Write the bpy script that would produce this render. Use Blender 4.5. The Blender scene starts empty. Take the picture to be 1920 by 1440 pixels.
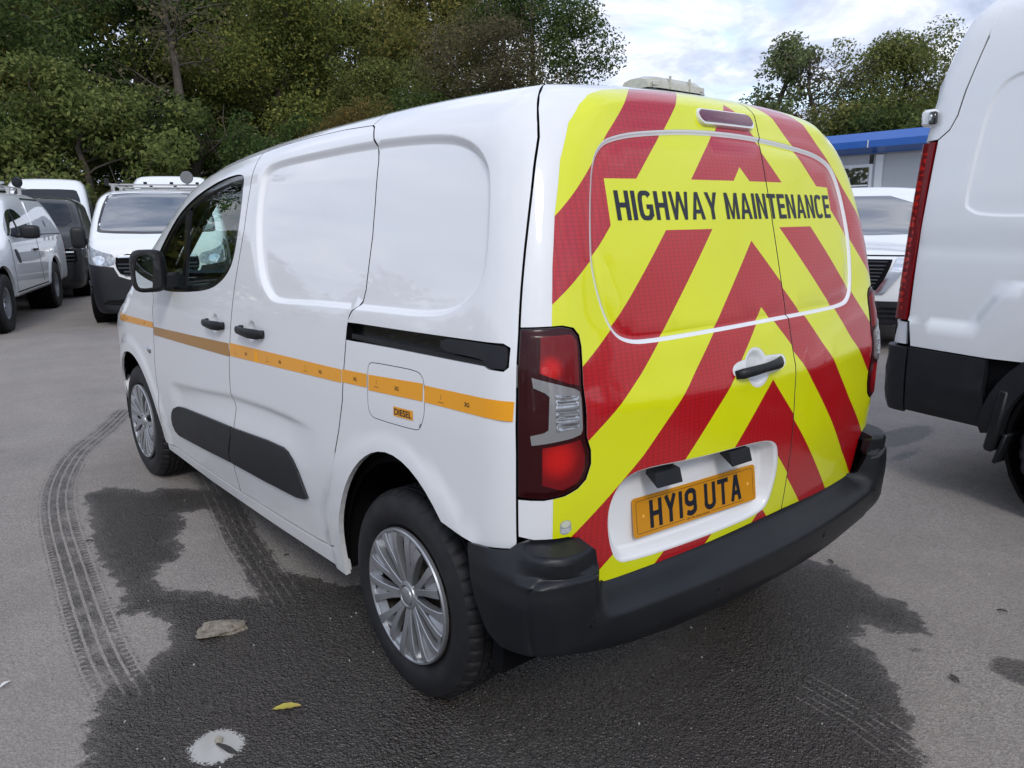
import bpy, math, random
import numpy as np
from mathutils import Vector, Matrix, geometry

rng = np.random.default_rng(7)
random.seed(7)
SC = bpy.context.scene
COL = SC.collection

# ------------------------------------------------------------------ camera
cam_d = bpy.data.cameras.new('camera')
cam = bpy.data.objects.new('camera', cam_d)
COL.objects.link(cam)
SC.camera = cam
cam_d.sensor_fit = 'HORIZONTAL'
cam_d.sensor_width = 36.0
cam_d.lens = 1452.5 / 1920 * 36.0
cam_d.clip_start = 0.05
cam_d.clip_end = 3000
_y, _p, _r = -0.69994097, -0.21210567, -0.00687970
_f = Vector((math.cos(_p) * math.cos(_y), math.cos(_p) * math.sin(_y), math.sin(_p)))
_rt = Vector((math.sin(_y), -math.cos(_y), 0.0))
_up = _rt.cross(_f)
_r2 = _rt * math.cos(_r) + _up * math.sin(_r)
_u2 = -_rt * math.sin(_r) + _up * math.cos(_r)
M = Matrix((_r2, _u2, -_f)).transposed().to_4x4()
M.translation = Vector((-1.88104, 2.04544, 1.45719))
cam.matrix_world = M

# ------------------------------------------------------------------ world
SUN_EL, SUN_AZ = math.radians(38), math.radians(150)   # azimuth measured from +X towards +Y
W = bpy.data.worlds.new('World')
SC.world = W
W.use_nodes = True
nt = W.node_tree
nt.nodes.clear()
N = nt.nodes.new
L = nt.links.new
sky = N('ShaderNodeTexSky')
sky.sky_type = 'NISHITA'
sky.sun_disc = False
sky.sun_elevation = SUN_EL
sky.sun_rotation = math.radians(90) - SUN_AZ
sky.air_density = 1.0
sky.dust_density = 0.6
sky.ozone_density = 1.2
tc = N('ShaderNodeTexCoord')
sep = N('ShaderNodeSeparateXYZ')
L(tc.outputs['Generated'], sep.inputs[0])
zc = N('ShaderNodeMath'); zc.operation = 'MAXIMUM'; zc.inputs[1].default_value = 0.0
L(sep.outputs['Z'], zc.inputs[0])
za = N('ShaderNodeMath'); za.operation = 'ADD'; za.inputs[1].default_value = 0.22
L(zc.outputs[0], za.inputs[0])
dv = N('ShaderNodeVectorMath'); dv.operation = 'DIVIDE'
cmb = N('ShaderNodeCombineXYZ')
for i in range(3):
    L(za.outputs[0], cmb.inputs[i])
L(tc.outputs['Generated'], dv.inputs[0]); L(cmb.outputs[0], dv.inputs[1])
sc_ = N('ShaderNodeMapping')
sc_.inputs['Scale'].default_value = (1.0, 1.0, 0.5)
sc_.inputs['Location'].default_value = (3.1, 1.7, 0.0)
L(dv.outputs[0], sc_.inputs['Vector'])
n1 = N('ShaderNodeTexNoise'); n1.inputs['Scale'].default_value = 1.7; n1.inputs['Detail'].default_value = 9
n1.inputs['Roughness'].default_value = 0.55; n1.inputs['Distortion'].default_value = 0.35
L(sc_.outputs[0], n1.inputs['Vector'])
cov = N('ShaderNodeMapRange'); cov.interpolation_type = 'SMOOTHSTEP'
cov.inputs['From Min'].default_value = 0.28; cov.inputs['From Max'].default_value = 0.48
L(n1.outputs['Fac'], cov.inputs['Value'])
n2 = N('ShaderNodeTexNoise'); n2.inputs['Scale'].default_value = 2.6; n2.inputs['Detail'].default_value = 8
n2.inputs['Roughness'].default_value = 0.6; n2.inputs['Distortion'].default_value = 0.5
L(sc_.outputs[0], n2.inputs['Vector'])
cr = N('ShaderNodeValToRGB')
cr.color_ramp.elements[0].position = 0.34; cr.color_ramp.elements[0].color = (3.3, 3.8, 5.0, 1)
cr.color_ramp.elements[1].position = 0.68; cr.color_ramp.elements[1].color = (8.4, 8.6, 9.1, 1)
e = cr.color_ramp.elements.new(0.5); e.color = (4.9, 5.4, 6.7, 1)
L(n2.outputs['Fac'], cr.inputs['Fac'])
sb = N('ShaderNodeMixRGB'); sb.blend_type = 'MULTIPLY'; sb.inputs[0].default_value = 1.0
sb.inputs[2].default_value = (1.5, 1.5, 1.5, 1)
L(sky.outputs[0], sb.inputs[1])
mx = N('ShaderNodeMixRGB')
L(cov.outputs[0], mx.inputs[0]); L(sb.outputs[0], mx.inputs[1]); L(cr.outputs[0], mx.inputs[2])
bg = N('ShaderNodeBackground'); bg.inputs['Strength'].default_value = 0.118
L(mx.outputs[0], bg.inputs['Color'])
wo = N('ShaderNodeOutputWorld')
L(bg.outputs[0], wo.inputs['Surface'])

# ------------------------------------------------------------------ sun (veiled by cloud)
sun_d = bpy.data.lights.new('sun', 'SUN')
sun_d.energy = 1.0
sun_d.angle = math.radians(14)
sun_d.color = (1.0, 0.96, 0.9)
sun = bpy.data.objects.new('sun', sun_d)
COL.objects.link(sun)
sd = Vector((math.cos(SUN_EL) * math.cos(SUN_AZ), math.cos(SUN_EL) * math.sin(SUN_AZ), math.sin(SUN_EL)))
sun.rotation_euler = sd.to_track_quat('Z', 'Y').to_euler()

vs = SC.view_settings
vs.view_transform = 'Standard'
vs.look = 'None'
vs.gamma = 1.0
vs.exposure = 0.44
vs.use_curve_mapping = False
SC.cycles.max_bounces = 7
SC.cycles.diffuse_bounces = 3
SC.cycles.glossy_bounces = 3
SC.cycles.transparent_max_bounces = 8
SC.cycles.caustics_reflective = False
SC.cycles.caustics_refractive = False

# ------------------------------------------------------------------ materials
def mat(name, col, rough=0.5, metal=0.0, coat=0.0, coat_rough=0.03, spec=0.5, noise=None, bump=None, ior=None):
    """noise=(scale, amount, colour2) mixes a second colour; bump=(scale, strength, distance)"""
    m = bpy.data.materials.new(name)
    m.use_nodes = True
    t = m.node_tree
    b = t.nodes['Principled BSDF']
    b.inputs['Base Color'].default_value = (*col, 1)
    b.inputs['Roughness'].default_value = rough
    b.inputs['Metallic'].default_value = metal
    b.inputs['Coat Weight'].default_value = coat
    b.inputs['Coat Roughness'].default_value = coat_rough
    b.inputs['Specular IOR Level'].default_value = spec
    if ior: b.inputs['IOR'].default_value = ior
    if noise or bump:
        tcn = t.nodes.new('ShaderNodeTexCoord')
    if noise:
        nz = t.nodes.new('ShaderNodeTexNoise'); nz.inputs['Scale'].default_value = noise[0]
        nz.inputs['Detail'].default_value = 6; nz.inputs['Roughness'].default_value = 0.6
        t.links.new(tcn.outputs['Object'], nz.inputs['Vector'])
        mr = t.nodes.new('ShaderNodeMapRange')
        mr.inputs['From Min'].default_value = 0.45; mr.inputs['From Max'].default_value = 0.75
        mr.inputs['To Max'].default_value = noise[1]
        t.links.new(nz.outputs['Fac'], mr.inputs['Value'])
        mi = t.nodes.new('ShaderNodeMixRGB')
        mi.inputs[1].default_value = (*col, 1); mi.inputs[2].default_value = (*noise[2], 1)
        t.links.new(mr.outputs[0], mi.inputs[0])
        t.links.new(mi.outputs[0], b.inputs['Base Color'])
    if bump:
        nb = t.nodes.new('ShaderNodeTexNoise'); nb.inputs['Scale'].default_value = bump[0]
        nb.inputs['Detail'].default_value = 3
        t.links.new(tcn.outputs['Object'], nb.inputs['Vector'])
        bp = t.nodes.new('ShaderNodeBump'); bp.inputs['Strength'].default_value = bump[1]
        bp.inputs['Distance'].default_value = bump[2]
        t.links.new(nb.outputs['Fac'], bp.inputs['Height'])
        t.links.new(bp.outputs[0], b.inputs['Normal'])
    return m

def glass_mat(name, tint, refl=1.0, ior=1.5, rough=0.0, dark=None):
    m = bpy.data.materials.new(name); m.use_nodes = True
    t = m.node_tree; t.nodes.clear()
    out = t.nodes.new('ShaderNodeOutputMaterial')
    tr = t.nodes.new('ShaderNodeBsdfTransparent'); tr.inputs[0].default_value = (*tint, 1)
    gl = t.nodes.new('ShaderNodeBsdfGlossy'); gl.inputs['Roughness'].default_value = rough
    gl.inputs['Color'].default_value = (refl, refl, refl, 1)
    fr = t.nodes.new('ShaderNodeFresnel')
    ge = t.nodes.new('ShaderNodeNewGeometry'); ir = t.nodes.new('ShaderNodeMapRange')
    ir.inputs['To Min'].default_value = ior; ir.inputs['To Max'].default_value = 1 / ior
    t.links.new(ge.outputs['Backfacing'], ir.inputs['Value']); t.links.new(ir.outputs[0], fr.inputs['IOR'])
    mi = t.nodes.new('ShaderNodeMixShader')
    t.links.new(fr.outputs[0], mi.inputs[0]); t.links.new(tr.outputs[0], mi.inputs[1]); t.links.new(gl.outputs[0], mi.inputs[2])
    t.links.new(mi.outputs[0], out.inputs[0])
    return m

def paint(name, col, dirt=0.2):
    """car paint: gloss coat over white, faint road film low on the body"""
    m = mat(name, col, rough=0.42, coat=1.0, coat_rough=0.025, spec=0.5)
    t = m.node_tree; b = t.nodes['Principled BSDF']
    tcn = t.nodes.new('ShaderNodeTexCoord')
    sp = t.nodes.new('ShaderNodeSeparateXYZ'); t.links.new(tcn.outputs['Object'], sp.inputs[0])
    mr = t.nodes.new('ShaderNodeMapRange'); mr.inputs['From Min'].default_value = 0.75; mr.inputs['From Max'].default_value = 0.2
    mr.inputs['To Max'].default_value = 1.0
    t.links.new(sp.outputs['Z'], mr.inputs['Value'])
    nz = t.nodes.new('ShaderNodeTexNoise'); nz.inputs['Scale'].default_value = 5; nz.inputs['Detail'].default_value = 8
    t.links.new(tcn.outputs['Object'], nz.inputs['Vector'])
    mu = t.nodes.new('ShaderNodeMath'); mu.operation = 'MULTIPLY'
    t.links.new(mr.outputs[0], mu.inputs[0]); t.links.new(nz.outputs['Fac'], mu.inputs[1])
    m2 = t.nodes.new('ShaderNodeMath'); m2.operation = 'MULTIPLY'; m2.inputs[1].default_value = dirt * 2
    t.links.new(mu.outputs[0], m2.inputs[0])
    mi = t.nodes.new('ShaderNodeMixRGB'); mi.inputs[1].default_value = (*col, 1)
    mi.inputs[2].default_value = (0.42, 0.39, 0.35, 1)
    t.links.new(m2.outputs[0], mi.inputs[0]); t.links.new(mi.outputs[0], b.inputs['Base Color'])
    nb = t.nodes.new('ShaderNodeTexNoise'); nb.inputs['Scale'].default_value = 3.0; nb.inputs['Detail'].default_value = 1
    t.links.new(tcn.outputs['Object'], nb.inputs['Vector'])
    bp = t.nodes.new('ShaderNodeBump'); bp.inputs['Strength'].default_value = 0.12; bp.inputs['Distance'].default_value = 0.006
    t.links.new(nb.outputs['Fac'], bp.inputs['Height']); t.links.new(bp.outputs[0], b.inputs['Coat Normal'])
    return m

def reflective(name, col, cell=0, rough=0.3):
    """retroreflective sheeting: glossy film over a fine cell print"""
    m = mat(name, col, rough=rough, coat=0.8, coat_rough=0.06)
    t = m.node_tree; b = t.nodes['Principled BSDF']
    tcn = t.nodes.new('ShaderNodeTexCoord')
    wv = []
    for ax_ in ('Y', 'Z'):
        w_ = t.nodes.new('ShaderNodeTexWave'); w_.wave_type = 'BANDS'; w_.bands_direction = ax_; w_.inputs['Scale'].default_value = (cell or 10) * (1 if ax_ == 'Z' else .55)
        t.links.new(tcn.outputs['Object'], w_.inputs['Vector']); wv.append(w_)
    vo = t.nodes.new('ShaderNodeMath'); vo.operation = 'MINIMUM'
    t.links.new(wv[0].outputs['Fac'], vo.inputs[0]); t.links.new(wv[1].outputs['Fac'], vo.inputs[1])
    mr = t.nodes.new('ShaderNodeMapRange'); mr.inputs['From Max'].default_value = 0.35
    mr.inputs['To Min'].default_value = 0.74 if cell else 1.0; mr.inputs['To Max'].default_value = 1.0
    t.links.new(vo.outputs[0], mr.inputs['Value'])
    nz = t.nodes.new('ShaderNodeTexNoise'); nz.inputs['Scale'].default_value = 4.0; nz.inputs['Detail'].default_value = 5
    t.links.new(tcn.outputs['Object'], nz.inputs['Vector'])
    m3 = t.nodes.new('ShaderNodeMapRange'); m3.inputs['To Min'].default_value = 0.93; m3.inputs['To Max'].default_value = 1.05
    t.links.new(nz.outputs['Fac'], m3.inputs['Value'])
    mm = t.nodes.new('ShaderNodeMath'); mm.operation = 'MULTIPLY'
    t.links.new(mr.outputs[0], mm.inputs[0]); t.links.new(m3.outputs[0], mm.inputs[1])
    mi = t.nodes.new('ShaderNodeVectorMath'); mi.operation = 'SCALE'; mi.inputs[0].default_value = col
    t.links.new(mm.outputs[0], mi.inputs['Scale'])
    t.links.new(mi.outputs[0], b.inputs['Base Color'])
    nb = t.nodes.new('ShaderNodeTexNoise'); nb.inputs['Scale'].default_value = 9.0; nb.inputs['Detail'].default_value = 2
    t.links.new(tcn.outputs['Object'], nb.inputs['Vector'])
    bp = t.nodes.new('ShaderNodeBump'); bp.inputs['Strength'].default_value = 0.25; bp.inputs['Distance'].default_value = 0.004
    t.links.new(nb.outputs['Fac'], bp.inputs['Height']); t.links.new(bp.outputs[0], b.inputs['Coat Normal'])
    return m

M_ = {}
M_['white'] = paint('white_paint', (0.80, 0.81, 0.82))
M_['white2'] = paint('white_paint_far', (0.80, 0.82, 0.83), 0.08)
M_['black_paint'] = paint('black_paint', (0.006, 0.0065, 0.008), 0.02)
M_['black_paint'].node_tree.nodes['Principled BSDF'].inputs['Coat Weight'].default_value = 0.45
M_['liner'] = mat('dark_void', (0.006, 0.006, 0.007), 0.9, spec=0.1)
M_['plastic'] = mat('black_plastic', (0.009, 0.010, 0.012), 0.45, spec=0.35, noise=(7, 0.4, (0.024, 0.025, 0.028)), bump=(900, 0.25, 0.0004))
M_['cladding'] = mat('door_cladding', (0.011, 0.012, 0.015), 0.5, spec=0.4, noise=(9, 0.35, (0.028, 0.030, 0.034)), bump=(900, 0.2, 0.0004))
M_['gloss_black'] = mat('gloss_black', (0.008, 0.008, 0.009), 0.12, coat=0.5)
M_['rubber'] = mat('tyre_rubber', (0.014, 0.014, 0.016), 0.62, spec=0.35, noise=(14, 0.5, (0.04, 0.038, 0.036)), bump=(420, 0.5, 0.0012))
M_['silver'] = mat('wheel_silver', (0.40, 0.41, 0.43), 0.36, metal=0.7, coat=0.4, coat_rough=0.1, noise=(40, 0.35, (0.25, 0.24, 0.23)))
M_['steel'] = mat('dark_steel', (0.05, 0.042, 0.036), 0.6, metal=0.4, noise=(30, 0.7, (0.11, 0.06, 0.035)))
M_['chrome'] = mat('chrome', (0.75, 0.76, 0.78), 0.08, metal=1.0)
M_['yellow'] = reflective('yellow_sheeting', (0.74, 0.78, 0.0))
M_['red'] = reflective('red_sheeting', (0.50, 0.004, 0.009), 30)
M_['amber'] = reflective('amber_tape', (0.92, 0.38, 0.002))
M_['amber_dull'] = reflective('amber_tape_dull', (0.42, 0.19, 0.006))
M_['ink'] = mat('dark_ink', (0.006, 0.009, 0.018), 0.4, coat=0.12)
M_['plate'] = mat('yellow_plate', (0.62, 0.26, 0.006), 0.3, coat=0.6, noise=(300, 0.25, (0.5, 0.2, 0.01)))
M_['plate_white'] = mat('white_plate', (0.7, 0.7, 0.68), 0.35)
M_['lamp_dark'] = mat('lamp_smoked_red', (0.030, 0.0005, 0.002), 0.35, spec=0.2, coat=0.28, coat_rough=0.02)
M_['lamp_red'] = mat('lamp_red', (0.27, 0.003, 0.006), 0.35, spec=0.25, coat=0.32, coat_rough=0.02, noise=(30, 0.7, (0.10, 0.001, 0.003)))
M_['lamp_bright'] = mat('lamp_bright_red', (0.60, 0.010, 0.007), 0.25, coat=0.55, coat_rough=0.02, noise=(120, 0.6, (0.3, 0.004, 0.004)))
M_['lamp_clear'] = mat('lamp_clear', (0.26, 0.26, 0.26), 0.2, metal=0.2, coat=0.7, coat_rough=0.02, noise=(60, 0.5, (0.26, 0.26, 0.26)))
M_['brake'] = mat('brake_lamp_red', (0.13, 0.003, 0.010), 0.25, coat=1.0, coat_rough=0.04)
M_['cream'] = mat('beacon_cream', (0.62, 0.60, 0.47), 0.22, coat=0.7, spec=0.6, noise=(50, 0.8, (0.40, 0.39, 0.30)))
M_['cream'].node_tree.nodes['Principled BSDF'].inputs['Transmission Weight'].default_value = 0.25
M_['grey'] = mat('grey_plastic', (0.16, 0.165, 0.17), 0.6)
M_['seat'] = mat('seat_fabric', (0.03, 0.032, 0.036), 0.9, noise=(80, 0.5, (0.07, 0.07, 0.075)))
M_['dash'] = mat('dashboard', (0.035, 0.037, 0.04), 0.65)
M_['glass'] = glass_mat('side_glass', (0.80, 0.93, 0.88), 1.0, 1.5)
M_['screen'] = glass_mat('windscreen_glass', (0.78, 0.93, 0.87), 1.0, 1.45)
M_['mirror'] = mat('mirror_glass', (0.75, 0.80, 0.80), 0.01, metal=1.0)
M_['dark_glass'] = mat('dark_vehicle_glass', (0.02, 0.028, 0.034), 0.02, coat=1.0, coat_rough=0.0, spec=1.0, ior=2.3)
M_['headlamp'] = mat('headlamp_lens', (0.42, 0.44, 0.46), 0.08, metal=0.6, coat=1.0, coat_rough=0.01, noise=(22, 1.0, (0.08, 0.085, 0.09)))
M_['black_glass'] = mat('black_vehicle_glass', (0.008, 0.011, 0.016), 0.03, coat=0.2, coat_rough=0.0, spec=0.4)
M_['bottle'] = glass_mat('clear_bottle', (0.80, 0.90, 0.88), 1.0, 1.6)

# ------------------------------------------------------------------ object helpers
def link(name, me, parent=None, m=None, loc=None):
    o = bpy.data.objects.new(name, me)
    COL.objects.link(o)
    if parent: o.parent = parent
    if m is not None and me is not None:
        for q in (m if isinstance(m, (list, tuple)) else [m]):
            me.materials.append(q)
    if loc is not None: o.location = loc
    return o

def thing(name, label, cat, loc=(0, 0, 0), rz=0.0, group=None):
    o = bpy.data.objects.new(name, None)
    COL.objects.link(o)
    o.empty_display_size = 0.2
    o.location = loc; o.rotation_euler = (0, 0, rz)
    tag(o, label, cat, group)
    return o

def tag(o, label, cat, group=None, kind=None):
    if label: o['label'] = label
    if cat: o['category'] = cat
    if group: o['group'] = group
    if kind: o['kind'] = kind
    return o

def mesh_np(name, V, Fc, smooth=True, normals=None):
    me = bpy.data.meshes.new(name)
    V = np.asarray(V, np.float32)
    if isinstance(Fc, np.ndarray):
        nf, k = Fc.shape
        me.vertices.add(len(V)); me.vertices.foreach_set('co', V.ravel())
        me.loops.add(nf * k); me.loops.foreach_set('vertex_index', Fc.astype(np.int32).ravel())
        me.polygons.add(nf); me.polygons.foreach_set('loop_start', np.arange(nf, dtype=np.int32) * k)
        me.update(calc_edges=True)
        me.validate()
    else:
        me.from_pydata([tuple(map(float, v)) for v in V], [], Fc)
        me.update()
    if len(me.polygons):
        me.polygons.foreach_set('use_smooth', np.full(len(me.polygons), smooth))
    if normals is not None:
        me.normals_split_custom_set_from_vertices(np.asarray(normals, np.float64).tolist())
    return me

class MB:
    """collects boxes, tubes and revolved shapes into one mesh"""
    def __init__(s): s.v = []; s.f = []; s.n = 0
    def add(s, V, Fc):
        V = np.asarray(V, float); s.v.append(V)
        s.f += [tuple(int(i) + s.n for i in f) for f in Fc]; s.n += len(V)
    def box(s, c, d, R=None, bev=0.0):
        hx, hy, hz = [q / 2 for q in d]
        if bev > 0:
            b = min(bev, hx * .9, hy * .9, hz * .9)
            P = []
            for sx in (-1, 1):
                for sy in (-1, 1):
                    for sz in (-1, 1):
                        P += [(sx * (hx - b), sy * (hy - b), sz * hz), (sx * (hx - b), sy * hy, sz * (hz - b)), (sx * hx, sy * (hy - b), sz * (hz - b))]
            import bmesh
            bm = bmesh.new()
            for p in P: bm.verts.new(p)
            bmesh.ops.convex_hull(bm, input=bm.verts)
            bm.verts.index_update()
            V = np.array([v.co[:] for v in bm.verts]); Fc = [[v.index for v in f.verts] for f in bm.faces]
            bm.free()
        else:
            V = np.array([(x, y, z) for x in (-hx, hx) for y in (-hy, hy) for z in (-hz, hz)])
            Fc = [(0, 1, 3, 2), (4, 6, 7, 5), (0, 4, 5, 1), (2, 3, 7, 6), (0, 2, 6, 4), (1, 5, 7, 3)]
        if R is not None: V = V @ np.array(R).T
        s.add(V + np.array(c), Fc)
    def tube(s, pts, r, n=10, caps=True):
        pts = [np.array(p, float) for p in pts]
        rr = r if isinstance(r, (list, tuple, np.ndarray)) else [r] * len(pts)
        V = []; Fc = []
        prev = None
        for i, p in enumerate(pts):
            d = (pts[min(i + 1, len(pts) - 1)] - pts[max(i - 1, 0)]); d = d / (np.linalg.norm(d) + 1e-12)
            if prev is None:
                a = np.array([0, 0, 1.]) if abs(d[2]) < .9 else np.array([1., 0, 0])
                u = np.cross(d, a)
            else:
                u = prev - d * (prev @ d)
            u = u / (np.linalg.norm(u) + 1e-12); prev = u
            w = np.cross(d, u)
            for k in range(n):
                a = 2 * math.pi * k / n
                V.append(p + rr[i] * (math.cos(a) * u + math.sin(a) * w))
        for i in range(len(pts) - 1):
            for k in range(n):
                Fc.append((i * n + k, i * n + (k + 1) % n, (i + 1) * n + (k + 1) % n, (i + 1) * n + k))
        if caps:
            Fc.append(tuple(range(n))[::-1]); Fc.append(tuple((len(pts) - 1) * n + k for k in range(n)))
        s.add(V, Fc)
    def prism(s, poly, o, u, v, w, t):
        """flat polygon (2D list) in the frame o,u,v extruded t along w"""
        o, u, v, w = [np.array(q, float) for q in (o, u, v, w)]
        n = len(poly)
        V = [o + u * a + v * b for a, b in poly] + [o + u * a + v * b + w * t for a, b in poly]
        Fc = [tuple(range(n))[::-1], tuple(range(n, 2 * n))] + [(i, (i + 1) % n, n + (i + 1) % n, n + i) for i in range(n)]
        s.add(V, Fc)
    def revolve(s, prof, n=48, axis='Y', close=False):
        """prof: list of (radius, along)"""
        V = []
        for k in range(n):
            a = 2 * math.pi * k / n
            for r, h in prof:
                V.append((r * math.cos(a), h, r * math.sin(a)) if axis == 'Y' else (r * math.cos(a), r * math.sin(a), h))
        m_ = len(prof); Fc = []
        for k in range(n):
            for j in range(m_ - 1):
                a, b = k * m_ + j, ((k + 1) % n) * m_ + j
                Fc.append((a, a + 1, b + 1, b))
        s.add(V, Fc)
    def mesh(s, name, smooth=False, angle=None):
        me = bpy.data.meshes.new(name)
        me.from_pydata([tuple(v) for v in np.concatenate(s.v)], [], s.f)
        me.validate(); me.update()
        import bmesh
        bm = bmesh.new(); bm.from_mesh(me)
        bmesh.ops.recalc_face_normals(bm, faces=bm.faces)
        bm.to_mesh(me); bm.free()
        if smooth: me.polygons.foreach_set('use_smooth', [True] * len(me.polygons))
        if smooth and angle:
            me.set_sharp_from_angle(angle=math.radians(angle))
        return me
    def obj(s, name, m, parent=None, smooth=False, angle=35):
        return link(name, s.mesh(name, smooth, angle), parent, m)
# ------------------------------------------------------------------ smooth hulls as implicit surfaces
def pchip(xs, ys):
    xs = np.array(xs, float); ys = np.array(ys, float); h = np.diff(xs); d = np.diff(ys) / h
    m = np.zeros(len(xs)); m[0] = d[0]; m[-1] = d[-1]
    for i in range(1, len(xs) - 1):
        if d[i - 1] * d[i] > 0:
            w1 = 2 * h[i] + h[i - 1]; w2 = h[i] + 2 * h[i - 1]; m[i] = (w1 + w2) / (w1 / d[i - 1] + w2 / d[i])
    def f(x):
        x = np.clip(x, xs[0], xs[-1]); i = np.clip(np.searchsorted(xs, x) - 1, 0, len(h) - 1); t = (x - xs[i]) / h[i]
        return (ys[i] * (1 + 2 * t) * (1 - t) ** 2 + h[i] * m[i] * t * (1 - t) ** 2 + ys[i + 1] * t * t * (3 - 2 * t) + h[i] * m[i + 1] * t * t * (t - 1))
    return f

def smax(a, b, k):
    h = np.clip(.5 + .5 * (a - b) / k, 0, 1)
    return b * (1 - h) + a * h + k * h * (1 - h)

def sstep(a, b, x):
    t = np.clip((x - a) / (b - a), 0, 1)
    return t * t * (3 - 2 * t)

class Hull:
    def __init__(s, Wz, Tx, Zr, rear, front, crown=(.038, .7, 2.2), ks=(.17, .16, .15), CYS=.45, vk=1.6, floor=None):
        s.Wz, s.Tx, s.Zr, s.rear, s.front, s.crown, s.ks, s.CYS, s.vk, s.floor = Wz, Tx, Zr, rear, front, crown, ks, CYS, vk, floor
        s.CX, s.CY, s.RB = -.2, .55, .35
        s.A = s.RB * math.pi / 2
        s.VS = .3
    def F(s, x, y, z):
        ay = np.abs(y)
        side = ay - (s.Wz(z) - s.Tx(x))
        e = 1e-3; sl = (s.Zr(x + e) - s.Zr(x - e)) / (2 * e)
        roof = (z - s.Zr(x) + s.crown[0] * (ay / s.crown[1]) ** s.crown[2]) / np.sqrt(1 + sl * sl)
        f = smax(side, roof, s.ks[0])
        f = smax(f, x - s.front(y, z), s.ks[1])
        f = smax(f, -x - s.rear(y, z), s.ks[2])
        if s.floor is not None: f = smax(f, s.floor - z, .06)
        return f
    def G(s, P, e=1e-3):
        x, y, z = P[:, 0], P[:, 1], P[:, 2]
        g = np.stack([s.F(x + e, y, z) - s.F(x - e, y, z), s.F(x, y + e, z) - s.F(x, y - e, z), s.F(x, y, z + e) - s.F(x, y, z - e)], 1)
        return g / (np.linalg.norm(g, axis=1, keepdims=True) + 1e-12)
    def hit(s, O, D, tmax=1.3, n=26):
        lo = np.zeros(len(O)); hi = np.full(len(O), float(tmax))
        for _ in range(n):
            m = (lo + hi) / 2; Q = O + D * m[:, None]; neg = s.F(Q[:, 0], Q[:, 1], Q[:, 2]) < 0
            lo = np.where(neg, m, lo); hi = np.where(neg, hi, m)
        return O + D * ((lo + hi) / 2)[:, None]
    def VK(s, x): return np.minimum(s.vk, s.Zr(x) - .22)
    def side_raw(s, u, v):
        return s.hit(np.stack([u, np.zeros_like(u), v], 1), np.tile([0., 1., 0.], (len(u), 1)))
    def side(s, u, v):
        vk = s.VK(u); th = np.clip((v - vk) / s.VS, 0, 1.5)
        O = np.stack([u, np.full_like(u, s.CYS), np.minimum(v, vk)], 1)
        D = np.stack([np.zeros_like(u), np.cos(th), np.sin(th)], 1)
        return s.hit(O, D)
    def side_inv(s, P):
        vk = s.VK(P[:, 0])
        v = np.where(P[:, 2] <= vk, P[:, 2], vk + s.VS * np.arctan2(P[:, 2] - vk, np.abs(P[:, 1]) - s.CYS))
        return np.stack([P[:, 0], v], 1)
    def pick(s, pts):
        """side-view points (x, z) -> side chart"""
        p = np.array(pts, float)
        return s.side_inv(s.side_raw(p[:, 0], p[:, 1]))
    def top(s, u, v, z0=.3):
        return s.hit(np.stack([u, v, np.full_like(u, z0)], 1), np.tile([0., 0., 1.], (len(u), 1)), 3.)
    def nose(s, u, v, x0=1.6):
        """u = y, v = z; rays forward"""
        return s.hit(np.stack([np.full_like(u, x0), u, v], 1), np.tile([1., 0., 0.], (len(u), 1)), 6.)
    def back(s, u, v):
        sg = np.where(u < 0, -1., 1.); a = np.abs(u)
        ph = np.clip((a - s.CY) / s.A, 0, 1) * np.pi / 2
        nx = -np.cos(ph); ny = np.sin(ph)
        ox = np.where(a > s.CY + s.A, s.CX + (a - s.CY - s.A), s.CX); oy = np.minimum(a, s.CY)
        th = np.clip((v - s.vk) / s.VS, 0, 1.5)
        D = np.stack([nx * np.cos(th), sg * ny * np.cos(th), np.sin(th)], 1)
        O = np.stack([ox, sg * oy, np.minimum(v, s.vk)], 1)
        return s.hit(O, D)
    def back_inv(s, P):
        x, y, z = P[:, 0], P[:, 1], P[:, 2]; sg = np.where(y < 0, -1., 1.); ay = np.abs(y)
        ph = np.arctan2(np.maximum(ay - s.CY, 0), np.maximum(s.CX - x, 1e-9))
        a = np.where(ay <= s.CY, ay, s.CY + ph / (np.pi / 2) * s.A)
        a = np.where(x > s.CX, s.CY + s.A + (x - s.CX), a)
        hd = np.where(ay <= s.CY, s.CX - x, np.hypot(np.maximum(ay - s.CY, 0), np.maximum(s.CX - x, 0)))
        v = np.where(z <= s.vk, z, s.vk + s.VS * np.arctan2(z - s.vk, hd))
        return np.stack([sg * a, v], 1)

# ------------------------------------------------------------------ 2D helpers
def dens(P, seg, closed=True):
    P = np.asarray(P, float); Q = []
    n = len(P)
    for i in range(n if closed else n - 1):
        a, b = P[i], P[(i + 1) % n]; k = max(1, int(math.ceil(np.linalg.norm(b - a) / seg)))
        for j in range(k): Q.append(a + (b - a) * j / k)
    if not closed: Q.append(P[-1])
    return np.array(Q)

def smooth(P, it=2, closed=True):
    """Chaikin corner cutting"""
    P = np.asarray(P, float)
    for _ in range(it):
        if closed:
            Q = np.roll(P, -1, 0)
            P = np.stack([.75 * P + .25 * Q, .25 * P + .75 * Q], 1).reshape(-1, 2)
        else:
            A, B = P[:-1], P[1:]
            P = np.concatenate([P[:1], np.stack([.75 * A + .25 * B, .25 * A + .75 * B], 1).reshape(-1, 2), P[-1:]])
    return P

def area(P):
    x, y = P[:, 0], P[:, 1]
    return .5 * np.sum(x * np.roll(y, -1) - y * np.roll(x, -1))

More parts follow.
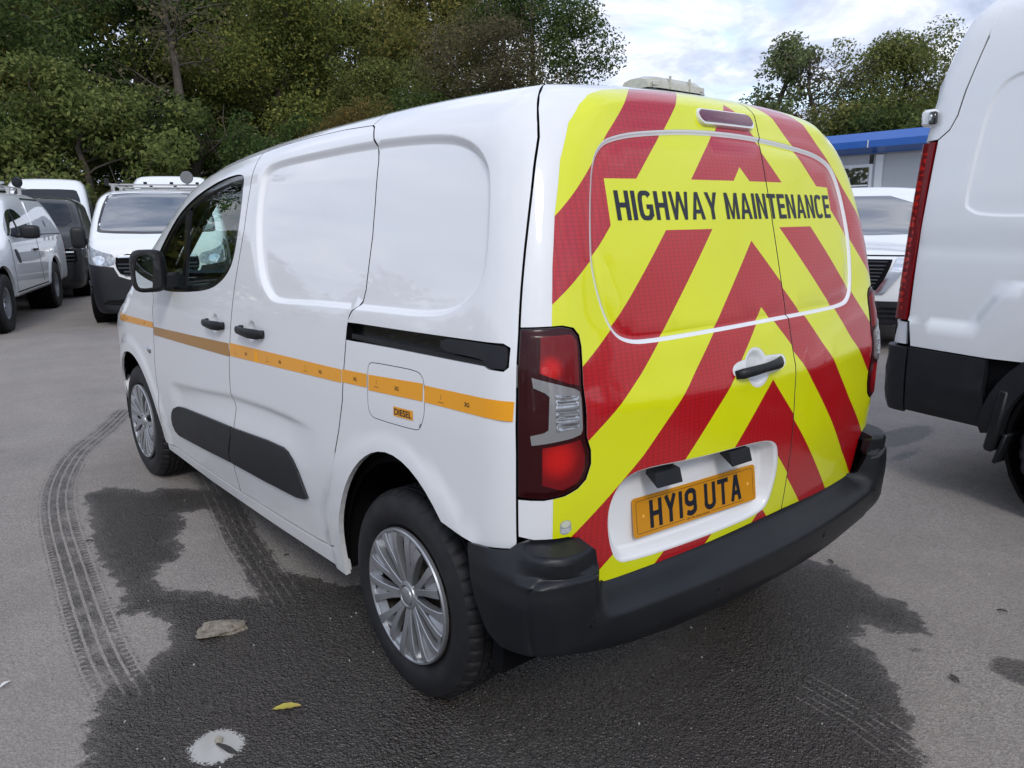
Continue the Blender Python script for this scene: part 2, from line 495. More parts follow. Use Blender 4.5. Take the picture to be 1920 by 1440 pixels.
def inset(P, d):
    """move a closed outline inwards by d"""
    P = np.asarray(P, float)
    if area(P) < 0: P = P[::-1]
    a = P - np.roll(P, 1, 0); b = np.roll(P, -1, 0) - P
    a = a / (np.linalg.norm(a, axis=1, keepdims=True) + 1e-12); b = b / (np.linalg.norm(b, axis=1, keepdims=True) + 1e-12)
    na = np.stack([-a[:, 1], a[:, 0]], 1); nb = np.stack([-b[:, 1], b[:, 0]], 1)
    m = na + nb; L2 = np.sum(m * m, 1, keepdims=True)
    m = m / np.maximum(L2, .5) * 2
    return P + m * d

def inside(P, Q):
    """which of points P lie inside polygon Q"""
    x, y = P[:, 0], P[:, 1]; r = np.zeros(len(P), bool)
    xi, yi = Q[:, 0], Q[:, 1]; xj, yj = np.roll(xi, 1), np.roll(yi, 1)
    for a, b, c, d in zip(xi, yi, xj, yj):
        if b == d: continue
        r ^= ((b > y) != (d > y)) & (x < (c - a) * (y - b) / (d - b) + a)
    return r

def segdist(P, Q, closed=True):
    P = np.asarray(P, float); A = np.asarray(Q, float); B = np.roll(A, -1, 0)
    if not closed: A, B = A[:-1], B[:-1]
    best = np.full(len(P), 1e9)
    for a, b in zip(A, B):
        d = b - a; l = d @ d
        t = np.clip(((P - a) @ d) / (l + 1e-18), 0, 1)
        q = a + t[:, None] * d - P
        best = np.minimum(best, q[:, 0] ** 2 + q[:, 1] ** 2)
    return np.sqrt(best)

def sdf(P, Q):
    d = segdist(P, Q)
    return np.where(inside(P, np.asarray(Q, float)), d, -d)      # positive inside

def rrect(cx, cy, w, h, r, n=5, rot=0.0):
    P = []
    for sx, sy, a0 in ((1, 1, 0), (-1, 1, 90), (-1, -1, 180), (1, -1, 270)):
        for k in range(n + 1):
            a = math.radians(a0 + 90 * k / n)
            P.append((sx * (w / 2 - r) + r * math.cos(a), sy * (h / 2 - r) + r * math.sin(a)))
    P = np.array(P); c, s_ = math.cos(rot), math.sin(rot)
    return P @ np.array([[c, s_], [-s_, c]]) + [cx, cy]

def circle2(cx, cy, r, n=28, ry=None):
    a = np.linspace(0, 2 * np.pi, n, endpoint=False)
    return np.stack([cx + r * np.cos(a), cy + (ry or r) * np.sin(a)], 1)

def surf_pts(lift, G, u, v, disp, off=0.0):
    P = lift(u, v)
    if disp is not None or off:
        Nn = G(P); d = (disp(u, v) if disp is not None else 0) + off
        P = P + Nn * (d if np.isscalar(d) else d[:, None])
    return P

def patch(name, H, lift, outline, mats, parent=None, holes=(), cons=(), rings=(), step=.05, seg=None, disp=None, off=0.0,
          flange=.012, classify=None, split=None, mirror=False, dark_edge=None):
    """triangulated sheet over a chart of the hull: outline minus holes, lifted, displaced, with returned edges.
    cons: closed loops kept as edges; rings: open polylines kept as edges. classify(centroids)->material index.
    split: {class index: (object name, parent key)} makes those faces objects of their own"""
    seg = seg or step * .5
    loops = [(dens(outline, seg), True)] + [(dens(h, seg), True) for h in holes] + [(dens(c, seg), True) for c in cons] + [(dens(r, seg, False), False) for r in rings]
    pts = []; edges = []
    for P, cl in loops:
        n0 = len(pts); n = len(P); pts += list(P)
        edges += [(n0 + i, n0 + (i + 1) % n) for i in range(n if cl else n - 1)]
    fixed = np.array(pts)
    out = loops[0][0]; hl = [loops[1 + i][0] for i in range(len(holes))]
    lo, hi = out.min(0), out.max(0)
    gx, gy = np.arange(lo[0] + step * .37, hi[0], step), np.arange(lo[1] + step * .41, hi[1], step * .87)
    X, Y = np.meshgrid(gx, gy); X = X + (np.arange(len(gy)) % 2)[:, None] * step * .5
    g = np.stack([X.ravel(), Y.ravel()], 1)
    keep = inside(g, out)
    for h in hl: keep &= ~inside(g, h)
    g = g[keep]
    if len(g):
        md = np.full(len(g), 1e9)
        for i in range(0, len(fixed), 400):
            d = ((g[:, None, :] - fixed[None, i:i + 400, :]) ** 2).sum(2).min(1); md = np.minimum(md, d)
        g = g[md > (step * .42) ** 2]
    allp = np.concatenate([fixed, g]) if len(g) else fixed
    r = geometry.delaunay_2d_cdt([Vector(p) for p in allp], edges, [], 0, 1e-6)
    V2 = np.array([v[:] for v in r[0]]); T = np.array([f for f in r[2]], int)
    C = V2[T].mean(1)
    keep = inside(C, out)
    for h in hl: keep &= ~inside(C, h)
    T = T[keep]; C = C[keep]
    u, v = V2[:, 0].copy(), V2[:, 1].copy()
    P = surf_pts(lift, H.G, u, v, disp, off)
    e = .0012
    Pu = surf_pts(lift, H.G, u + e, v, disp, off) - surf_pts(lift, H.G, u - e, v, disp, off)
    Pv = surf_pts(lift, H.G, u, v + e, disp, off) - surf_pts(lift, H.G, u, v - e, disp, off)
    Nn = np.cross(Pu, Pv); Nn /= (np.linalg.norm(Nn, axis=1, keepdims=True) + 1e-15)
    gr = H.G(P); sg = np.sign(np.sum(Nn * gr, 1))
    Nn *= 1.0 if sg.sum() >= 0 else -1.0
    # face orientation
    fn = np.cross(P[T[:, 1]] - P[T[:, 0]], P[T[:, 2]] - P[T[:, 0]])
    flip = np.sum(fn * Nn[T].mean(1), 1) < 0
    T[flip] = T[flip][:, ::-1]
    cls = classify(C) if classify else np.zeros(len(T), int)
    mlist = mats if isinstance(mats, (list, tuple)) else [mats]
    sy = -1.0 if mirror else 1.0
    def emit(nm, TT, CC, par, with_flange, ml):
        used = np.unique(TT); mp = -np.ones(len(P), int); mp[used] = np.arange(len(used))
        VV = P[used]; NN = Nn[used]; TT2 = mp[TT]
        if with_flange and flange:
            # boundary edges
            E = np.concatenate([TT2[:, [0, 1]], TT2[:, [1, 2]], TT2[:, [2, 0]]])
            key = np.sort(E, 1); k1 = key[:, 0].astype(np.int64) * 10 ** 7 + key[:, 1]
            _, inv, cnt = np.unique(k1, return_inverse=True, return_counts=True)
            Bd = E[cnt[inv] == 1]
            a, b = Bd[:, 0], Bd[:, 1]
            t = VV[b] - VV[a]; t /= (np.linalg.norm(t, axis=1, keepdims=True) + 1e-12)
            o = np.cross(t, NN[a]); o /= (np.linalg.norm(o, axis=1, keepdims=True) + 1e-12)
            n0 = len(VV)
            A1, B1 = VV[a], VV[b]; A2, B2 = A1 - NN[a] * flange, B1 - NN[b] * flange
            k = len(a)
            VV = np.concatenate([VV, A1, B1, B2, A2]); NN = np.concatenate([NN, o, o, o, o])
            i = np.arange(k) + n0
            mp_ = (A1 + B1) / 2
            TT2 = np.concatenate([TT2, np.stack([i, i + 3 * k, i + 2 * k], 1), np.stack([i, i + 2 * k, i + k], 1)])
            fc = np.full(2 * k, CC[0] if len(CC) else 0)
            if dark_edge is not None and nm == name:
                ml = list(ml) + [M_['liner']]  # return edges coloured near black: seals and the shade deep in the gaps
                fc = np.tile(np.where(dark_edge(mp_), len(ml) - 1, fc[:k]), 2)
            CC = np.concatenate([CC, fc])
        VV = VV.copy(); NN = NN.copy()
        if mirror:
            VV[:, 1] *= -1; NN[:, 1] *= -1; TT2 = TT2[:, ::-1]
        me = mesh_np(nm, VV, TT2)
        for q in ml: me.materials.append(q)
        if len(ml) > 1 and len(me.polygons) == len(CC): me.polygons.foreach_set('material_index', CC.astype(np.int32))
        if len(me.polygons) == len(TT2): me.normals_split_custom_set_from_vertices(NN.astype(np.float64).tolist())
        o = bpy.data.objects.new(nm, me); COL.objects.link(o)
        if par: o.parent = par
        return o
    if not split:
        return emit(name, T, cls, parent, True, mlist)
    root = emit(name, T, cls * 0, parent, True, [mlist[0]])
    P = P + Nn * .0006
    kids = []
    for c, (nm, sep_) in split.items():
        idx = np.where(cls == c)[0]
        if not len(idx): continue
        if not sep_:
            kids.append(emit(nm, T[idx], cls[idx] * 0, root, False, [mlist[c]])); continue
        comp = components(T[idx])
        for k in np.unique(comp):
            j = idx[comp == k]
            a2 = np.abs(np.cross(V2[T[j, 1]] - V2[T[j, 0]], V2[T[j, 2]] - V2[T[j, 0]])).sum() / 2
            if a2 > 2e-4: kids.append(emit(nm, T[j], cls[j] * 0, root, False, [mlist[c]]))
    return root, kids

def components(T):
    lab = np.arange(T.max() + 1)
    while True:
        m = lab[T].min(1)
        new = lab.copy()
        np.minimum.at(new, T.ravel(), np.repeat(m, 3))
        new = new[new]
        if (new == lab).all(): break
        lab = new
    return lab[T[:, 0]]

def text_mesh(body, size, squeeze=1.0, bold=0.0, spacing=1.0, shear=0.0):
    """2D outline text as (V2, tris)"""
    cu = bpy.data.curves.new('lettering', 'FONT')
    cu.body = body; cu.size = size; cu.offset = bold; cu.space_character = spacing; cu.align_x = 'CENTER'; cu.align_y = 'CENTER'
    cu.resolution_u = 4; cu.shear = shear
    o = bpy.data.objects.new('lettering_tmp', cu); COL.objects.link(o)
    bpy.context.view_layer.update()
    me = bpy.data.meshes.new_from_object(o)
    V = np.array([v.co[:2] for v in me.vertices]); 
    Fc = [tuple(p.vertices) for p in me.polygons]
    bpy.data.objects.remove(o); bpy.data.curves.remove(cu); bpy.data.meshes.remove(me)
    V[:, 0] *= squeeze
    return V, Fc

def text_fit(body, w, h, bold=0.0, spacing=1.0):
    V, Fc = text_mesh(body, 1.0, 1.0, bold, spacing)
    lo, hi = V.min(0), V.max(0)
    return (V - (lo + hi) / 2) / (hi - lo) * [w, h], Fc
# ------------------------------------------------------------------ the small panel van in the foreground (x forward, y to its left, rear axle at x = 0)
_R = pchip([.2, .5, .6, .8, .95, 1.07, 1.22, 1.38, 1.6, 1.785, 1.9], [.63, .64, .65, .663, .660, .640, .604, .566, .510, .455, .41])
_B = pchip([.3, .6, .9, 1.15, 1.4, 1.8], [.12, .12, .11, .085, .06, .06])
VH = Hull(
    pchip([.1, .2, .35, .5, .7, .9, 1.05, 1.2, 1.35, 1.5, 1.65, 1.75, 1.9], [.80, .868, .893, .912, .922, .922, .914, .897, .87, .838, .798, .768, .71]),
    pchip([-1, -.6, -.2, .3, 1.6, 2.2, 2.8, 3.1, 3.35, 3.55, 3.7], [.022, .012, .004, 0, 0, .004, .008, .03, .10, .22, .42]),
    pchip([-1, -.6, -.3, .1, .7, 1.2, 1.5, 1.77, 1.95, 2.2, 2.46, 2.7, 2.86, 3.0, 3.3, 3.5, 3.62, 3.7, 3.8],
          [1.796, 1.807, 1.824, 1.832, 1.819, 1.793, 1.767, 1.728, 1.683, 1.562, 1.417, 1.28, 1.18, 1.115, 1.03, .955, .87, .74, .5]),
    lambda y, z: _R(z) - _B(z) * y * y,
    lambda y, z: 3.63 - .22 * y * y - .10 * np.clip((z - .5) / .4, 0, 1) ** 2)

van = thing('panel_van', 'small white highway maintenance van with red and yellow chevron rear doors and orange side tape', 'van')
WH, LN, PL = M_['white'], M_['liner'], M_['plastic']
GAP = .0025

# seams as (x, z) seen from the side
sm_ff = VH.pick([(2.30, 1.12), (2.264, 1.082), (2.29, .904), (2.33, .732), (2.335, .562), (2.365, .377), (2.37, .292)])      # wing / front door
sm_fs = VH.pick([(1.20, 1.715), (1.172, 1.66), (1.146, 1.58), (1.144, 1.418), (1.167, 1.274), (1.194, 1.148), (1.226, .974), (1.256, .838), (1.261, .736), (1.245, .694),
                 (1.268, .619), (1.30, .548), (1.338, .471), (1.352, .395), (1.340, .294)])                                # front / sliding door
sm_sq = VH.pick([(.350, 1.742), (.328, 1.735), (.258, 1.677), (.234, 1.628), (.208, 1.50), (.196, 1.409), (.196, 1.25), (.205, 1.215), (.249, 1.165), (.258, 1.13), (.263, 1.069),
                 (.284, .897), (.32, .79), (.366, .684), (.417, .519), (.435, .40), (.445, .345)])                                # sliding door / quarter
gap_top = VH.pick([(1.20, 1.715), (1.5, 1.685), (1.75, 1.645), (1.97, 1.575), (2.15, 1.475), (2.28, 1.37), (2.33, 1.28), (2.32, 1.18), (2.30, 1.12)])
gap_slide = VH.pick([(.350, 1.742), (.55, 1.747), (.8, 1.742), (1.0, 1.733), (1.20, 1.715)])
sm_rear = VH.pick([(-.3, 1.775), (-.361, 1.76), (-.42, 1.682), (-.452, 1.578), (-.479, 1.404), (-.498, 1.232), (-.505, 1.17), (-.523, .968), (-.521, .793), (-.517, .67)])
def thtop(x): return 1.15 - (.37) * sstep(1.75, 2.1, x)
def vtop(x): return VH.VK(x) + VH.VS * thtop(x)
sm_rear = np.concatenate([[[-.262, float(vtop(np.array(-.262)))]], sm_rear[2:]])
sm_rear = smooth(np.array(sm_rear), 2, False)

# pressed shapes of the flank
rec = smooth(VH.pick([(.86, 1.172), (.955, 1.244), (1.034, 1.399), (1.068, 1.597), (1.050, 1.655), (.929, 1.673), (.6, 1.685), (.282, 1.692), (-.089, 1.683), (-.222, 1.658), (-.314, 1.609),
                      (-.354, 1.543), (-.386, 1.365), (-.372, 1.288), (-.309, 1.231), (-.187, 1.196), (.11, 1.189), (.5, 1.176), (.775, 1.160)]), 2)
crease = np.array([(2.10, .665), (1.95, .675), (1.6, .712), (1.264, .746), (.9, .762), (.55, .765)])
def arch_r(u, v, cx): return np.hypot(u - cx, v - .326)
def disp_side(u, v):
    P = np.stack([u, v], 1)
    d = np.zeros(len(u))
    m = (u > -.5) & (u < 1.2) & (v > 1.05)
    if m.any(): d[m] -= .020 * sstep(-.001, .020, sdf(P[m], rec))
    zc = np.interp(u, crease[::-1, 0], crease[::-1, 1])
    env = sstep(.45, .75, u) * (1 - sstep(1.95, 2.14, u))
    q = zc - v
    d -= env * .013 * (sstep(-.012, .035, q) - sstep(.045, .19, q))
    for cx in (0., 2.785):
        r = arch_r(u, v, cx)
        d += .010 * (1 - sstep(.455, .52, r)) * (v > .2)
    for cx, cz in ((1.392, 1.030), (1.006, 1.038)):
        r = np.hypot((u - cx) / .047, (v - cz) / .043)
        d -= .014 * (1 - sstep(.55, 1.0, r))
    d += .004 * np.exp(-((v - 1.03 - .02 * np.sin(u * 2.2)) / .03) ** 2) * sstep(1.15, 1.5, u)
    return d
hand_rings = [circle2(cx, cz, .047 * f, 24, .043 * f) for cx, cz in ((1.392, 1.030), (1.006, 1.038)) for f in (1.0, .8, .6)]
def ring_in(R, ds, lo=None, hi=None):
    return [inset(R, d) for d in ds]

def clip_ring(P, cond):
    """split a closed loop into the open runs where cond holds"""
    k = cond(P); n = len(P)
    if k.all(): return [np.vstack([P, P[:1]])]
    st = next(i for i in range(n) if not k[i])
    runs = []; cur = []
    for j in range(1, n + 1):
        i = (st + j) % n
        if k[i]: cur.append(P[i])
        elif len(cur) > 1: runs.append(np.array(cur)); cur = []
        else: cur = []
    if len(cur) > 1: runs.append(np.array(cur))
    return runs

def win_glass_outline():
    return smooth(VH.pick([(2.22, 1.125), (2.255, 1.24), (2.201, 1.307), (2.011, 1.461), (1.797, 1.555), (1.541, 1.615), (1.371, 1.635), (1.261, 1.632), (1.219, 1.6), (1.199, 1.479),
                           (1.210, 1.334), (1.240, 1.262), (1.33, 1.205), (1.475, 1.162), (1.752, 1.135), (2.03, 1.120)]), 2)
win = win_glass_outline()

def arc(cx, r, a0, a1, n=30, sq=1.0):
    a = np.radians(np.linspace(a0, a1, n))
    return np.stack([cx + r * np.sign(np.cos(a)) * np.abs(np.cos(a)) ** sq, .326 + (r + (.075 if cx < 1 else 0.0) * np.clip(np.sin(a), 0, 1) ** 2) * np.sin(a)], 1)

front_arch = arc(2.785, .405, -8, 186)        # from the nose side over the wheel to the sill
rear_arch = arc(0.0, .385, 0, 180)

def not_arch(P): return ~(((np.hypot(P[:, 0], P[:, 2] - .36) < .50) & (P[:, 0] > -.42)) | (np.hypot(P[:, 0] - 2.785, P[:, 2] - .326) < .43) | (P[:, 2] < .29))
EV = lambda P: np.ones(len(P), bool)
panels = []
def inner(poly): return inset(poly, GAP)
near_rec = lambda lo, hi: [r for q in (0.001, .006, .012, .018, .023) for r in clip_ring(dens(inset(rec, q - .002), .02), lambda P: (P[:, 0] > lo) & (P[:, 0] < hi))]
for side in (1, -1):
    mir = side < 0
    # front door
    fd = np.concatenate([sm_fs[::-1], gap_top[1:], sm_ff[1:], [[2.37, .292]]])
    fd = fd[np.concatenate([[True], np.linalg.norm(np.diff(fd, axis=0), axis=1) > 1e-4])]
    fd_in = inner(fd)
    crf = [np.array([(2.12, .668 + k), (1.6, .712 + k), (1.28, .746 + k)]) for k in (.012, -.01, -.035, -.06, -.1, -.15)]
    door = patch('front_door', VH, VH.side, fd_in, WH, van, holes=[win], cons=hand_rings[:3], rings=crf, step=.05, disp=disp_side, mirror=mir, flange=.030, dark_edge=not_arch)
    # window surround, divider and glass
    ring_out = inset(win, .002); ring_inr = inset(win, .026)
    patch('window_surround', VH, VH.side, ring_out, M_['gloss_black'], door, holes=[ring_inr], step=.04, off=-.005, flange=.015, mirror=mir)
    patch('window_divider', VH, VH.side, VH.pick([(1.815, 1.128), (1.775, 1.128), (1.835, 1.52), (1.875, 1.50)]), M_['gloss_black'], door, step=.03, off=-.004, flange=.012, mirror=mir)
    patch('window_glass', VH, VH.side, inset(win, .02), M_['glass'], door, step=.06, off=-.012, flange=0, mirror=mir)
    # sliding door
    sl = np.concatenate([sm_fs, [(1.2, .3), (.9, .306), (.6, .317), (.49, .327)], sm_sq[::-1], gap_slide[1:-1]])
    sd_ = patch('sliding_door', VH, VH.side, inner(sl), WH, van, cons=hand_rings[3:], rings=near_rec(.262, 1.13) +
                [np.array([(1.22, .748 + k), (.9, .762 + k), (.55, .765 + k)]) for k in (.012, -.01, -.035, -.06, -.1, -.15)], step=.05, disp=disp_side, mirror=mir, flange=.030, dark_edge=not_arch)
    # rear quarter with the notch of the door track
    sq = sm_sq.copy()
    i0 = int(np.argmin(np.abs(sq[:, 1] - 1.13)))
    notch = np.array([(.262, 1.142), (.2, 1.1445), (-.066, 1.150), (-.47, 1.160), (-.487, 1.152), (-.489, 1.108), (-.478, 1.098), (-.432, 1.0985), (-.415, 1.104), (0, 1.0985), (.262, 1.0925)])
    up = sq[sq[:, 1] > 1.15]; dn = sq[sq[:, 1] < 1.09]
    topx = np.linspace(.36, -.262, 14)
    qt = np.concatenate([dn[::-1], notch[::-1], up[::-1],
                         [[.36, vtop(np.array(.36))]], np.stack([topx, vtop(topx)], 1)[1:-1], sm_rear, [(-.515, .660), (-.500, .648), (-.392, .630)],
                         rear_arch[(rear_arch[:, 1] > .63) | (rear_arch[:, 0] > 0)][::-1], [(.385, .250), (.46, .252), (.47, .30)], [(.47, .335)]])
    qt = qt[np.concatenate([[True], np.linalg.norm(np.diff(qt, axis=0), axis=1) > 1e-4])]
    flap = smooth([(.125, 1.02), (.118, 1.035), (.098, 1.041), (-.02, 1.046), (-.128, 1.049), (-.158, 1.04), (-.170, 1.01), (-.173, .962), (-.168, .925), (-.150, .892), (-.125, .884),
                   (.081, .876), (.11, .882), (.123, .90), (.125, .958)], 1)
    hl = [inset(flap, -.0022)] if side > 0 else []
    arch_rings = [arc(0., r, 12, 125, 24) for r in (.43, .46, .49, .52)]
    qp = patch('rear_quarter_panel', VH, VH.side, inner(qt), WH, van, holes=hl, rings=near_rec(-.6, .235) + arch_rings, step=.05, disp=disp_side, mirror=mir, flange=.018, dark_edge=lambda P: not_arch(P) & ~((P[:, 2] < 1.11) & (P[:, 2] > 1.07) & (P[:, 0] < .2)))
    if side > 0:
        fl = flap.copy()
        ff = patch('fuel_flap', VH, VH.side, flap, WH, van, step=.04, disp=lambda u, v: disp_side(u, v) - .008 * (1 - sstep(.0, .030, np.hypot(u + .165, v - .885))),
                   rings=[circle2(-.165, .885, .028, 16)[1:6]], flange=.01, dark_edge=EV)
        patch('filler_label', VH, VH.side, np.array([(-.018, .932), (-.118, .936), (-.118, .908), (-.018, .904)]), M_['amber'], ff, step=.03, off=.0010, flange=0)
        patch('flap_notch', VH, VH.side, circle2(-.156, .896, .0125, 16), M_['grey'], ff, step=.01, disp=disp_side, off=-.001, flange=0)
        V, Fc = text_fit('DIESEL', -.088, .019, .02)
        for i in range(1): pass
        P = surf_pts(VH.side, VH.G, V[:, 0] - .068, V[:, 1] + .920 - V[:, 0] * .04, None, .0018)
        link('label_lettering', mesh_np('label_lettering', P, Fc, False), ff, M_['ink'])
    # door track and its cover
    patch('door_track', VH, VH.side, np.array([(.262, 1.150), (-.492, 1.166), (-.492, 1.090), (.262, 1.085)]), M_['gloss_black'], qp, step=.05, off=-.030, flange=0, mirror=mir)
    patch('track_rail', VH, VH.side, np.array([(.24, 1.112), (-.44, 1.113), (-.44, 1.098), (.24, 1.097)]), M_['plastic'], qp, step=.05, off=-.008, flange=.03, mirror=mir)
    patch('track_cover', VH, VH.side, smooth([(-.235, 1.151), (-.35, 1.156), (-.465, 1.157), (-.483, 1.154), (-.486, 1.13), (-.486, 1.106), (-.470, 1.1005), (-.432, 1.1005), (-.420, 1.108), (-.418, 1.116), (-.36, 1.119), (-.235, 1.1195)], 1),
          M_['cladding'], qp, step=.04, off=.001, flange=.02, mirror=mir)
    # rail above the doors, wing
    rx = np.linspace(.362, 2.36, 30)
    rail = np.concatenate([gap_slide[:-1], gap_top[:-2], [(2.40, float(VH.VK(np.array(2.4)) + .10))], np.stack([rx, vtop(rx)], 1)[::-1]])
    patch('roof_rail', VH, VH.side, inset(rail, .0012), WH, van, step=.05, mirror=mir, flange=.030, dark_edge=EV)
    wx = np.linspace(2.37, 3.30, 16)
    wing = np.concatenate([[(2.41, float(VH.VK(np.array(2.4)) + .10))], [(2.345, 1.28)], gap_top[-2:], sm_ff[1:-1], [(2.372, .30)], front_arch[::-1][(front_arch[::-1][:, 1] > .30)],
                           [(3.22, .33), (3.30, .62), (3.42, .70), (3.42, .80)], [(3.38, float(vtop(np.array(3.38))) - .05)], np.stack([wx, vtop(wx)], 1)[::-1]])
    patch('front_wing', VH, VH.side, inset(wing, GAP), WH, van, rings=[arc(2.785, r, 20, 170, 24) for r in (.44, .48, .52)], step=.05, disp=disp_side, mirror=mir, dark_edge=not_arch)
    # sill
    sill = np.array([(2.365, .289), (2.365, .252), (1.7, .243), (1.0, .248), (.39, .262), (.39, .300), (.50, .3235), (.6, .312), (.9, .301), (1.2, .295), (1.34, .290), (1.8, .289)])
    patch('sill', VH, VH.side, sill, WH, van, step=.06, off=.004, flange=.02, mirror=mir)
    # cladding on the doors
    cf = smooth([(2.150, .470), (2.083, .515), (2.04, .548), (1.925, .568), (1.305, .601), (1.2632, .604), (1.2632, .604), (1.3315, .430), (1.3315, .430), (1.7, .412), (2.085, .392), (2.135, .405), (2.158, .435)], 1)
    cf = np.array([(2.150, .470), (2.125, .505), (2.083, .535), (2.02, .556), (1.925, .566), (1.6, .586), (1.295, .602), (1.292, .57), (1.345, .50), (1.358, .47), (1.359, .430), (1.7, .411), (2.085, .393), (2.135, .405), (2.157, .435)])
    cr_ = np.array([(1.285, .602), (.92, .627), (.776, .631), (.735, .624), (.691, .600), (.655, .565), (.620, .510), (.602, .478), (.62, .470), (.697, .456), (1.0, .441), (1.345, .430), (1.345, .47), (1.33, .50), (1.285, .57)])
    def cd(u, v):
        return .010 * np.ones_like(u) + disp_side(u, v)
    patch('door_cladding', VH, VH.side, cf, M_['cladding'], door, step=.035, disp=cd, mirror=mir, flange=.018)
    patch('door_cladding', VH, VH.side, cr_, M_['cladding'], sd_, step=.035, disp=cd, mirror=mir, flange=.018)
    # handles
    for (hx, hz, par, ln) in ((1.392, 1.030, door, .20), (1.006, 1.038, sd_, .225)):
        y0 = float(VH.side(np.array([hx]), np.array([hz]))[0, 1])
        mb = MB()
        cx = hx - .012
        prof = [(-ln / 2, .004), (-ln / 2 + .02, .022), (-.03, .032), (.03, .033), (ln / 2 - .02, .026), (ln / 2, .006)]
        Vh = []
        for px_, oy in prof:
            for k in range(10):
                a = 2 * math.pi * k / 10
                Vh.append((cx + px_, (y0 + oy + .009 * math.cos(a)) * 1, hz + (.0155 + .004 * (px_ < 0)) * math.sin(a) * (1 if abs(px_) < ln / 2 - .001 else .6)))
        Fh = [(i * 10 + k, i * 10 + (k + 1) % 10, (i + 1) * 10 + (k + 1) % 10, (i + 1) * 10 + k) for i in range(5) for k in range(10)] + [tuple(range(10)), tuple(range(50, 60))]
        mb.add(Vh, Fh)
        mb.box((cx + ln / 2 - .012, y0 + .004, hz), (.026, .026, .030), bev=.006)
        mb.box((cx - ln / 2 + .012, y0 + .004, hz), (.026, .026, .030), bev=.006)
        me = mb.mesh('door_handle', True, 40)
        ob = link('door_handle', me, par, M_['plastic'])
        if mir: ob.scale = (1, -1, 1)
    # dark inner structure behind the gaps, with the window and wheel openings
    ux = np.linspace(-.45, 3.3, 40)
    lin = np.concatenate([np.stack([ux, vtop(ux) - .02], 1), [(3.35, .45), (3.25, .30)], arc(2.785, .43, 0, 180)[arc(2.785, .43, 0, 180)[:, 1] > .3], [(2.3, .28), (.43, .28)],
                          arc(0, .41, 0, 180)[arc(0, .41, 0, 180)[:, 1] > .3], [(-.45, .5)]])
    patch('inner_structure', VH, VH.side, lin, LN, van, holes=[inset(win, .024)], step=.07, off=-.033, flange=0, mirror=mir)

# repeater lamp on the wing
p = VH.side(np.array([2.395]), np.array([.795]))[0]
mb = MB(); mb.revolve([(0, .014), (.010, .012), (.019, .005), (.022, -.004)], 20)
o = mb.obj('side_repeater', M_['headlamp'], van, True, 60); o.location = p

# ---- conspicuity tape along the flank
TAPE = [  # (x front, x rear, z top front, z bottom front, z top rear, z bottom rear, material, host)
    (2.98, 2.288, .935, .895, .948, .918, 'amber'), (2.284, 1.240, .926, .883, .964, .910, 'amber_dull'),
    (1.231, .288, .968, .914, .994, .952, 'amber'), (.283, .130, .996, .955, 1.003, .962, 'amber'), (.120, -.164, 1.003, .956, 1.020, .971, 'amber'), (-.172, -.512, 1.0165, .971, 1.027, .979, 'amber')]
for x0, x1, a, b, c_, d_, mt in TAPE:
    tp = patch('reflective_tape', VH, VH.side, np.array([(x0, b), (x1, d_), (x1, c_), (x0, a)]), M_[mt], van, step=.04, disp=disp_side, off=.0012, flange=0)
    if mt == 'amber':
        n = max(1, int(round((x0 - x1) / .30)))
        for k in range(n):
            t = (k + .55) / n
            xx = x0 + (x1 - x0) * t; zz = (a + (c_ - a) * t) * .45 + (b + (d_ - b) * t) * .55
            V, Fc = text_fit('3G', -.020, .011, .02)
            P = surf_pts(VH.side, VH.G, V[:, 0] + xx, V[:, 1] + zz, disp_side, .0019)
            link('tape_print', mesh_np('tape_print', P, Fc, False), tp, M_['ink'])
            xx += .11
            if xx < x0 - .02:
                q = np.array([(-.012, 0), (.012, 0), (.012, .0013), (-.012, .0013)]); q2 = np.array([(-.0006, .008), (.0006, .008), (.0006, .022), (-.0006, .022)])
                for qq in (q, q2):
                    P = surf_pts(VH.side, VH.G, qq[:, 0] + xx, qq[:, 1] + zz - .014, disp_side, .0019)
                    link('tape_print', mesh_np('tape_print', P, [(0, 1, 2, 3)], False), tp, M_['ink'])

# ---- roof
xs = np.linspace(-.262, 3.30, 60)
lp = VH.side(xs, vtop(xs))
SEAM_TOP = VH.side(np.array([-.262]), vtop(np.array([-.262])))[0]
sb_ = VH.back_inv(np.array([SEAM_TOP]))[0]
yy = np.linspace(sb_[0], -sb_[0], 21)
vb_ = sb_[1]
rb = VH.back(yy, np.full_like(yy, 1.95) + (vb_ - 1.95) * (np.abs(yy) / sb_[0]) ** 4)
roof_top = lp[:, 0] <= 1.98
scr_y = float(np.interp(1.98, lp[:, 0], lp[:, 1]))
ry_ = np.linspace(scr_y, -scr_y, 15)
front_edge = np.stack([1.98 + .10 * (1 - (ry_ / scr_y) ** 2), ry_], 1)
roof_poly = np.concatenate([lp[roof_top][:, :2], front_edge, (lp[roof_top][:, :2] * [1, -1])[::-1], rb[1:-1][::-1][:, :2]])
def roof_disp(u, v):
    d = np.zeros_like(u)
    for y0 in (-.36, -.12, .12, .36):
        d += .005 * np.exp(-((v - y0) / .03) ** 2) * sstep(-.1, .1, u) * (1 - sstep(1.5, 1.8, u))
    return d
patch('roof', VH, VH.top, inset(roof_poly, .001), WH, van, step=.08, disp=roof_disp, flange=.02)
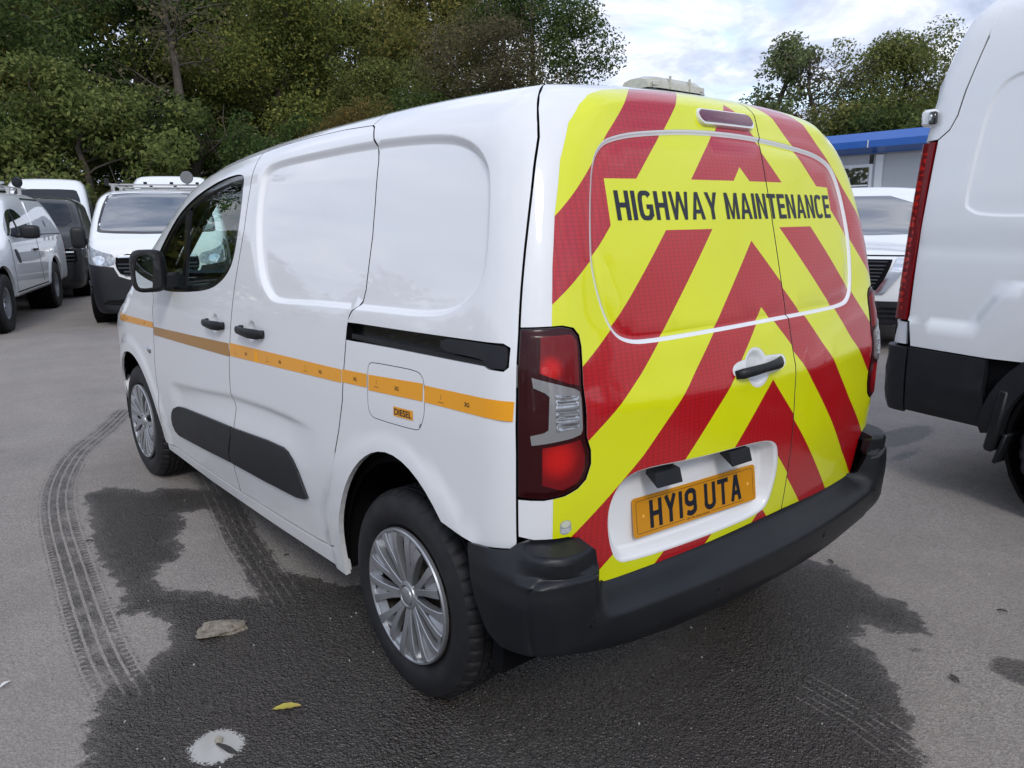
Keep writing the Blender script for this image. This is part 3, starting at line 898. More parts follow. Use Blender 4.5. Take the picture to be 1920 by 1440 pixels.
# windscreen and bonnet
sm = (lp[:, 0] > 2.0) & (lp[:, 0] < 2.80)
bot_x = 2.86
ws = np.concatenate([lp[sm][:, :2] - [0, .004], [(bot_x, .66)], np.stack([2.86 + .10 * (1 - (np.linspace(.6, -.6, 9) / .66) ** 2), np.linspace(.6, -.6, 9)], 1), [(bot_x, -.66)], ((lp[sm][:, :2] - [0, .004]) * [1, -1])[::-1], front_edge[::-1][1:-1] + [.012, 0]])
wsx = patch('windscreen', VH, VH.top, inset(ws, .035), M_['screen'], van, step=.1, off=-.006, flange=0)
patch('windscreen_surround', VH, VH.top, inset(ws, .002), M_['gloss_black'], van, holes=[inset(ws, .05)], step=.07, off=-.003, flange=.02)
bx = lp[(lp[:, 0] > 2.86)]
bon = np.concatenate([[(2.885, .655)], [(3.0, .70), (3.2, .70), (3.36, .64)], np.stack([3.44 + .06 * (1 - (np.linspace(.5, -.5, 7) / .6) ** 2), np.linspace(.5, -.5, 7)], 1), [(3.36, -.64), (3.2, -.70), (3.0, -.70), (2.885, -.655)],
                      np.stack([2.885 + .095 * (1 - (np.linspace(-.5, .5, 7) / .66) ** 2), np.linspace(-.5, .5, 7)], 1)])
patch('bonnet', VH, VH.top, bon, WH, van, step=.07)
for s_ in (1, -1):
    patch('bumper_corner', VH, VH.side, np.array([(3.218, .27), (3.222, .33), (3.305, .62), (3.42, .695), (3.56, .69), (3.58, .27)]), M_['cladding'], van, step=.05, off=.002, flange=.03, mirror=s_ < 0)
# wing tops between bonnet and flank, front end
def nose_lift(u, v): return VH.nose(u, v, 2.9)
patch('front_bumper', VH, nose_lift, smooth([(-.86, .26), (.86, .26), (.88, .45), (.86, .62), (.5, .66), (-.5, .66), (-.86, .62), (-.88, .45)], 1), WH, van, step=.07, flange=.03)
patch('grille', VH, nose_lift, smooth([(-.5, .68), (.5, .68), (.52, .80), (.4, .85), (-.4, .85), (-.52, .80)], 1), M_['gloss_black'], van, step=.06, off=.004, flange=.03)
for s_ in (1, -1):
    patch('headlamp', VH, nose_lift, smooth(np.array([(.52, .68), (.80, .70), (.83, .86), (.72, .90), (.55, .84)]) * [s_, 1], 2), M_['headlamp'], van, step=.05, off=.004, flange=.05)
    px_ = np.array([2.885, 3.0, 3.2, 3.36])
    e1 = np.array([(2.885, .66), (3.0, .705), (3.2, .705), (3.37, .645)]) * [1, s_]
    l2 = VH.side(np.linspace(2.80, 3.30, 10), vtop(np.linspace(2.80, 3.30, 10)))[:, :2] * [1, s_]
# ------------------------------------------------------------------ rear doors (chart: s across from the van's left to its right, v up)
def topv(s): return 1.95 + (vb_ - 1.95) * (np.abs(s) / sb_[0]) ** 4
BK = VH.back
seam_s = VH.back_inv(VH.side(sm_rear[:, 0], sm_rear[:, 1]))
SEAMX = -.125
grL = [(.0, 1.697), (.219, 1.696), (.40, 1.682), (.50, 1.668), (.576, 1.644), (.625, 1.594), (.650, 1.50), (.664, 1.40), (.668, 1.33), (.645, 1.225), (.615, 1.165), (.575, 1.143), (.52, 1.137), (.30, 1.141), (.10, 1.145)]
grR = [(-.05, 1.148), (-.30, 1.150), (-.502, 1.153), (-.560, 1.170), (-.595, 1.215), (-.620, 1.36), (-.622, 1.46), (-.608, 1.56), (-.565, 1.625), (-.469, 1.661), (-.30, 1.678), (-.142, 1.690)]
GR = smooth(np.array(grL + grR), 2)
RP = smooth(np.array([(.641, .70), (.632, .755), (.604, .800), (.552, .818), (.36, .809), (.15, .806), (.03, .800), (-.025, .785), (-.046, .755), (-.057, .69), (-.045, .62), (-.028, .578), (.01, .558), (.15, .553), (.564, .551), (.605, .566), (.628, .62)]), 2)
CUP = (.078, 1.026)
def crease_top(u): return 1.760 - .05 * np.clip((np.abs(u) - .35) / .3, 0, 1) ** 2
def disp_back(u, v):
    P = np.stack([u, v], 1); d = np.zeros(len(u))
    m = (v > 1.05) & (np.abs(u) < .75)
    if m.any():
        g = sdf(P[m], GR); d[m] -= .0085 * sstep(0, .013, g) - .003 * sstep(.013, .03, g)
    m = (v < .9) & (np.abs(u) < .75)
    if m.any():
        g = sdf(P[m], RP); t = np.clip((v[m] - .555) / .245, 0, 1)
        d[m] -= sstep(.002, .030, g) * (.040 + .030 * t)
    c = crease_top(u); w = 1 - sstep(.50, .66, np.abs(u))
    d += w * .013 * np.where(v < c, np.clip((v - c + .062) / .062, 0, 1) ** 1.5, 1 - sstep(0, .14, v - c))
    c2 = 1.0; d += .004 * np.exp(-((v - c2) / .035) ** 2) * (np.abs(u) < .78)
    r = np.hypot((u - CUP[0]) / .052, (v - CUP[1]) / .052)
    d -= .015 * (1 - sstep(.55, 1.0, r))
    return d
DEC = np.array([(.767, .60), (.767, 1.21), (.763, 1.342), (.753, 1.465), (.730, 1.591), (.686, 1.691), (.62, 1.755), (.553, 1.79), (.48, 1.82), (.38, 1.838), (.2, 1.845), (0, 1.848)])
DEC = np.concatenate([DEC, (DEC * [-1, 1])[::-1][1:], [(-.767, .30), (.767, .30)]])
BAND = np.array([(.58, 1.552), (.58, 1.43), (.50, 1.422), (-.50, 1.423), (-.516, 1.471), (-.516, 1.549), (-.238, 1.559), (0, 1.558), (.3, 1.556)])
KS, PER, DUTY, A0 = .985, .405, .193, 1.386
def phase(s, v): return v + KS * np.abs(s - .005) + np.where(s < SEAMX, .014, 0)
BRK = rrect(.038, 1.735, .268, .050, .024, 6, rot=.0)
BRKI = rrect(.038, 1.735, .250, .036, .017, 6)
HB = smooth(np.array([(-.055, 1.052), (-.075, 1.040), (-.075, 1.020), (-.04, 1.002), (.15, 1.002), (.19, 1.012), (.197, 1.03), (.18, 1.048), (.13, 1.056)]), 1)
CUPC = circle2(CUP[0], CUP[1], .058, 30)
def classify(C):
    s, v = C[:, 0], C[:, 1]
    ph = np.mod(phase(s, v) - (A0 - DUTY), PER)
    red = (ph < DUTY)
    red &= ~inside(C, BAND)
    c = np.where(red, 2, 1)
    white = ~inside(C, DEC) | inside(C, RP) | (inside(C, GR) & ~inside(C, GRI)) | inside(C, BRK) | inside(C, HB) | inside(C, CUPC)
    c[white] = 0
    return c
GRI = inset(GR, .0115)
stripe_rings = []
for k in range(-3, 4):
    for p_ in (A0 + k * PER, A0 + k * PER - DUTY):
        for lo, hi, sh in ((.005, .84, 0), (SEAMX, .005, 0), (-.84, SEAMX, -.014)):
            ss = np.array([lo, hi]); vv = p_ + sh - KS * np.abs(ss - .005)
            if vv.max() < .5 or vv.min() > 1.87: continue
            stripe_rings.append(np.stack([ss, vv], 1))
LTOP = [(.850, 1.198), (.826, 1.200), (.745, 1.202), (.722, 1.195), (.710, 1.178), (.706, 1.15), (.706, 1.062), (.700, .93), (.690, .895), (.689, .86), (.700, .822), (.718, .803), (.745, .790), (.784, .784), (.845, .788)]
HORN = [(.803, .676), (.735, .674), (.712, .664), (.696, .645), (.688, .60), (.674, .512)]
def seam_run(lo, hi):
    m = (seam_s[:, 1] > lo) & (seam_s[:, 1] < hi)
    return seam_s[m]
sA = float(np.interp(1.2, seam_s[::-1, 1], seam_s[::-1, 0])); sB = float(np.interp(.786, seam_s[::-1, 1], seam_s[::-1, 0])); sC = float(np.interp(.684, seam_s[::-1, 1], seam_s[::-1, 0]))
st = np.linspace(SEAMX, sb_[0], 16)
left_out = np.concatenate([np.stack([st, topv(st)], 1), seam_s[1:][seam_s[1:, 1] > 1.21], [(sA, 1.200)], LTOP[1:-1], [(sB, .786)], seam_run(.69, .78), [(sC, .684)], HORN,
                           [(.55, .517), (.40, .5215), (.069, .533), (SEAMX, .534)]])
left_out = left_out[np.concatenate([[True], np.linalg.norm(np.diff(left_out, axis=0), axis=1) > 1e-4])]
stR = np.linspace(SEAMX, -sb_[0], 12)
mirp = lambda A: np.array(A) * [-1, 1]
right_out = np.concatenate([np.stack([stR, topv(stR)], 1), mirp(seam_s[1:][seam_s[1:, 1] > 1.21]), [(-sA, 1.2)], mirp(LTOP[1:-1]), [(-sB, .786)], mirp(seam_run(.69, .78)), [(-sC, .684)], mirp(HORN),
                            [(-.55, .517), (-.40, .5215), (-.2, .531), (SEAMX, .534)]])
right_out = right_out[np.concatenate([[True], np.linalg.norm(np.diff(right_out, axis=0), axis=1) > 1e-4])]
dbl = [GR, GRI, inset(GR, .006), inset(GR, .022)]
rpl = [RP, inset(RP, .010), inset(RP, .020), inset(RP, .031)]
ctr = [np.stack([np.linspace(-.66, .66, 30), crease_top(np.linspace(-.66, .66, 30)) + k], 1) for k in (-.062, -.04, -.02, 0, .012, .04)]
cuts = [circle2(CUP[0], CUP[1], .052 * f, 28) for f in (1.0, .8, .6)] + [CUPC, HB]
inner_back = patch('rear_inner_structure', VH, BK, np.array([(.86, .5), (.86, 1.0), (.80, 1.55), (.60, 1.80), (0, 1.9), (-.60, 1.80), (-.80, 1.55), (-.86, 1.0), (-.86, .5)]), LN, van, step=.12, off=-.10, flange=0)
# the seam of the doors is backed by a dark strip
doorL, kidsL = patch('rear_door', VH, BK, inset(left_out, GAP), [WH, M_['yellow'], M_['red']], van, cons=dbl + rpl + cuts + [BRK, DEC, BAND], rings=stripe_rings + ctr, step=.05, seg=.03,
                     disp=disp_back, classify=classify, split={1: ('yellow_sheeting', False), 2: ('red_stripe', True)}, flange=.026, dark_edge=EV)
doorR, kidsR = patch('rear_door', VH, BK, inset(right_out, GAP), [WH, M_['yellow'], M_['red']], van, cons=dbl + [DEC, BAND], rings=stripe_rings + ctr, step=.05, seg=.03,
                     disp=disp_back, classify=classify, split={1: ('yellow_sheeting', False), 2: ('red_stripe', True)}, flange=.026, dark_edge=EV)
doorL['label'] = 'wider rear door with the number plate and handle'
doorR['label'] = 'narrower rear door'
patch('door_seal', VH, BK, np.array([(SEAMX - .02, .56), (SEAMX + .02, .56), (SEAMX + .02, 1.8), (SEAMX - .02, 1.8)]), LN, doorL, step=.05, off=-.020, flange=0)

# lettering, cut from dark vinyl
def cap(ch):
    """condensed bold capital in a box one unit high: (width, polygons)"""
    t = .185
    def bar(x0, y0, x1, y1): return [(x0, y0), (x1, y0), (x1, y1), (x0, y1)]
    def ringq(w, a0, a1, n=14, rx=None, ry=.5):
        o, i_ = [], []
        for k in range(n + 1):
            a = math.radians(a0 + (a1 - a0) * k / n); c, s_ = math.cos(a), math.sin(a)
            f = lambda z, p: math.copysign(abs(z) ** p, z)
            o.append((w / 2 + w / 2 * f(c, .62), .5 + .515 * f(s_, .62))); i_.append((w / 2 + (w / 2 - t) * f(c, .62), .5 + (.515 - t * .86) * f(s_, .62)))
        return [[o[k], o[k + 1], i_[k + 1], i_[k]] for k in range(n)]
    if ch == 'H': return .62, [bar(0, 0, t, 1), bar(.62 - t, 0, .62, 1), bar(t, .43, .62 - t, .43 + t * .9)]
    if ch == 'I': return t, [bar(0, 0, t, 1)]
    if ch == 'T': return .60, [bar(0, 1 - t * .9, .60, 1), bar(.30 - t / 2, 0, .30 + t / 2, 1 - t * .9)]
    if ch == 'E': return .54, [bar(0, 0, t, 1), bar(t, 0, .54, t * .9), bar(t, .43, .50, .43 + t * .9), bar(t, 1 - t * .9, .54, 1)]
    if ch == 'N': return .63, [bar(0, 0, t, 1), bar(.63 - t, 0, .63, 1), [(t, 1), (t, .70), (.63 - t, 0), (.63 - t, .30)]]
    if ch == 'M': return .78, [bar(0, 0, t, 1), bar(.78 - t, 0, .78, 1), [(t, 1), (t, .62), (.325, 0), (.39, .02), (.39, .26)], [(.78 - t, 1), (.39, .26), (.39, .02), (.455, 0), (.78 - t, .62)]]
    if ch == 'A': return .70, [[(0, 0), (t, 0), (.40, 1), (.26, 1)], [(.70 - t, 0), (.70, 0), (.44, 1), (.35, 1), (.35, .80)], [(.19, .22), (.51, .22), (.475, .36), (.225, .36)]]
    if ch == 'Y': return .68, [[(0, 1), (.34 - t / 2, .40), (.34 + t / 2, .40), (.34 + .02, .56), (t + .01, 1)], [(.68, 1), (.34 + t / 2, .40), (.34, .40), (.34 - .01, .56), (.68 - t - .01, 1)], bar(.34 - t / 2, 0, .34 + t / 2, .40)]
    if ch == 'W': return .96, [[(0, 1), (.155, 0), (.30, 0), (.155, 1)], [(.155, 0), (.30, 0), (.56, 1), (.405, 1)], [(.405, 1), (.66, 0), (.805, 0), (.555, 1)], [(.66, 0), (.805, 0), (.96, 1), (.805, 1)]]
    if ch == 'C': return .64, ringq(.64, 38, 322)
    if ch == 'G': return .66, ringq(.66, 38, 335) + [bar(.36, .38, .66, .38 + t * .85), bar(.66 - t, .12, .66, .40)]
    return .30, []
units = []; x = 0
for ch in 'HIGHWAY MAINTENANCE':
    w_, pl = cap(ch); units.append((x, pl)); x += w_ + (.10 if ch != ' ' else .02)
sx_ = 1.062 / (x - .10)
for dr, want in ((doorL, True), (doorR, False)):
    VV, FF = [], []
    for x0, pl in units:
        ctr = .552 - (x0 + .3) * sx_
        if (ctr > SEAMX) != want: continue
        for k, pg in enumerate(pl):
            q = np.array(pg, float); u_ = .552 - (x0 + q[:, 0]) * sx_; v_ = 1.4485 + q[:, 1] * .0745
            P_ = surf_pts(BK, VH.G, u_, v_, disp_back, .0016 + .00003 * (k % 4))
            n0 = len(VV); VV += list(P_); FF.append(tuple(range(n0, n0 + len(q)))[::-1])
    link('door_lettering', mesh_np('door_lettering', VV, FF, False), dr, M_['ink'])

# high brake lamp
patch('brake_lamp', VH, BK, BRKI, M_['brake'], doorL, step=.02, off=.015, flange=.03, disp=lambda u, v: .003 - 0 * u)
patch('brake_lamp_bezel', VH, BK, BRK, WH, doorL, holes=[BRKI], step=.02, off=.014, flange=.03)

# small test sticker by the bumper
stk = patch('round_sticker', VH, BK, np.concatenate([circle2(.741, .712, .0115, 14)[0:8], circle2(.741, .697, .0125, 14)[7:14]]), mat('sticker_grey', (.35, .37, .4), .5), doorL, step=.01, off=.001, flange=0)
patch('sticker_window', VH, BK, circle2(.741, .713, .0095, 14), mat('sticker_clear', (.62, .64, .5), .3), doorL, step=.01, off=.0016, flange=0)
for k in range(3):
    patch('sticker_print', VH, BK, np.array([(.732, .700 - k * .004), (.750, .700 - k * .004), (.750, .698 - k * .004), (.732, .698 - k * .004)]), M_['plate_white'], doorL, step=.01, off=.0016, flange=0)

# rear handle
u0, v0 = np.array([.08]), np.array([1.024])
C0 = BK(u0, v0)[0]; N0 = VH.G(C0[None])[0]
A1 = BK(u0 + .01, v0)[0] - BK(u0 - .01, v0)[0]; A1 /= np.linalg.norm(A1); A2 = np.cross(N0, A1); A2 /= np.linalg.norm(A2)
if A2[2] < 0: A2 = -A2
prof = [(-.105, .006, .012), (-.09, .020, .015), (-.05, .031, .0145), (0, .036, .0135), (.05, .033, .0155), (.085, .024, .018), (.108, .014, .018), (.118, .003, .012)]
Vh = []; n = 12
for a, o_, h in prof:
    for k in range(n):
        t = 2 * math.pi * k / n
        Vh.append(C0 + A1 * a * -1 + N0 * (o_ + .010 * math.cos(t)) + A2 * (h * math.sin(t) + (-.012 if a < 0 else .008) * (abs(a) / .11) * .6))
Fh = [(i * n + k, i * n + (k + 1) % n, (i + 1) * n + (k + 1) % n, (i + 1) * n + k) for i in range(len(prof) - 1) for k in range(n)] + [tuple(range(n)), tuple(range((len(prof) - 1) * n, len(prof) * n))]
mb = MB(); mb.add(Vh, Fh); hd = mb.obj('door_handle', PL, doorL, True, 50)
mb = MB(); mb.revolve([(0, .0), (.006, .0), (.008, -.002)], 16)
kb = mb.obj('key_barrel', M_['chrome'], doorL, True)
kb.matrix_local = Matrix.Translation(Vector(C0 + A1 * -.098 + N0 * .0265)) @ Matrix.Rotation(math.radians(90), 4, 'Z')

# ---- tail lamps
lamp_poly = np.concatenate([[(sA, 1.197)], np.array(LTOP[1:-1]), [(sB, .789)], seam_s[::-1][(seam_s[::-1, 1] > .79) & (seam_s[::-1, 1] < 1.19)]])
lamp_in = inset(lamp_poly, .0035)
CL = np.array([(.806, 1.086), (.765, 1.070), (.728, 1.054), (.719, 1.046), (.716, 1.03), (.714, .955), (.718, .944), (.735, .938), (.806, .926), (.808, .949), (.785, .956), (.778, .962), (.776, 1.040), (.784, 1.05), (.803, 1.062)])
def lamp_disp(u, v):
    P = np.stack([u, v], 1); g = sdf(P, lamp_in)
    return .002 + .007 * sstep(0, .02, g)
REDZ = [np.array([(.792, 1.095), (.790, 1.180), (.73, 1.182), (.716, 1.165), (.714, 1.06), (.74, 1.068)]), np.array([(.788, .825), (.788, .918), (.735, .926), (.716, .93), (.705, .89), (.706, .85), (.72, .82), (.75, .806)])]
BRI = [rrect(.783, 1.102, .012, .016, .004), circle2(.760, .888, .022, 18, .022), np.array([(.788, .862), (.788, .915), (.72, .925), (.716, .868)])]
# lens colour painted brighter round each bulb bowl, imitating reflector glow
_t = M_['lamp_red'].node_tree; _b = _t.nodes['Principled BSDF']
_tc = _t.nodes.new('ShaderNodeTexCoord'); _ab = _t.nodes.new('ShaderNodeVectorMath'); _ab.operation = 'MULTIPLY'
_ab.inputs[1].default_value = (-1, 1, 1)
_a2 = _t.nodes.new('ShaderNodeVectorMath'); _a2.operation = 'ABSOLUTE'
_t.links.new(_tc.outputs['Object'], _a2.inputs[0])
_m = []
for (s_, v_, r_o) in ((.758, .886, .070), (.772, 1.105, .042)):
    c_ = np.abs(BK(np.array([s_]), np.array([v_]))[0])
    _d = _t.nodes.new('ShaderNodeVectorMath'); _d.operation = 'DISTANCE'; _d.inputs[1].default_value = tuple(c_)
    _t.links.new(_a2.outputs[0], _d.inputs[0])
    _r = _t.nodes.new('ShaderNodeMapRange'); _r.interpolation_type = 'SMOOTHERSTEP'; _r.inputs['From Min'].default_value = r_o; _r.inputs['From Max'].default_value = .008
    _t.links.new(_d.outputs['Value'], _r.inputs['Value']); _m.append(_r)
_mx = _t.nodes.new('ShaderNodeMath'); _mx.operation = 'MAXIMUM'
_t.links.new(_m[0].outputs[0], _mx.inputs[0]); _t.links.new(_m[1].outputs[0], _mx.inputs[1])
_wv = _t.nodes.new('ShaderNodeTexWave'); _wv.bands_direction = 'Z'; _wv.inputs['Scale'].default_value = 55; _t.links.new(_tc.outputs['Object'], _wv.inputs['Vector'])
_wm = _t.nodes.new('ShaderNodeMapRange'); _wm.inputs['To Min'].default_value = .7; _wm.inputs['To Max'].default_value = 1.0; _t.links.new(_wv.outputs['Fac'], _wm.inputs['Value'])
_mm = _t.nodes.new('ShaderNodeMath'); _mm.operation = 'MULTIPLY'; _t.links.new(_mx.outputs[0], _mm.inputs[0]); _t.links.new(_wm.outputs[0], _mm.inputs[1])
_mi = _t.nodes.new('ShaderNodeMixRGB'); _mi.inputs[1].default_value = (.17, .0015, .004, 1); _mi.inputs[2].default_value = (.62, .008, .006, 1)
_t.links.new(_mm.outputs[0], _mi.inputs[0]); _t.links.new(_mi.outputs[0], _b.inputs['Base Color'])
def lamp_cls(C):
    c = np.zeros(len(C), int)
    for z in REDZ: c[inside(C, z)] = 1
    c[inside(C, BRI[2]) & (C[:, 0] > .735)] = 1
    c[inside(C, BRI[0])] = 2  # small bright patch, reflector glow painted into the lens colour
    return c
for sd in (1, -1):
    lp_ = patch('tail_lamp', VH, BK, lamp_in, [M_['lamp_dark'], M_['lamp_red'], M_['lamp_bright']], van, cons=REDZ + BRI[:2], rings=[np.vstack([inset(lamp_in, d), inset(lamp_in, d)[:1]]) for d in (.006, .013, .02)],
                step=.03, seg=.015, disp=lamp_disp, classify=lamp_cls, flange=.03, mirror=sd < 0)
    patch('lamp_surround', VH, BK, inset(lamp_poly, .0005), M_['gloss_black'], lp_, step=.03, off=-.006, flange=.02, mirror=sd < 0)
    patch('clear_lens', VH, BK, CL, M_['lamp_clear'], lp_, step=.02, seg=.01, off=.0125, flange=.010, mirror=sd < 0)
    inner_l = np.array([(.766, 1.044), (.764, .958), (.722, .962), (.722, 1.036)])
    for k_ in range(9):
        zz_ = .968 + k_ * .0085
        patch('lens_rib', VH, BK, np.array([(.762, zz_), (.762, zz_ + .0025), (.725, zz_ + .0005), (.725, zz_ - .002)]), M_['lamp_clear'], lp_, step=.01, off=.0155, flange=.002, mirror=sd < 0)
    rb_ = patch('bulb_lens', VH, BK, inner_l, M_['headlamp'], lp_, step=.01, off=.0135, flange=.006, mirror=sd < 0, disp=lambda u, v: .0012 * np.sin(v * 900) )

# ---- number plate recess lights
for yc, sc in ((.4606, 1.0), (.1605, 1.0)):
    s0 = np.array([yc]); v_ = np.array([.797])
    b = BK(s0, v_)[0]; nn = VH.G(b[None])[0]
    mb = MB()
    pr_ = [(-.004, .030), (-.044, .014), (-.030, -.020), (-.004, .0)]
    Vp = []
    for t_ in (-.047, .047):
        for a, h in [(.010, .000), (-.022, -.003), (-.034, -.040), (.012, -.012)]:
            Vp.append(b + np.array([-nn[1], nn[0], 0]) * t_ * (-1) + nn * (-a - .020) + np.array([0, 0, h]))
    Vp = np.array(Vp)
    Vc = Vp.mean(0)
    mb.add(Vp, [(0, 1, 2, 3), (7, 6, 5, 4), (0, 4, 5, 1), (1, 5, 6, 2), (2, 6, 7, 3), (3, 7, 4, 0)])
    mb.obj('plate_light', PL, doorL)

# ---- number plate
PC = np.array([-.5985, .2645, .653]); tl, yw = .13, .081
U = np.array([-yw, -1, 0.]); U /= np.linalg.norm(U)
UP = np.array([math.sin(tl), 0, math.cos(tl)]); UP -= U * (UP @ U); UP /= np.linalg.norm(UP)
NO = np.cross(U, UP); 
if NO[0] > 0: NO = -NO
def flat(V2, off, o=PC): return o + np.outer(V2[:, 0], U) + np.outer(V2[:, 1], UP) + NO * off
def plate_poly(poly, name, m, off, th, par):
    mb = MB(); mb.prism([tuple(p) for p in poly], PC + NO * off, U, UP, NO, th)
    return mb.obj(name, m, par)
plate = plate_poly(rrect(0, 0, .520, .111, .010, 4), 'number_plate', M_['plate'], 0, .003, doorL)
FS = MB()
def stroke(mb, pts, w, off, th=.0003):
    pts = [np.array(p, float) for p in pts]
    for i in range(len(pts) - 1):
        a, b = pts[i], pts[i + 1]; d = (b - a) / (np.linalg.norm(b - a) + 1e-9); nrm = np.array([-d[1], d[0]]) * w / 2
        ex = d * w * .5
        a2 = a - (ex if i > 0 else 0); b2 = b + (ex if i < len(pts) - 2 else 0)
        mb.prism([a2 + nrm, a2 - nrm, b2 - nrm, b2 + nrm], PC + NO * (off + i * .00004), U, UP, NO, th)
hh, ww, sw = .079, .048, .0138
def glyph(ch, x):
    h = hh / 2; w = ww / 2; q = sw / 2; c = []
    def arcp(cx, cy, rx, ry, a0, a1, n=8): return [(x + cx + rx * math.cos(math.radians(a0 + (a1 - a0) * k / n)), cy + ry * math.sin(math.radians(a0 + (a1 - a0) * k / n))) for k in range(n + 1)]
    if ch == 'H': c = [[(x - w + q, -h), (x - w + q, h)], [(x + w - q, -h), (x + w - q, h)], [(x - w + sw, 0), (x + w - sw, 0)]]
    if ch == 'Y': c = [[(x - w + q, h), (x, -.002)], [(x + w - q, h), (x, -.002)], [(x, .004), (x, -h)]]
    if ch == '1': c = [[(x, -h), (x, h)]]
    if ch == '9': c = [arcp(0, h - q - .013, w - q, .013, 0, 180) + arcp(0, .001 + q, w - q, .013, 180, 330), arcp(0, -h + q + .012, w - q, .012, 215, 360) [:] + [(x + w - q, h - q - .013)]]
    if ch == 'U': c = [[(x - w + q, h)] + arcp(0, -h + q + .014, w - q, .014, 180, 360, 10) + [(x + w - q, h)]]
    if ch == 'T': c = [[(x - w, h - q), (x + w, h - q)], [(x, h - sw), (x, -h)]]
    if ch == 'A': c = [[(x - w + q, -h), (x - .001, h)], [(x + w - q, -h), (x + .001, h)], [(x - w * .45, -h * .38), (x + w * .45, -h * .38)]]
    return c
xx = -.197
for i, ch in enumerate('HY19 UTA'):
    if ch == ' ': xx += .024; continue
    wd = sw if ch == '1' else ww
    mb = MB(); k_ = 0
    for g in glyph(ch, xx + wd / 2):
        stroke(mb, g, sw, .0031 + k_ * .0001); k_ += 1
    mb.obj('plate_character', M_['ink'], plate)
    xx += wd + .0105
bo = rrect(0, 0, .496, .093, .006, 4); bi = rrect(0, 0, .4935, .0905, .005, 4)
mb = MB()
gapx = [(-.115, -.02)]
for a, b in (((-.242, .0455), (.242, .0455)), ((-.2475, -.040), (-.2475, .040)), ((.2475, -.040), (.2475, .040)), ((-.242, -.0455), (-.06, -.0455)), ((.055, -.0455), (.205, -.0455)),
             ((-.2475, .040), (-.242, .0455)), ((.2475, .040), (.242, .0455)), ((-.2475, -.040), (-.242, -.0455))):
    stroke(mb, [a, b], .0013, .0031, .0002)
mb.obj('plate_border', M_['ink'], plate)
V, Fc = text_fit('UK Van Supermarket', .098, .0085, .01)
me = mesh_np('plate_maker_name', flat(V + [-.002, -.0475], .0033), Fc, False); link('plate_maker_name', me, plate, M_['ink'])
for sx in (-.222, .222):
    mb = MB(); mb.revolve([(0, .0035), (.003, .0033), (.0055, .0018), (.0062, 0)], 16)
    o = mb.obj('plate_screw_cap', mat('screw_cap_yellow', (.8, .42, .05), .35), plate, True)
    o.matrix_local = Matrix.Translation(Vector(PC + U * sx + NO * .003)) @ Matrix.Rotation(math.radians(90), 4, 'Z')

# ---- rear bumper
def bk_pick(pts):
    p = np.array(pts, float); return VH.back_inv(VH.side_raw(p[:, 0], p[:, 1]))
bl = bk_pick([(-.392, .638), (-.50, .655), (-.516, .668)])
bd = bk_pick([(-.350, .632), (-.365, .565), (-.387, .478), (-.42, .41), (-.462, .345), (-.51, .295), (-.56, .262)])
horn_top = [(.803, .682), (.735, .680), (.712, .670), (.692, .648), (.682, .60), (.668, .530), (.660, .524), (.55, .527), (.40, .532), (.0, .545)]
bot = [(.80, .235), (.72, .222), (.60, .236), (.5, .245), (.3, .247), (0, .248)]
L_ = np.concatenate([bd[::-1][-1:], bl[0:1] + [[.0, .0]], bl[1:], horn_top])
half_top = np.concatenate([bl, horn_top])
half_bot = np.array([(0, .345), (.20, .342), (.397, .341), (.585, .349), (.667, .362), (.725, .385), (.76, .402), (.789, .411), (.811, .412), (.850, .413), (.880, .435), (.914, .50), (.930, .553), (.946, .620), (.948, .634)])
bump_poly = np.concatenate([half_top, (half_top * [-1, 1])[::-1][1:], (half_bot * [-1, 1])[::-1], half_bot[1:]])
bump_poly = bump_poly[np.concatenate([[True], np.linalg.norm(np.diff(bump_poly, axis=0), axis=1) > 1e-4])]
prC = pchip([.30, .345, .362, .368, .376, .43, .458, .467, .475, .510, .518, .54, .6], [.03, .052, .058, .062, .074, .079, .0795, .076, .067, .004, -.004, -.014, -.014])
prS = pchip([.30, .36, .385, .42, .50, .555, .590, .7], [.04, .060, .070, .078, .078, .075, .070, .068])
hornA = lambda a: np.interp(a, [.60, .67, .70, .752, .764, .776, .82, .86, .92, 1.05], [.024, .030, .044, .074, .077, .074, .050, .030, .012, .006])
hornT = lambda v, a: np.interp(v, [.56, .645, .662, .669, .69], [1, 1, .85, -.05, -.25])
As = pchip([0, .6, .68, .74, .795, .83, .86, .92, 1.0, 1.1], [1, 1, 1.03, 1.13, 1.24, 1.0, .76, .36, .13, .10])
seg_line = np.array([(.690, .590), (.755, .606), (.790, .606), (.804, .598), (.811, .575), (.812, .52), (.811, .47), (.806, .43), (.800, .40)])
sl2 = smooth(seg_line, 3, False)
def disp_bump(u, v):
    a = np.abs(u); w = sstep(.632, .715, a)
    h = prC(v) * (1 - w) + prS(v) * w
    d = h * As(a) + .004
    q = sstep(.590, .612, v) * w
    d = d * (1 - q) + (hornA(a) * hornT(v, a)) * q
    sd_q = sstep(.795, .845, a)
    d = d * (1 - sd_q) + (h * As(a) * np.interp(v, [.54, .60, .645, .668, .69], [1, .80, .35, .0, -.1]) + .004) * sd_q
    P = np.stack([a, v], 1)
    d -= .004 * np.exp(-(segdist(P, sl2, False) / .0030) ** 2)
    return d
SENS = [(.712, .462), (.285, .425)]
def off_line(Lp, d):
    t = np.gradient(Lp, axis=0); t /= np.linalg.norm(t, axis=1, keepdims=True)
    return Lp + np.stack([-t[:, 1], t[:, 0]], 1) * d
br = [off_line(sl2, d) * [q, 1] for d in (-.008, -.0045, -.0022, 0, .0022, .0045, .008) for q in (1, -1)]
br += [np.array([(-.66, k), (.66, k)]) for k in (.518, .51, .50, .49, .475, .471, .467, .463, .458, .43, .376, .368, .362)]
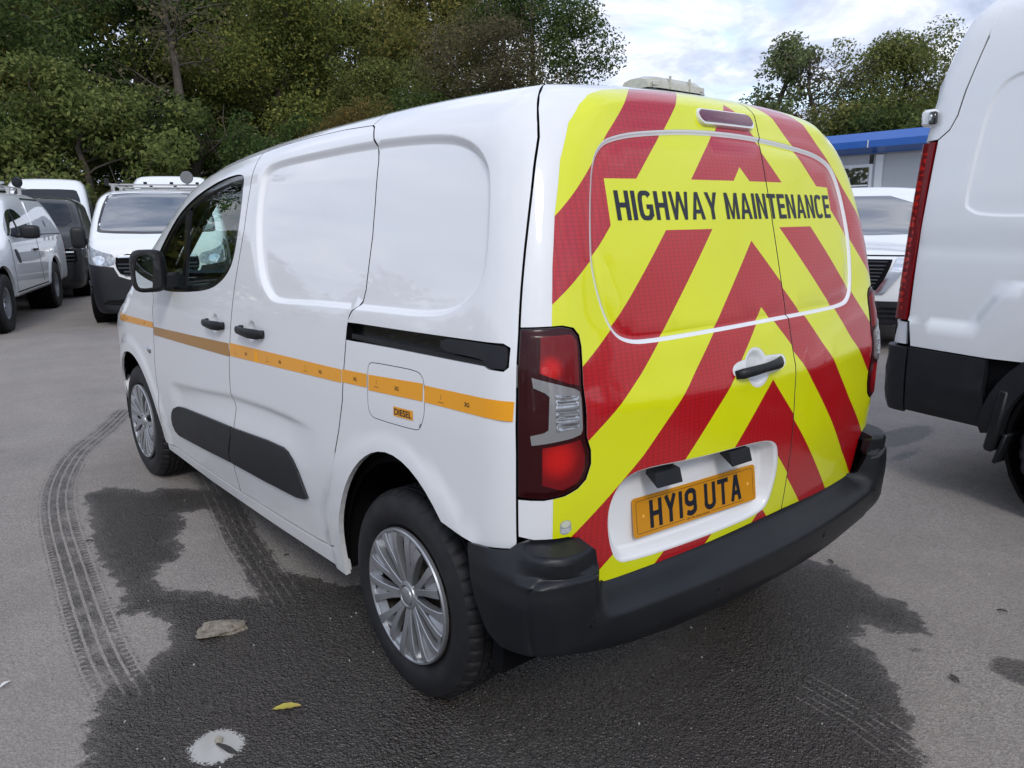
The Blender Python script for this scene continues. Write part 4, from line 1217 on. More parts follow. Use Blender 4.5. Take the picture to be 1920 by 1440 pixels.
br += [np.array([(q * a0_, .50), (q * a0_, .69)]) for q in (1, -1) for a0_ in (.672, .70, .752, .764, .776, .82)]
br += [np.array([(q * .66, k), (q * .95, k)]) for q in (1, -1) for k in (.645, .662, .669, .612, .59)]
br += [np.array([(q * .684, .52), (q * .69, .66)]) for q in (1, -1)]
bc = []
bump_mat = mat('bumper_plastic', (.0085, .0095, .012), .40, spec=.38, noise=(7, .45, (.017, .018, .021)), bump=(800, .3, .0005))
t = bump_mat.node_tree; b_ = t.nodes['Principled BSDF']
# scuffed corner near the ground
tcn = t.nodes.new('ShaderNodeTexCoord'); ds = t.nodes.new('ShaderNodeVectorMath'); ds.operation = 'DISTANCE'; ds.inputs[1].default_value = (-.50, .92, .31)
t.links.new(tcn.outputs['Object'], ds.inputs[0])
m1 = t.nodes.new('ShaderNodeMapRange'); m1.inputs['From Min'].default_value = .13; m1.inputs['From Max'].default_value = .0; m1.inputs['To Max'].default_value = .5
t.links.new(ds.outputs['Value'], m1.inputs['Value'])
nz = t.nodes.new('ShaderNodeTexNoise'); nz.inputs['Scale'].default_value = 45; nz.inputs['Detail'].default_value = 8; nz.inputs['Roughness'].default_value = .75
t.links.new(tcn.outputs['Object'], nz.inputs['Vector'])
ad = t.nodes.new('ShaderNodeMath'); ad.operation = 'ADD'; t.links.new(m1.outputs[0], ad.inputs[0]); t.links.new(nz.outputs['Fac'], ad.inputs[1])
th_ = t.nodes.new('ShaderNodeMapRange'); th_.inputs['From Min'].default_value = .80; th_.inputs['From Max'].default_value = .92; th_.inputs['To Max'].default_value = .8
t.links.new(ad.outputs[0], th_.inputs['Value'])
mi = t.nodes.new('ShaderNodeMixRGB'); mi.inputs[2].default_value = (.16, .155, .15, 1)
old = b_.inputs['Base Color'].links[0].from_socket
t.links.new(old, mi.inputs[1]); t.links.new(th_.outputs[0], mi.inputs[0]); t.links.new(mi.outputs[0], b_.inputs['Base Color'])
bumper = patch('rear_bumper', VH, BK, bump_poly, bump_mat, van, cons=bc, rings=br, step=.026, seg=.012, disp=disp_bump, flange=.03)
for q_ in (1, -1):
    for sx, vx in SENS:
        sn = patch('parking_sensor', VH, BK, circle2(q_ * sx, vx, .0115, 20), M_['gloss_black'], bumper, step=.01, disp=disp_bump, off=.0012, flange=.004)
        patch('sensor_cap', VH, BK, circle2(q_ * sx, vx, .0088, 18), bump_mat, sn, step=.01, disp=disp_bump, off=.0026, flange=.003)
# underside closing the bumper
mb = MB(); mb.box((-.38, 0, .42), (.22, 1.25, .10)); mb.obj('rear_underside', LN, van)
mb = MB(); mb.box((1.35, 0, .40), (2.3, 1.60, .16)); mb.obj('underbody', LN, van)
mb = MB(); mb.box((3.05, 0, .40), (.9, 1.40, .2)); mb.obj('front_underbody', LN, van)

# ---- wheels
def make_tyre(R=.326, w=.205, rim=.212, seg_n=240):
    prof = [(rim - .004, .068), (rim + .010, .086), (.245, .0985), (.268, .1015), (.285, .0975), (.299, .092), (.302, .0905), (.309, .088), (.316, .080), (.3225, .070),
            (.3255, .058), (.3262, .052), (.3262, .047), (.318, .0455), (.318, .0405), (.3262, .039), (.3266, .022), (.3266, .0185), (.318, .0165), (.318, .0115), (.3266, .0095), (.3268, 0)]
    full = prof + [(r, -h) for r, h in prof[::-1][1:]]
    V = []; n = seg_n; m_ = len(full)
    sip = {7, 8, 9, 10, 11, 12, 13, 16}
    for k in range(n):
        a = 2 * math.pi * k / n
        for j, (r, h) in enumerate(full):
            jj = j if j < m_ // 2 else m_ - 1 - j
            rr = r
            if k % 5 == 0 and 8 <= jj <= 13: rr = r - .0055
            if k % 5 == 2 and jj in (16, 17, 20, 21): rr = r - .006
            V.append((rr * math.cos(a), h, rr * math.sin(a)))
    Fc = []
    for k in range(n):
        for j in range(m_ - 1):
            a_, b2 = k * m_ + j, ((k + 1) % n) * m_ + j
            Fc.append((a_, a_ + 1, b2 + 1, b2))
    mb = MB(); mb.add(V, Fc)
    me = mb.mesh('tyre', True, 28); me.materials.append(M_['rubber'])
    return me
tyre_me = make_tyre()
mb = MB(); mb.revolve([(0, .055), (.06, .055), (.075, .04), (.15, .03), (.185, .02), (.19, .062), (.206, .070), (.211, .078), (.213, .05), (.20, -.06), (.205, -.075), (.212, -.075)], 48)
wheel_me = mb.mesh('wheel', True, 35); wheel_me.materials.append(M_['steel'])
mb = MB()
# brake disc / bolts seen through the cover
for k in range(10):
    a = 2 * math.pi * k / 10
    mb.tube([(.115 * math.cos(a), .035, .115 * math.sin(a)), (.115 * math.cos(a), .048, .115 * math.sin(a))], .014, 8)
bolt_me = mb.mesh('wheel_bolts', False); bolt_me.materials.append(M_['steel'])
def cover_mesh():
    mb = MB()
    # rim ring
    mb.revolve([(.1985, .066), (.2005, .0745), (.2050, .0785), (.2095, .0785), (.2125, .074), (.2130, .064)], 72)
    # hub
    mb.revolve([(0, .076), (.020, .0755), (.027, .073), (.030, .068)], 28)
    mb.revolve([(.030, .066), (.034, .072), (.043, .070), (.047, .060)], 28)
    def yprof(r): return np.interp(r, [.03, .05, .10, .15, .19, .205], [.064, .068, .074, .079, .080, .076])
    NB = 9
    for k in range(NB):
        th = 2 * math.pi * k / NB + .12
        for sgn in (-1, 1):
            rows = []
            for r, ang, hw in [(.034, .08, .0095), (.06, .085, .0102), (.09, .102, .0102), (.12, .126, .0105), (.15, .150, .0112), (.18, .168, .0126), (.203, .180, .0140)]:
                a = th + sgn * ang
                c_ = np.array([math.cos(a), math.sin(a)]); t_ = np.array([-math.sin(a), math.cos(a)])
                y = float(yprof(r)) + (.004 if sgn > 0 else 0) * (r - .03) / .17
                e = hw
                pl = c_ * r - t_ * e; pr2 = c_ * r + t_ * e; il = c_ * r - t_ * (e - .0018); ir = c_ * r + t_ * (e - .0018)
                rows.append([(pl[0], y - .024, pl[1]), (pl[0], y - .0018, pl[1]), (il[0], y, il[1]), (ir[0], y, ir[1]), (pr2[0], y - .0018, pr2[1]), (pr2[0], y - .024, pr2[1])])
            V = [p for r_ in rows for p in r_]
            Fc = [(i * 6 + j, i * 6 + j + 1, (i + 1) * 6 + j + 1, (i + 1) * 6 + j) for i in range(len(rows) - 1) for j in range(5)]
            mb.add(V, Fc)
        # web between the twins, dished
        pts = []
        for r, ang in [(.120, .03), (.145, .07), (.17, .10), (.203, .130)]: pts.append((r, ang))
        V = []; 
        for r, ang in pts:
            for q in (-1, -.5, 0, .5, 1):
                a = th + ang * q
                V.append((r * math.cos(a), float(yprof(r)) - .006 - .010 * (1 - abs(q)) * (r - .09) / .11, r * math.sin(a)))
        Fc = [(i * 5 + j, i * 5 + j + 1, (i + 1) * 5 + j + 1, (i + 1) * 5 + j) for i in range(3) for j in range(4)]
        mb.add(V, Fc)
        # outer web between neighbouring pairs
        V = []
        tn = th + math.pi / NB
        for r, ang, dep in [(.165, .10, .024), (.180, .12, .016), (.192, .135, .008), (.204, .145, .004)]:
            for q in (-1, -.5, 0, .5, 1):
                a = tn + ang * q
                V.append((r * math.cos(a), float(yprof(r)) - dep, r * math.sin(a)))
        mb.add(V, Fc)
    me = mb.mesh('wheel_cover', True, 25); me.materials.append(M_['silver'])
    return me
cover_me = cover_mesh()
well_mb = MB()
Vw = []; aw = np.radians(np.linspace(-12, 192, 41))
for a_ in aw:
    for r_w, h_w in ((.395, .125), (.435, .12), (.435, -.22), (.0, -.22)): Vw.append((r_w * math.cos(a_), h_w, r_w * math.sin(a_)))
well_mb.add(Vw, [(i_ * 4 + j_, i_ * 4 + j_ + 1, (i_ + 1) * 4 + j_ + 1, (i_ + 1) * 4 + j_) for i_ in range(40) for j_ in range(3)])
well_me = well_mb.mesh('wheel_arch_liner', False); well_me.materials.append(LN)
Yw = .783
for wx_, sd, toe in ((0., 1, 0), (2.785, 1, .0), (0., -1, 0), (2.785, -1, 0)):
    wo = link('wheel', wheel_me, van); wo.location = (wx_, sd * (Yw + .012), .326); wo.rotation_euler = (0, random.random() * 0 + (.35 if wx_ < 1 else 1.1), toe)
    if sd < 0: wo.rotation_euler = (0, .3, math.pi)
    for nm, me in (('tyre', tyre_me), ('wheel_cover', cover_me), ('wheel_bolts', bolt_me)):
        o = link(nm, me, wo)
        if nm == 'wheel_cover': o.location = (0, .024, 0)
    o = link('wheel_arch_liner', well_me, van); o.location = (wx_, sd * (Yw - .04), .345)
    if sd < 0: o.rotation_euler = (0, 0, math.pi)

# ---- door mirrors
def housing(cx, cy, cz, w, d, h):
    """rounded box as a superellipsoid grid"""
    V = []; Fc = []; nu, nv = 24, 14
    def se(c, p): return np.sign(c) * abs(c) ** p
    for i in range(nv + 1):
        b = -math.pi / 2 + math.pi * i / nv
        for j in range(nu):
            a = 2 * math.pi * j / nu
            V.append((cx + d / 2 * se(math.cos(b), .5) * se(math.cos(a), .55), cy + w / 2 * se(math.cos(b), .5) * se(math.sin(a), .55), cz + h / 2 * se(math.sin(b), .5)))
    for i in range(nv):
        for j in range(nu):
            Fc.append((i * nu + j, i * nu + (j + 1) % nu, (i + 1) * nu + (j + 1) % nu, (i + 1) * nu + j))
    return V, Fc
for sd in (1, -1):
    mb = MB()
    V, Fc = housing(0, 0, 0, .152, .085, .196); mb.add(V, Fc)
    mir = mb.obj('door_mirror', PL, van, True, 60)
    mir.location = (1.955, sd * 1.003, 1.226); mir.rotation_euler = (0, 0, sd * math.radians(-6))
    poly = smooth(np.array([(-.060, .066), (-.045, .088), (.03, .090), (.058, .07), (.070, .0), (.066, -.070), (.045, -.088), (-.045, -.082), (-.060, -.062)]) * [sd * .84, .86], 1)
    mb = MB(); mb.prism([tuple(p) for p in poly], (-.0435, 0, 0), (0, 1, 0), (0, 0, 1), (-1, 0, 0), .002); g = mb.obj('mirror_glass', M_['mirror'], mir); g.location = (0, sd * .012, 0)
    g.rotation_euler = (0, math.radians(-1), sd * math.radians(8))
    mb = MB(); mb.revolve([(.0, 0)] * 1 + [(.001, 0)], 4) if False else None
    mb = MB(); mb.prism([tuple(p) for p in np.array(poly) * 1.12], (-.0405, sd * .01, 0), (0, 1, 0), (0, 0, 1), (-1, 0, 0), .002); mb.obj('mirror_bezel', M_['gloss_black'], mir)
    mb = MB(); mb.box((0.0, -sd * .100, -.050), (.05, .10, .080), bev=.012); mb.box((0.01, -sd * .142, -.045), (.07, .03, .10), bev=.01); mb.obj('mirror_arm', PL, mir, True, 40)

# ---- roof beacon bar
bz = float(VH.top(np.array([-.17]), np.array([0.]))[0, 2])
bb = thing('beacon_bar', 'cream plastic beacon light bar on the roof above the chevron doors', 'beacon', (-.20, -.01, bz))
def barlens(y0, y1, n=5):
    V = []
    prof = [(-.066, .0), (-.064, .020), (-.050, .034), (-.02, .040), (.02, .040), (.050, .034), (.064, .020), (.066, .0)]
    for y in np.linspace(y0, y1, n):
        e_ = np.clip((abs(y) - .095) / .045, 0, 1); f = 1 - .16 * e_; dz = -.010 * e_ ** 1.5
        for x, z in prof: V.append((x * f, y, z + (dz if z > .015 else 0)))
    m_ = len(prof)
    Fc = [(i * m_ + j, i * m_ + j + 1, (i + 1) * m_ + j + 1, (i + 1) * m_ + j) for i in range(n - 1) for j in range(m_ - 1)]
    Fc += [tuple(range(m_))[::-1], tuple(range((n - 1) * m_, n * m_))]
    return V, Fc
for y0, y1 in ((-.140, -.050), (-.047, .047), (.050, .140)):
    mb = MB(); V, Fc = barlens(y0, y1); mb.add(V, Fc); l = mb.obj('beacon_lens', M_['cream'], bb, True, 25)
    l.location = (0, 0, .012)
    for q in (.3, .72):
        yq = y0 + (y1 - y0) * q
        mb = MB(); mb.box((-.0625, yq, .013), (.006, .026, .014), bev=.002); mb.obj('beacon_reflector', mat('beacon_grey', (.50, .49, .42), .3), l)
mb = MB(); mb.box((0, 0, .004), (.128, .275, .018), bev=.005); mb.obj('beacon_base', M_['gloss_black'], bb)
for y_ in (-.0485, .0485):
    mb = MB(); mb.box((-.064, y_, .034), (.008, .005, .034), bev=.001); mb.obj('beacon_clip', M_['cream'], bb)

# ---- cabin
mb = MB(); mb.box((2.35, 0, .98), (.55, 1.50, .26), bev=.09); mb.box((2.62, 0, 1.04), (.35, 1.40, .06), bev=.02); mb.obj('dashboard', M_['dash'], van, True, 40)
mb = MB(); mb.box((1.17, 0, 1.0), (.03, 1.58, 1.2), bev=.01); mb.obj('bulkhead', M_['grey'], van)
for y_, nm in ((.42, 's'), (-.42, 's')):
    mb = MB(); mb.box((1.72, y_, .66), (.50, .50, .16), bev=.06); mb.obj('seat', M_['seat'], van, True, 60)
    mb = MB(); mb.box((1.42, y_, 1.0), (.15, .48, .62), R=Matrix.Rotation(math.radians(-14), 3, 'Y'), bev=.06); mb.obj('seat_backrest', M_['seat'], van, True, 60)
    mb = MB(); mb.box((1.335, y_, 1.40), (.09, .26, .17), R=Matrix.Rotation(math.radians(-14), 3, 'Y'), bev=.04); mb.obj('headrest', M_['seat'], van, True, 60)
mb = MB()
ringp = [(2.02 + .05 * math.sin(a) * .5, -.40 + .185 * math.cos(a), 1.06 + .175 * math.sin(a)) for a in np.linspace(0, 2 * math.pi, 25)]
mb.tube(ringp, .014, 8, False); mb.box((2.06, -.40, 1.05), (.05, .14, .10), bev=.02); mb.obj('steering_wheel', M_['gloss_black'], van, True)
mb = MB(); mb.box((2.0, 0, 1.585), (.10, .22, .06), bev=.02); mb.tube([(2.03, 0, 1.60), (2.08, 0, 1.66)], .01); mb.obj('rear_view_mirror', M_['gloss_black'], van)
patch('headlining', VH, VH.top, np.array([(1.15, .56), (1.95, .52), (1.95, -.52), (1.15, -.56)]), mat('headlining_dark', (.05, .05, .052), .9), van, step=.1, off=-.035, flange=0)
# clear plastic bottle standing on the dashboard
bt = MB(); bt.revolve([(0.001, 0), (.036, 0), (.038, .01), (.036, .02), (.038, .035), (.035, .05), (.038, .065), (.035, .08), (.038, .095), (.036, .12), (.030, .15), (.016, .18), (.014, .19), (.015, .21), (.001, .212)], 20, 'Z')
bo_ = bt.obj('plastic_bottle', M_['bottle'], None, True); bo_.location = (2.42, .40, 1.112); tag(bo_, 'clear ribbed plastic bottle standing on the dashboard behind the side window', 'bottle')
# ------------------------------------------------------------------ other vehicles in the yard
def shell(H, name, parent, m, x0, x1, zc=.95, arches=(), nu=130, nv=110, mid=70):
    """closed body skin: a fan of rays at each end, rings between; wheel openings left out"""
    k = (nu - mid) // 2
    ps = [(-a, x0) for a in np.linspace(89.5, 3, k)] + [(0, x) for x in np.linspace(x0, x1, mid)] + [(a, x1) for a in np.linspace(3, 89.5, k)]
    ph = np.linspace(0, 2 * np.pi, nv, endpoint=False)
    O = []; D = []
    for a, x in ps:
        a = math.radians(a)
        zz = min(zc, float(H.Zr(np.array(x))) - .25)
        for p_ in ph:
            O.append((x, 0, zz)); D.append((math.sin(a), math.cos(a) * math.cos(p_), math.cos(a) * math.sin(p_)))
    O = np.array(O); D = np.array(D)
    P = H.hit(O, D, 4.5, 30)
    nps = len(ps)
    i = np.arange(nps - 1)[:, None] * nv; j = np.arange(nv)[None, :]; j2 = (j + 1) % nv
    F_ = np.stack([(i + j), (i + j2), (i + nv + j2), (i + nv + j)], -1).reshape(-1, 4)
    bad = np.zeros(len(P), bool)
    for cx, cz, r in arches:
        bad |= (np.hypot(P[:, 0] - cx, P[:, 2] - cz) < r) & (np.abs(P[:, 1]) > .45)
    F_ = F_[~bad[F_].any(1)]
    fn = np.cross(P[F_[:, 2]] - P[F_[:, 0]], P[F_[:, 3]] - P[F_[:, 1]])
    G_ = H.G(P)
    flip = np.sum(fn * G_[F_].mean(1), 1) < 0
    F_[flip] = F_[flip][:, ::-1]
    me = mesh_np(name, P, F_)
    me.materials.append(m)
    o = bpy.data.objects.new(name, me); COL.objects.link(o); o.parent = parent
    return o

def ring_poly(cx, cz, r0, r1, a0, a1, n=26):
    a = np.radians(np.linspace(a0, a1, n))
    o = np.stack([cx + r1 * np.cos(a), cz + r1 * np.sin(a)], 1); i = np.stack([cx + r0 * np.cos(a), cz + r0 * np.sin(a)], 1)
    return np.concatenate([o, i[::-1]])

def road_wheel(parent, x, y, z, R, w, rim, m_rim, style='steel', steer=0.0):
    s_ = 1 if y > 0 else -1
    mb = MB()
    h = w / 2
    blocks = 90; V = []; Fc = []
    prof = [(rim - .005, h * .7), (rim + .01, h * .9), (rim + (R - rim) * .45, h * 1.02), (R * .93, h * .97), (R * .975, h * .86), (R, h * .68), (R, h * .35), (R - .008, h * .33), (R - .008, h * .27), (R, h * .25), (R, 0)]
    full = prof + [(r, -q) for r, q in prof[::-1][1:]]
    m_ = len(full)
    for k in range(blocks):
        a = 2 * math.pi * k / blocks
        for j, (r, q) in enumerate(full):
            jj = min(j, m_ - 1 - j)
            rr = r - (.008 if (k % 3 == 0 and 3 <= jj <= 6) else 0)
            V.append((rr * math.cos(a), q, rr * math.sin(a)))
    Fc = [(k * m_ + j, k * m_ + j + 1, ((k + 1) % blocks) * m_ + j + 1, ((k + 1) % blocks) * m_ + j) for k in range(blocks) for j in range(m_ - 1)]
    mb = MB(); mb.revolve([(0, h * .35), (.055, h * .35), (.06, h * .25), (.085, h * .22), (.10, h * .42), (rim * .72, h * .45), (rim * .82, h * .15), (rim * .9, h * .2), (rim * .93, h * .75), (rim + .004, h * .82), (rim + .006, h * .6), (rim - .01, -h * .6)], 40)
    wo = mb.obj('wheel', m_rim, parent, True, 35); wo.location = (x, y, z); wo.rotation_euler = (0, 0, (0 if s_ > 0 else math.pi) + steer)
    t = MB(); t.add(V, Fc); t.obj('tyre', M_['rubber'], wo, True, 30)
    b = MB()
    for k in range(10 if style == 'steel' else 0):
        a = 2 * math.pi * k / 10
        b.tube([(rim * .60 * math.cos(a), h * .40, rim * .60 * math.sin(a)), (rim * .60 * math.cos(a), h * .462, rim * .60 * math.sin(a))], .013, 8)
    if style == 'steel': b.obj('wheel_openings', LN, wo)
    mb = MB(); mb.revolve([(R + .05, h * 1.0), (R + .07, h * 1.0), (R + .07, -.24), (0, -.24)], 28); w2 = mb.obj('wheel_arch_liner', LN, parent); w2.location = (x, y - s_ * .03, z + .02)
    if s_ < 0: w2.rotation_euler = (0, 0, math.pi)
    return wo

def lift_nose(H, x0): return lambda u, v: H.nose(u, v, x0)
def both(fn):
    for mir in (False, True): fn(mir)

def roof_rack(parent, bars, x0, x1, z, hw):
    mb = MB()
    for x in bars: mb.box((x, 0, z), (.05, 2 * hw, .025), bev=.008)
    for x in bars:
        for s_ in (-1, 1): mb.box((x, s_ * hw * .92, z - .05), (.05, .05, .09))
    for s_ in (-1, 1): mb.tube([(x0, s_ * hw, z + .015), (x1, s_ * hw, z + .015)], .012, 8)
    mb.obj('roof_rack', mat('rack_alloy', (.42, .42, .41), .4, metal=.3), parent)
    mb = MB()
    for x in bars:
        for y in np.linspace(-hw * .8, hw * .8, 4): mb.box((x + .01, y, z + .028), (.05, .05, .03), bev=.005)
    for s_ in (-1, 1): mb.box((x1, s_ * hw, z + .03), (.06, .06, .10), bev=.01)
    mb.obj('rack_clamps', PL, parent)

# ---- medium white van facing the camera
MVH = Hull(pchip([.1, .25, .5, .8, 1.1, 1.3, 1.6, 1.85, 2.0], [.86, .92, .955, .97, .955, .925, .86, .80, .74]),
           pchip([-1.1, -.8, 2.6, 3.3, 3.7, 3.95, 4.1], [.05, .01, 0, .03, .09, .20, .40]),
           pchip([-1.2, -.8, 1, 2.4, 2.75, 3.05, 3.40, 3.60, 3.85, 3.97, 4.05, 4.15], [1.87, 1.92, 1.93, 1.91, 1.86, 1.68, 1.38, 1.265, 1.16, 1.07, .90, .40]),
           lambda y, z: .96 - .05 * y * y + 0 * z, lambda y, z: 3.99 - .14 * y * y - .10 * np.clip((z - .6) / .6, 0, 1) ** 2, crown=(.035, .75, 2.4), ks=(.16, .14, .12), floor=.19)
def medium_van(loc, rz, name, label, group=None, rack=True, m='white2'):
    t = thing(name, label, 'van', (loc[0], loc[1], 0), rz, group)
    H = MVH; W_ = M_[m]
    shell(H, 'body', t, W_, -.5, 3.2, .95, [(0, .34, .40), (3.1, .34, .40)], nu=190, nv=150, mid=80)
    nl = lift_nose(H, 2.0)
    patch('windscreen', H, nl, smooth(np.array([(-.76, 1.345), (-.66, 1.775), (-.58, 1.815), (0, 1.84), (.58, 1.815), (.66, 1.775), (.76, 1.345), (.70, 1.305), (0, 1.285), (-.70, 1.305)]), 1), M_['dark_glass'], t, step=.06, off=.004, flange=.02)
    patch('windscreen_surround', H, nl, smooth(np.array([(-.80, 1.31), (-.70, 1.79), (-.60, 1.835), (0, 1.858), (.60, 1.835), (.70, 1.79), (.80, 1.31), (.72, 1.275), (0, 1.255), (-.72, 1.275)]), 1), M_['gloss_black'], t, step=.06, off=.0015, flange=.01)
    bz_ = [(-1.0, .20), (-1.0, .92), (-.80, .895), (-.37, .822), (-.33, .70), (-.25, .655), (0, .64)]
    bp = np.array(bz_ + [(-x, z) for x, z in bz_[::-1][1:]])
    def bfun(u, v):
        # rays forward for the face, clipped to the body's flank for the corners
        return H.hit(np.stack([np.full_like(u, 3.25), np.clip(u, -.7, .7) * .75, v], 1), np.stack([np.cos(np.clip(u / .98, -1, 1) * 1.05), np.sin(np.clip(u / .98, -1, 1) * 1.05), 0 * u], 1), 2.5)
    patch('front_bumper', H, bfun, bp, M_['cladding'], t, step=.05, off=.012, flange=.03)
    for s_ in (-1, 1):
        patch('headlamp', H, bfun, smooth(np.array([(.93, 1.20), (.96, .98), (.92, .905), (.60, .850), (.37, .825), (.35, .985), (.50, 1.035), (.72, 1.15)]) * [s_, 1], 1), M_['headlamp'], t, step=.04, off=.010, flange=.03)
        patch('headlamp_bulb', H, bfun, circle2(s_ * .50, .915, .062, 18), M_['chrome'], t, step=.03, off=.013, flange=.02)
        patch('fog_lamp_recess', H, bfun, smooth(np.array([(.90, .62), (.60, .55), (.66, .47), (.72, .43), (.88, .45)]) * [s_, 1], 1), LN, t, step=.04, off=.016, flange=.01)
        patch('fog_lamp', H, bfun, circle2(s_ * .76, .51, .050, 16), M_['headlamp'], t, step=.03, off=.020, flange=.01)
        patch('bumper_blade', H, bfun, np.array([(.91, .63), (.62, .575), (.62, .560), (.90, .605)]) * [s_, 1], M_['cladding'], t, step=.04, off=.035, flange=.03)
    patch('grille', H, bfun, smooth(np.array([(-.345, .99), (-.355, .83), (-.30, .70), (0, .67), (.30, .70), (.355, .83), (.345, .99), (0, 1.01)]), 1), LN, t, step=.05, off=.016, flange=.03)
    for k, z in enumerate((.96, .86, .81, .76, .715)):
        w_ = .33 if z > .8 else .28
        patch('grille_slat', H, bfun, np.array([(-w_, z - (.016 if k == 0 else .010)), (w_, z - (.016 if k == 0 else .010)), (w_, z + (.016 if k == 0 else .010)), (-w_, z + (.016 if k == 0 else .010))]), M_['chrome'] if k == 0 else M_['gloss_black'], t, step=.06, off=.028, flange=.02)
    patch('lower_grille', H, bfun, smooth(np.array([(-.52, .30), (-.40, .40), (.40, .40), (.52, .30)]), 1), LN, t, step=.05, off=.015, flange=.01)
    for z in (.325, .35, .375): patch('grille_slat', H, bfun, np.array([(-.45, z), (.45, z), (.45, z + .008), (-.45, z + .008)]), M_['gloss_black'], t, step=.06, off=.022, flange=.02)
    for s_ in (-1, 1):
        mb = MB(); V, Fc = housing(0, 0, 0, .20, .14, .31); mb.add(V, Fc); mb.box((-.02, -s_ * .14, -.06), (.06, .14, .09), bev=.02)
        o = mb.obj('door_mirror', PL, t, True, 50); o.location = (2.92, s_ * 1.10, 1.21)
        patch('side_window', H, H.side, H.pick([(2.15, 1.25), (2.95, 1.22), (2.6, 1.62), (2.15, 1.66)]), M_['dark_glass'], t, step=.06, off=.003, flange=.01, mirror=s_ < 0)
    both(lambda mir: [patch('wheel_arch_lip', H, H.side_raw, ring_poly(cx, .34, .39, .45, -8, 188), W_, t, step=.05, off=.006, flange=.04, mirror=mir) for cx in (0., 3.1)])
    for x in (0, 3.1):
        for s_ in (-1, 1): road_wheel(t, x, s_ * .86, .325, .325, .21, .20, M_['silver'])
    if rack:
        roof_rack(t, (.2, 1.2, 2.3), -.3, 2.5, 1.985, .70)
    return t
mv = medium_van((13.376 - .051 - .02, -2.42 - .141), math.radians(160), 'medium_van', 'white van facing the camera with dark bumper and roof rack, behind the door mirror', 'vans parked in the yard')
mb = MB(); mb.revolve([(.001, .02), (.085, .02), (.095, 0), (.085, -.05), (.001, -.055)], 24); mb.box((0, 0, -.10), (.03, .25, .03))
o = mb.obj('rack_lamp', M_['grey'], mv, True, 40); o.location = (2.5, .42, 2.09); o.rotation_euler = (0, 0, math.radians(-90))

# ---- tall vans further back
HVH = Hull(pchip([.1, .3, .6, 1.0, 1.5, 2.1, 2.5, 2.7], [.88, .97, 1.0, 1.01, .985, .93, .86, .75]),
           pchip([-1.3, -1, 3.2, 3.9, 4.3, 4.6], [.03, 0, 0, .06, .20, .45]),
           pchip([-1.3, -1, 1, 2.3, 2.55, 2.75, 3.35, 3.6, 4.1, 4.35, 4.5, 4.6], [2.50, 2.56, 2.58, 2.54, 2.42, 2.22, 1.55, 1.33, 1.15, .98, .75, .4]),
           lambda y, z: 1.15 + 0 * z, lambda y, z: 4.42 - .16 * y * y - .12 * np.clip((z - .5) / .7, 0, 1) ** 2, crown=(.05, .9, 2.6), ks=(.18, .14, .10), floor=.22)
def tall_van(loc, rz, label, m, screen='black_glass'):
    t = thing('tall_van', label, 'van', (loc[0], loc[1], 0), rz, 'vans parked in the yard')
    H = HVH
    shell(H, 'body', t, m, -.7, 3.4, 1.1, [(0, .36, .42), (3.6, .36, .42)], nu=120, nv=90, mid=60)
    nl = lift_nose(H, 1.9)
    patch('windscreen', H, nl, smooth(np.array([(-.82, 1.52), (-.74, 2.20), (-.6, 2.26), (.6, 2.26), (.74, 2.20), (.82, 1.52), (.7, 1.46), (-.7, 1.46)]), 1), M_[screen], t, step=.08, off=.004, flange=.02)
    patch('grille', H, nl, smooth(np.array([(-.5, .95), (-.46, .65), (.46, .65), (.5, .95)]), 1), M_['gloss_black'], t, step=.08, off=.006, flange=.02)
    patch('front_bumper', H, nl, smooth(np.array([(-.86, .28), (-.9, .60), (.9, .60), (.86, .28)]), 1), M_['cladding'], t, step=.08, off=.01, flange=.02)
    for s_ in (-1, 1): patch('headlamp', H, nl, smooth(np.array([(.56, .78), (.86, .82), (.86, 1.05), (.66, .98)]) * [s_, 1], 1), M_['headlamp'], t, step=.06, off=.006, flange=.02)
    both(lambda mir: patch('side_window', H, H.side_raw, np.array([(2.3, 1.35), (3.25, 1.32), (2.75, 1.85), (2.3, 1.9)]), M_['black_glass'], t, step=.1, off=.004, flange=.01, mirror=mir))
    for x in (0, 3.6):
        for s_ in (-1, 1): road_wheel(t, x, s_ * .88, .35, .35, .22, .20, M_['silver'])
    return t
def at_px(d, lateral): pass
tall_van((24.7, -2.8), math.radians(166), 'tall white van behind the black van, only its pale roof and screen showing', M_['white2'])
tall_van((21.55, -5.3), math.radians(160), 'farthest white high roof van, seen above the roof rack of the medium van', M_['white2'])

# ---- black van between the pickup and the medium white van
bv = thing('black_van', 'black van with chrome grille bar between the pickup and the white van', 'van', (18.6, -1.42, 0), math.radians(166), 'vans parked in the yard')
H = MVH
shell(H, 'body', bv, M_['black_paint'], -.5, 3.2, .95, [(0, .34, .40), (3.1, .34, .40)], nu=120, nv=90, mid=60)
nl = lift_nose(H, 2.0)
patch('windscreen', H, nl, smooth(np.array([(-.74, 1.33), (-.66, 1.76), (-.58, 1.80), (.58, 1.80), (.66, 1.76), (.74, 1.33), (0, 1.30)]), 1), M_['black_glass'], bv, step=.08, off=.004, flange=.02)
def bfun2(u, v): return MVH.hit(np.stack([np.full_like(u, 3.25), np.clip(u, -.7, .7) * .75, v], 1), np.stack([np.cos(np.clip(u / .98, -1, 1) * 1.05), np.sin(np.clip(u / .98, -1, 1) * 1.05), 0 * u], 1), 2.5)
patch('grille', H, bfun2, smooth(np.array([(-.5, 1.0), (-.5, .60), (.5, .60), (.5, 1.0)]), 1), LN, bv, step=.08, off=.010, flange=.02)
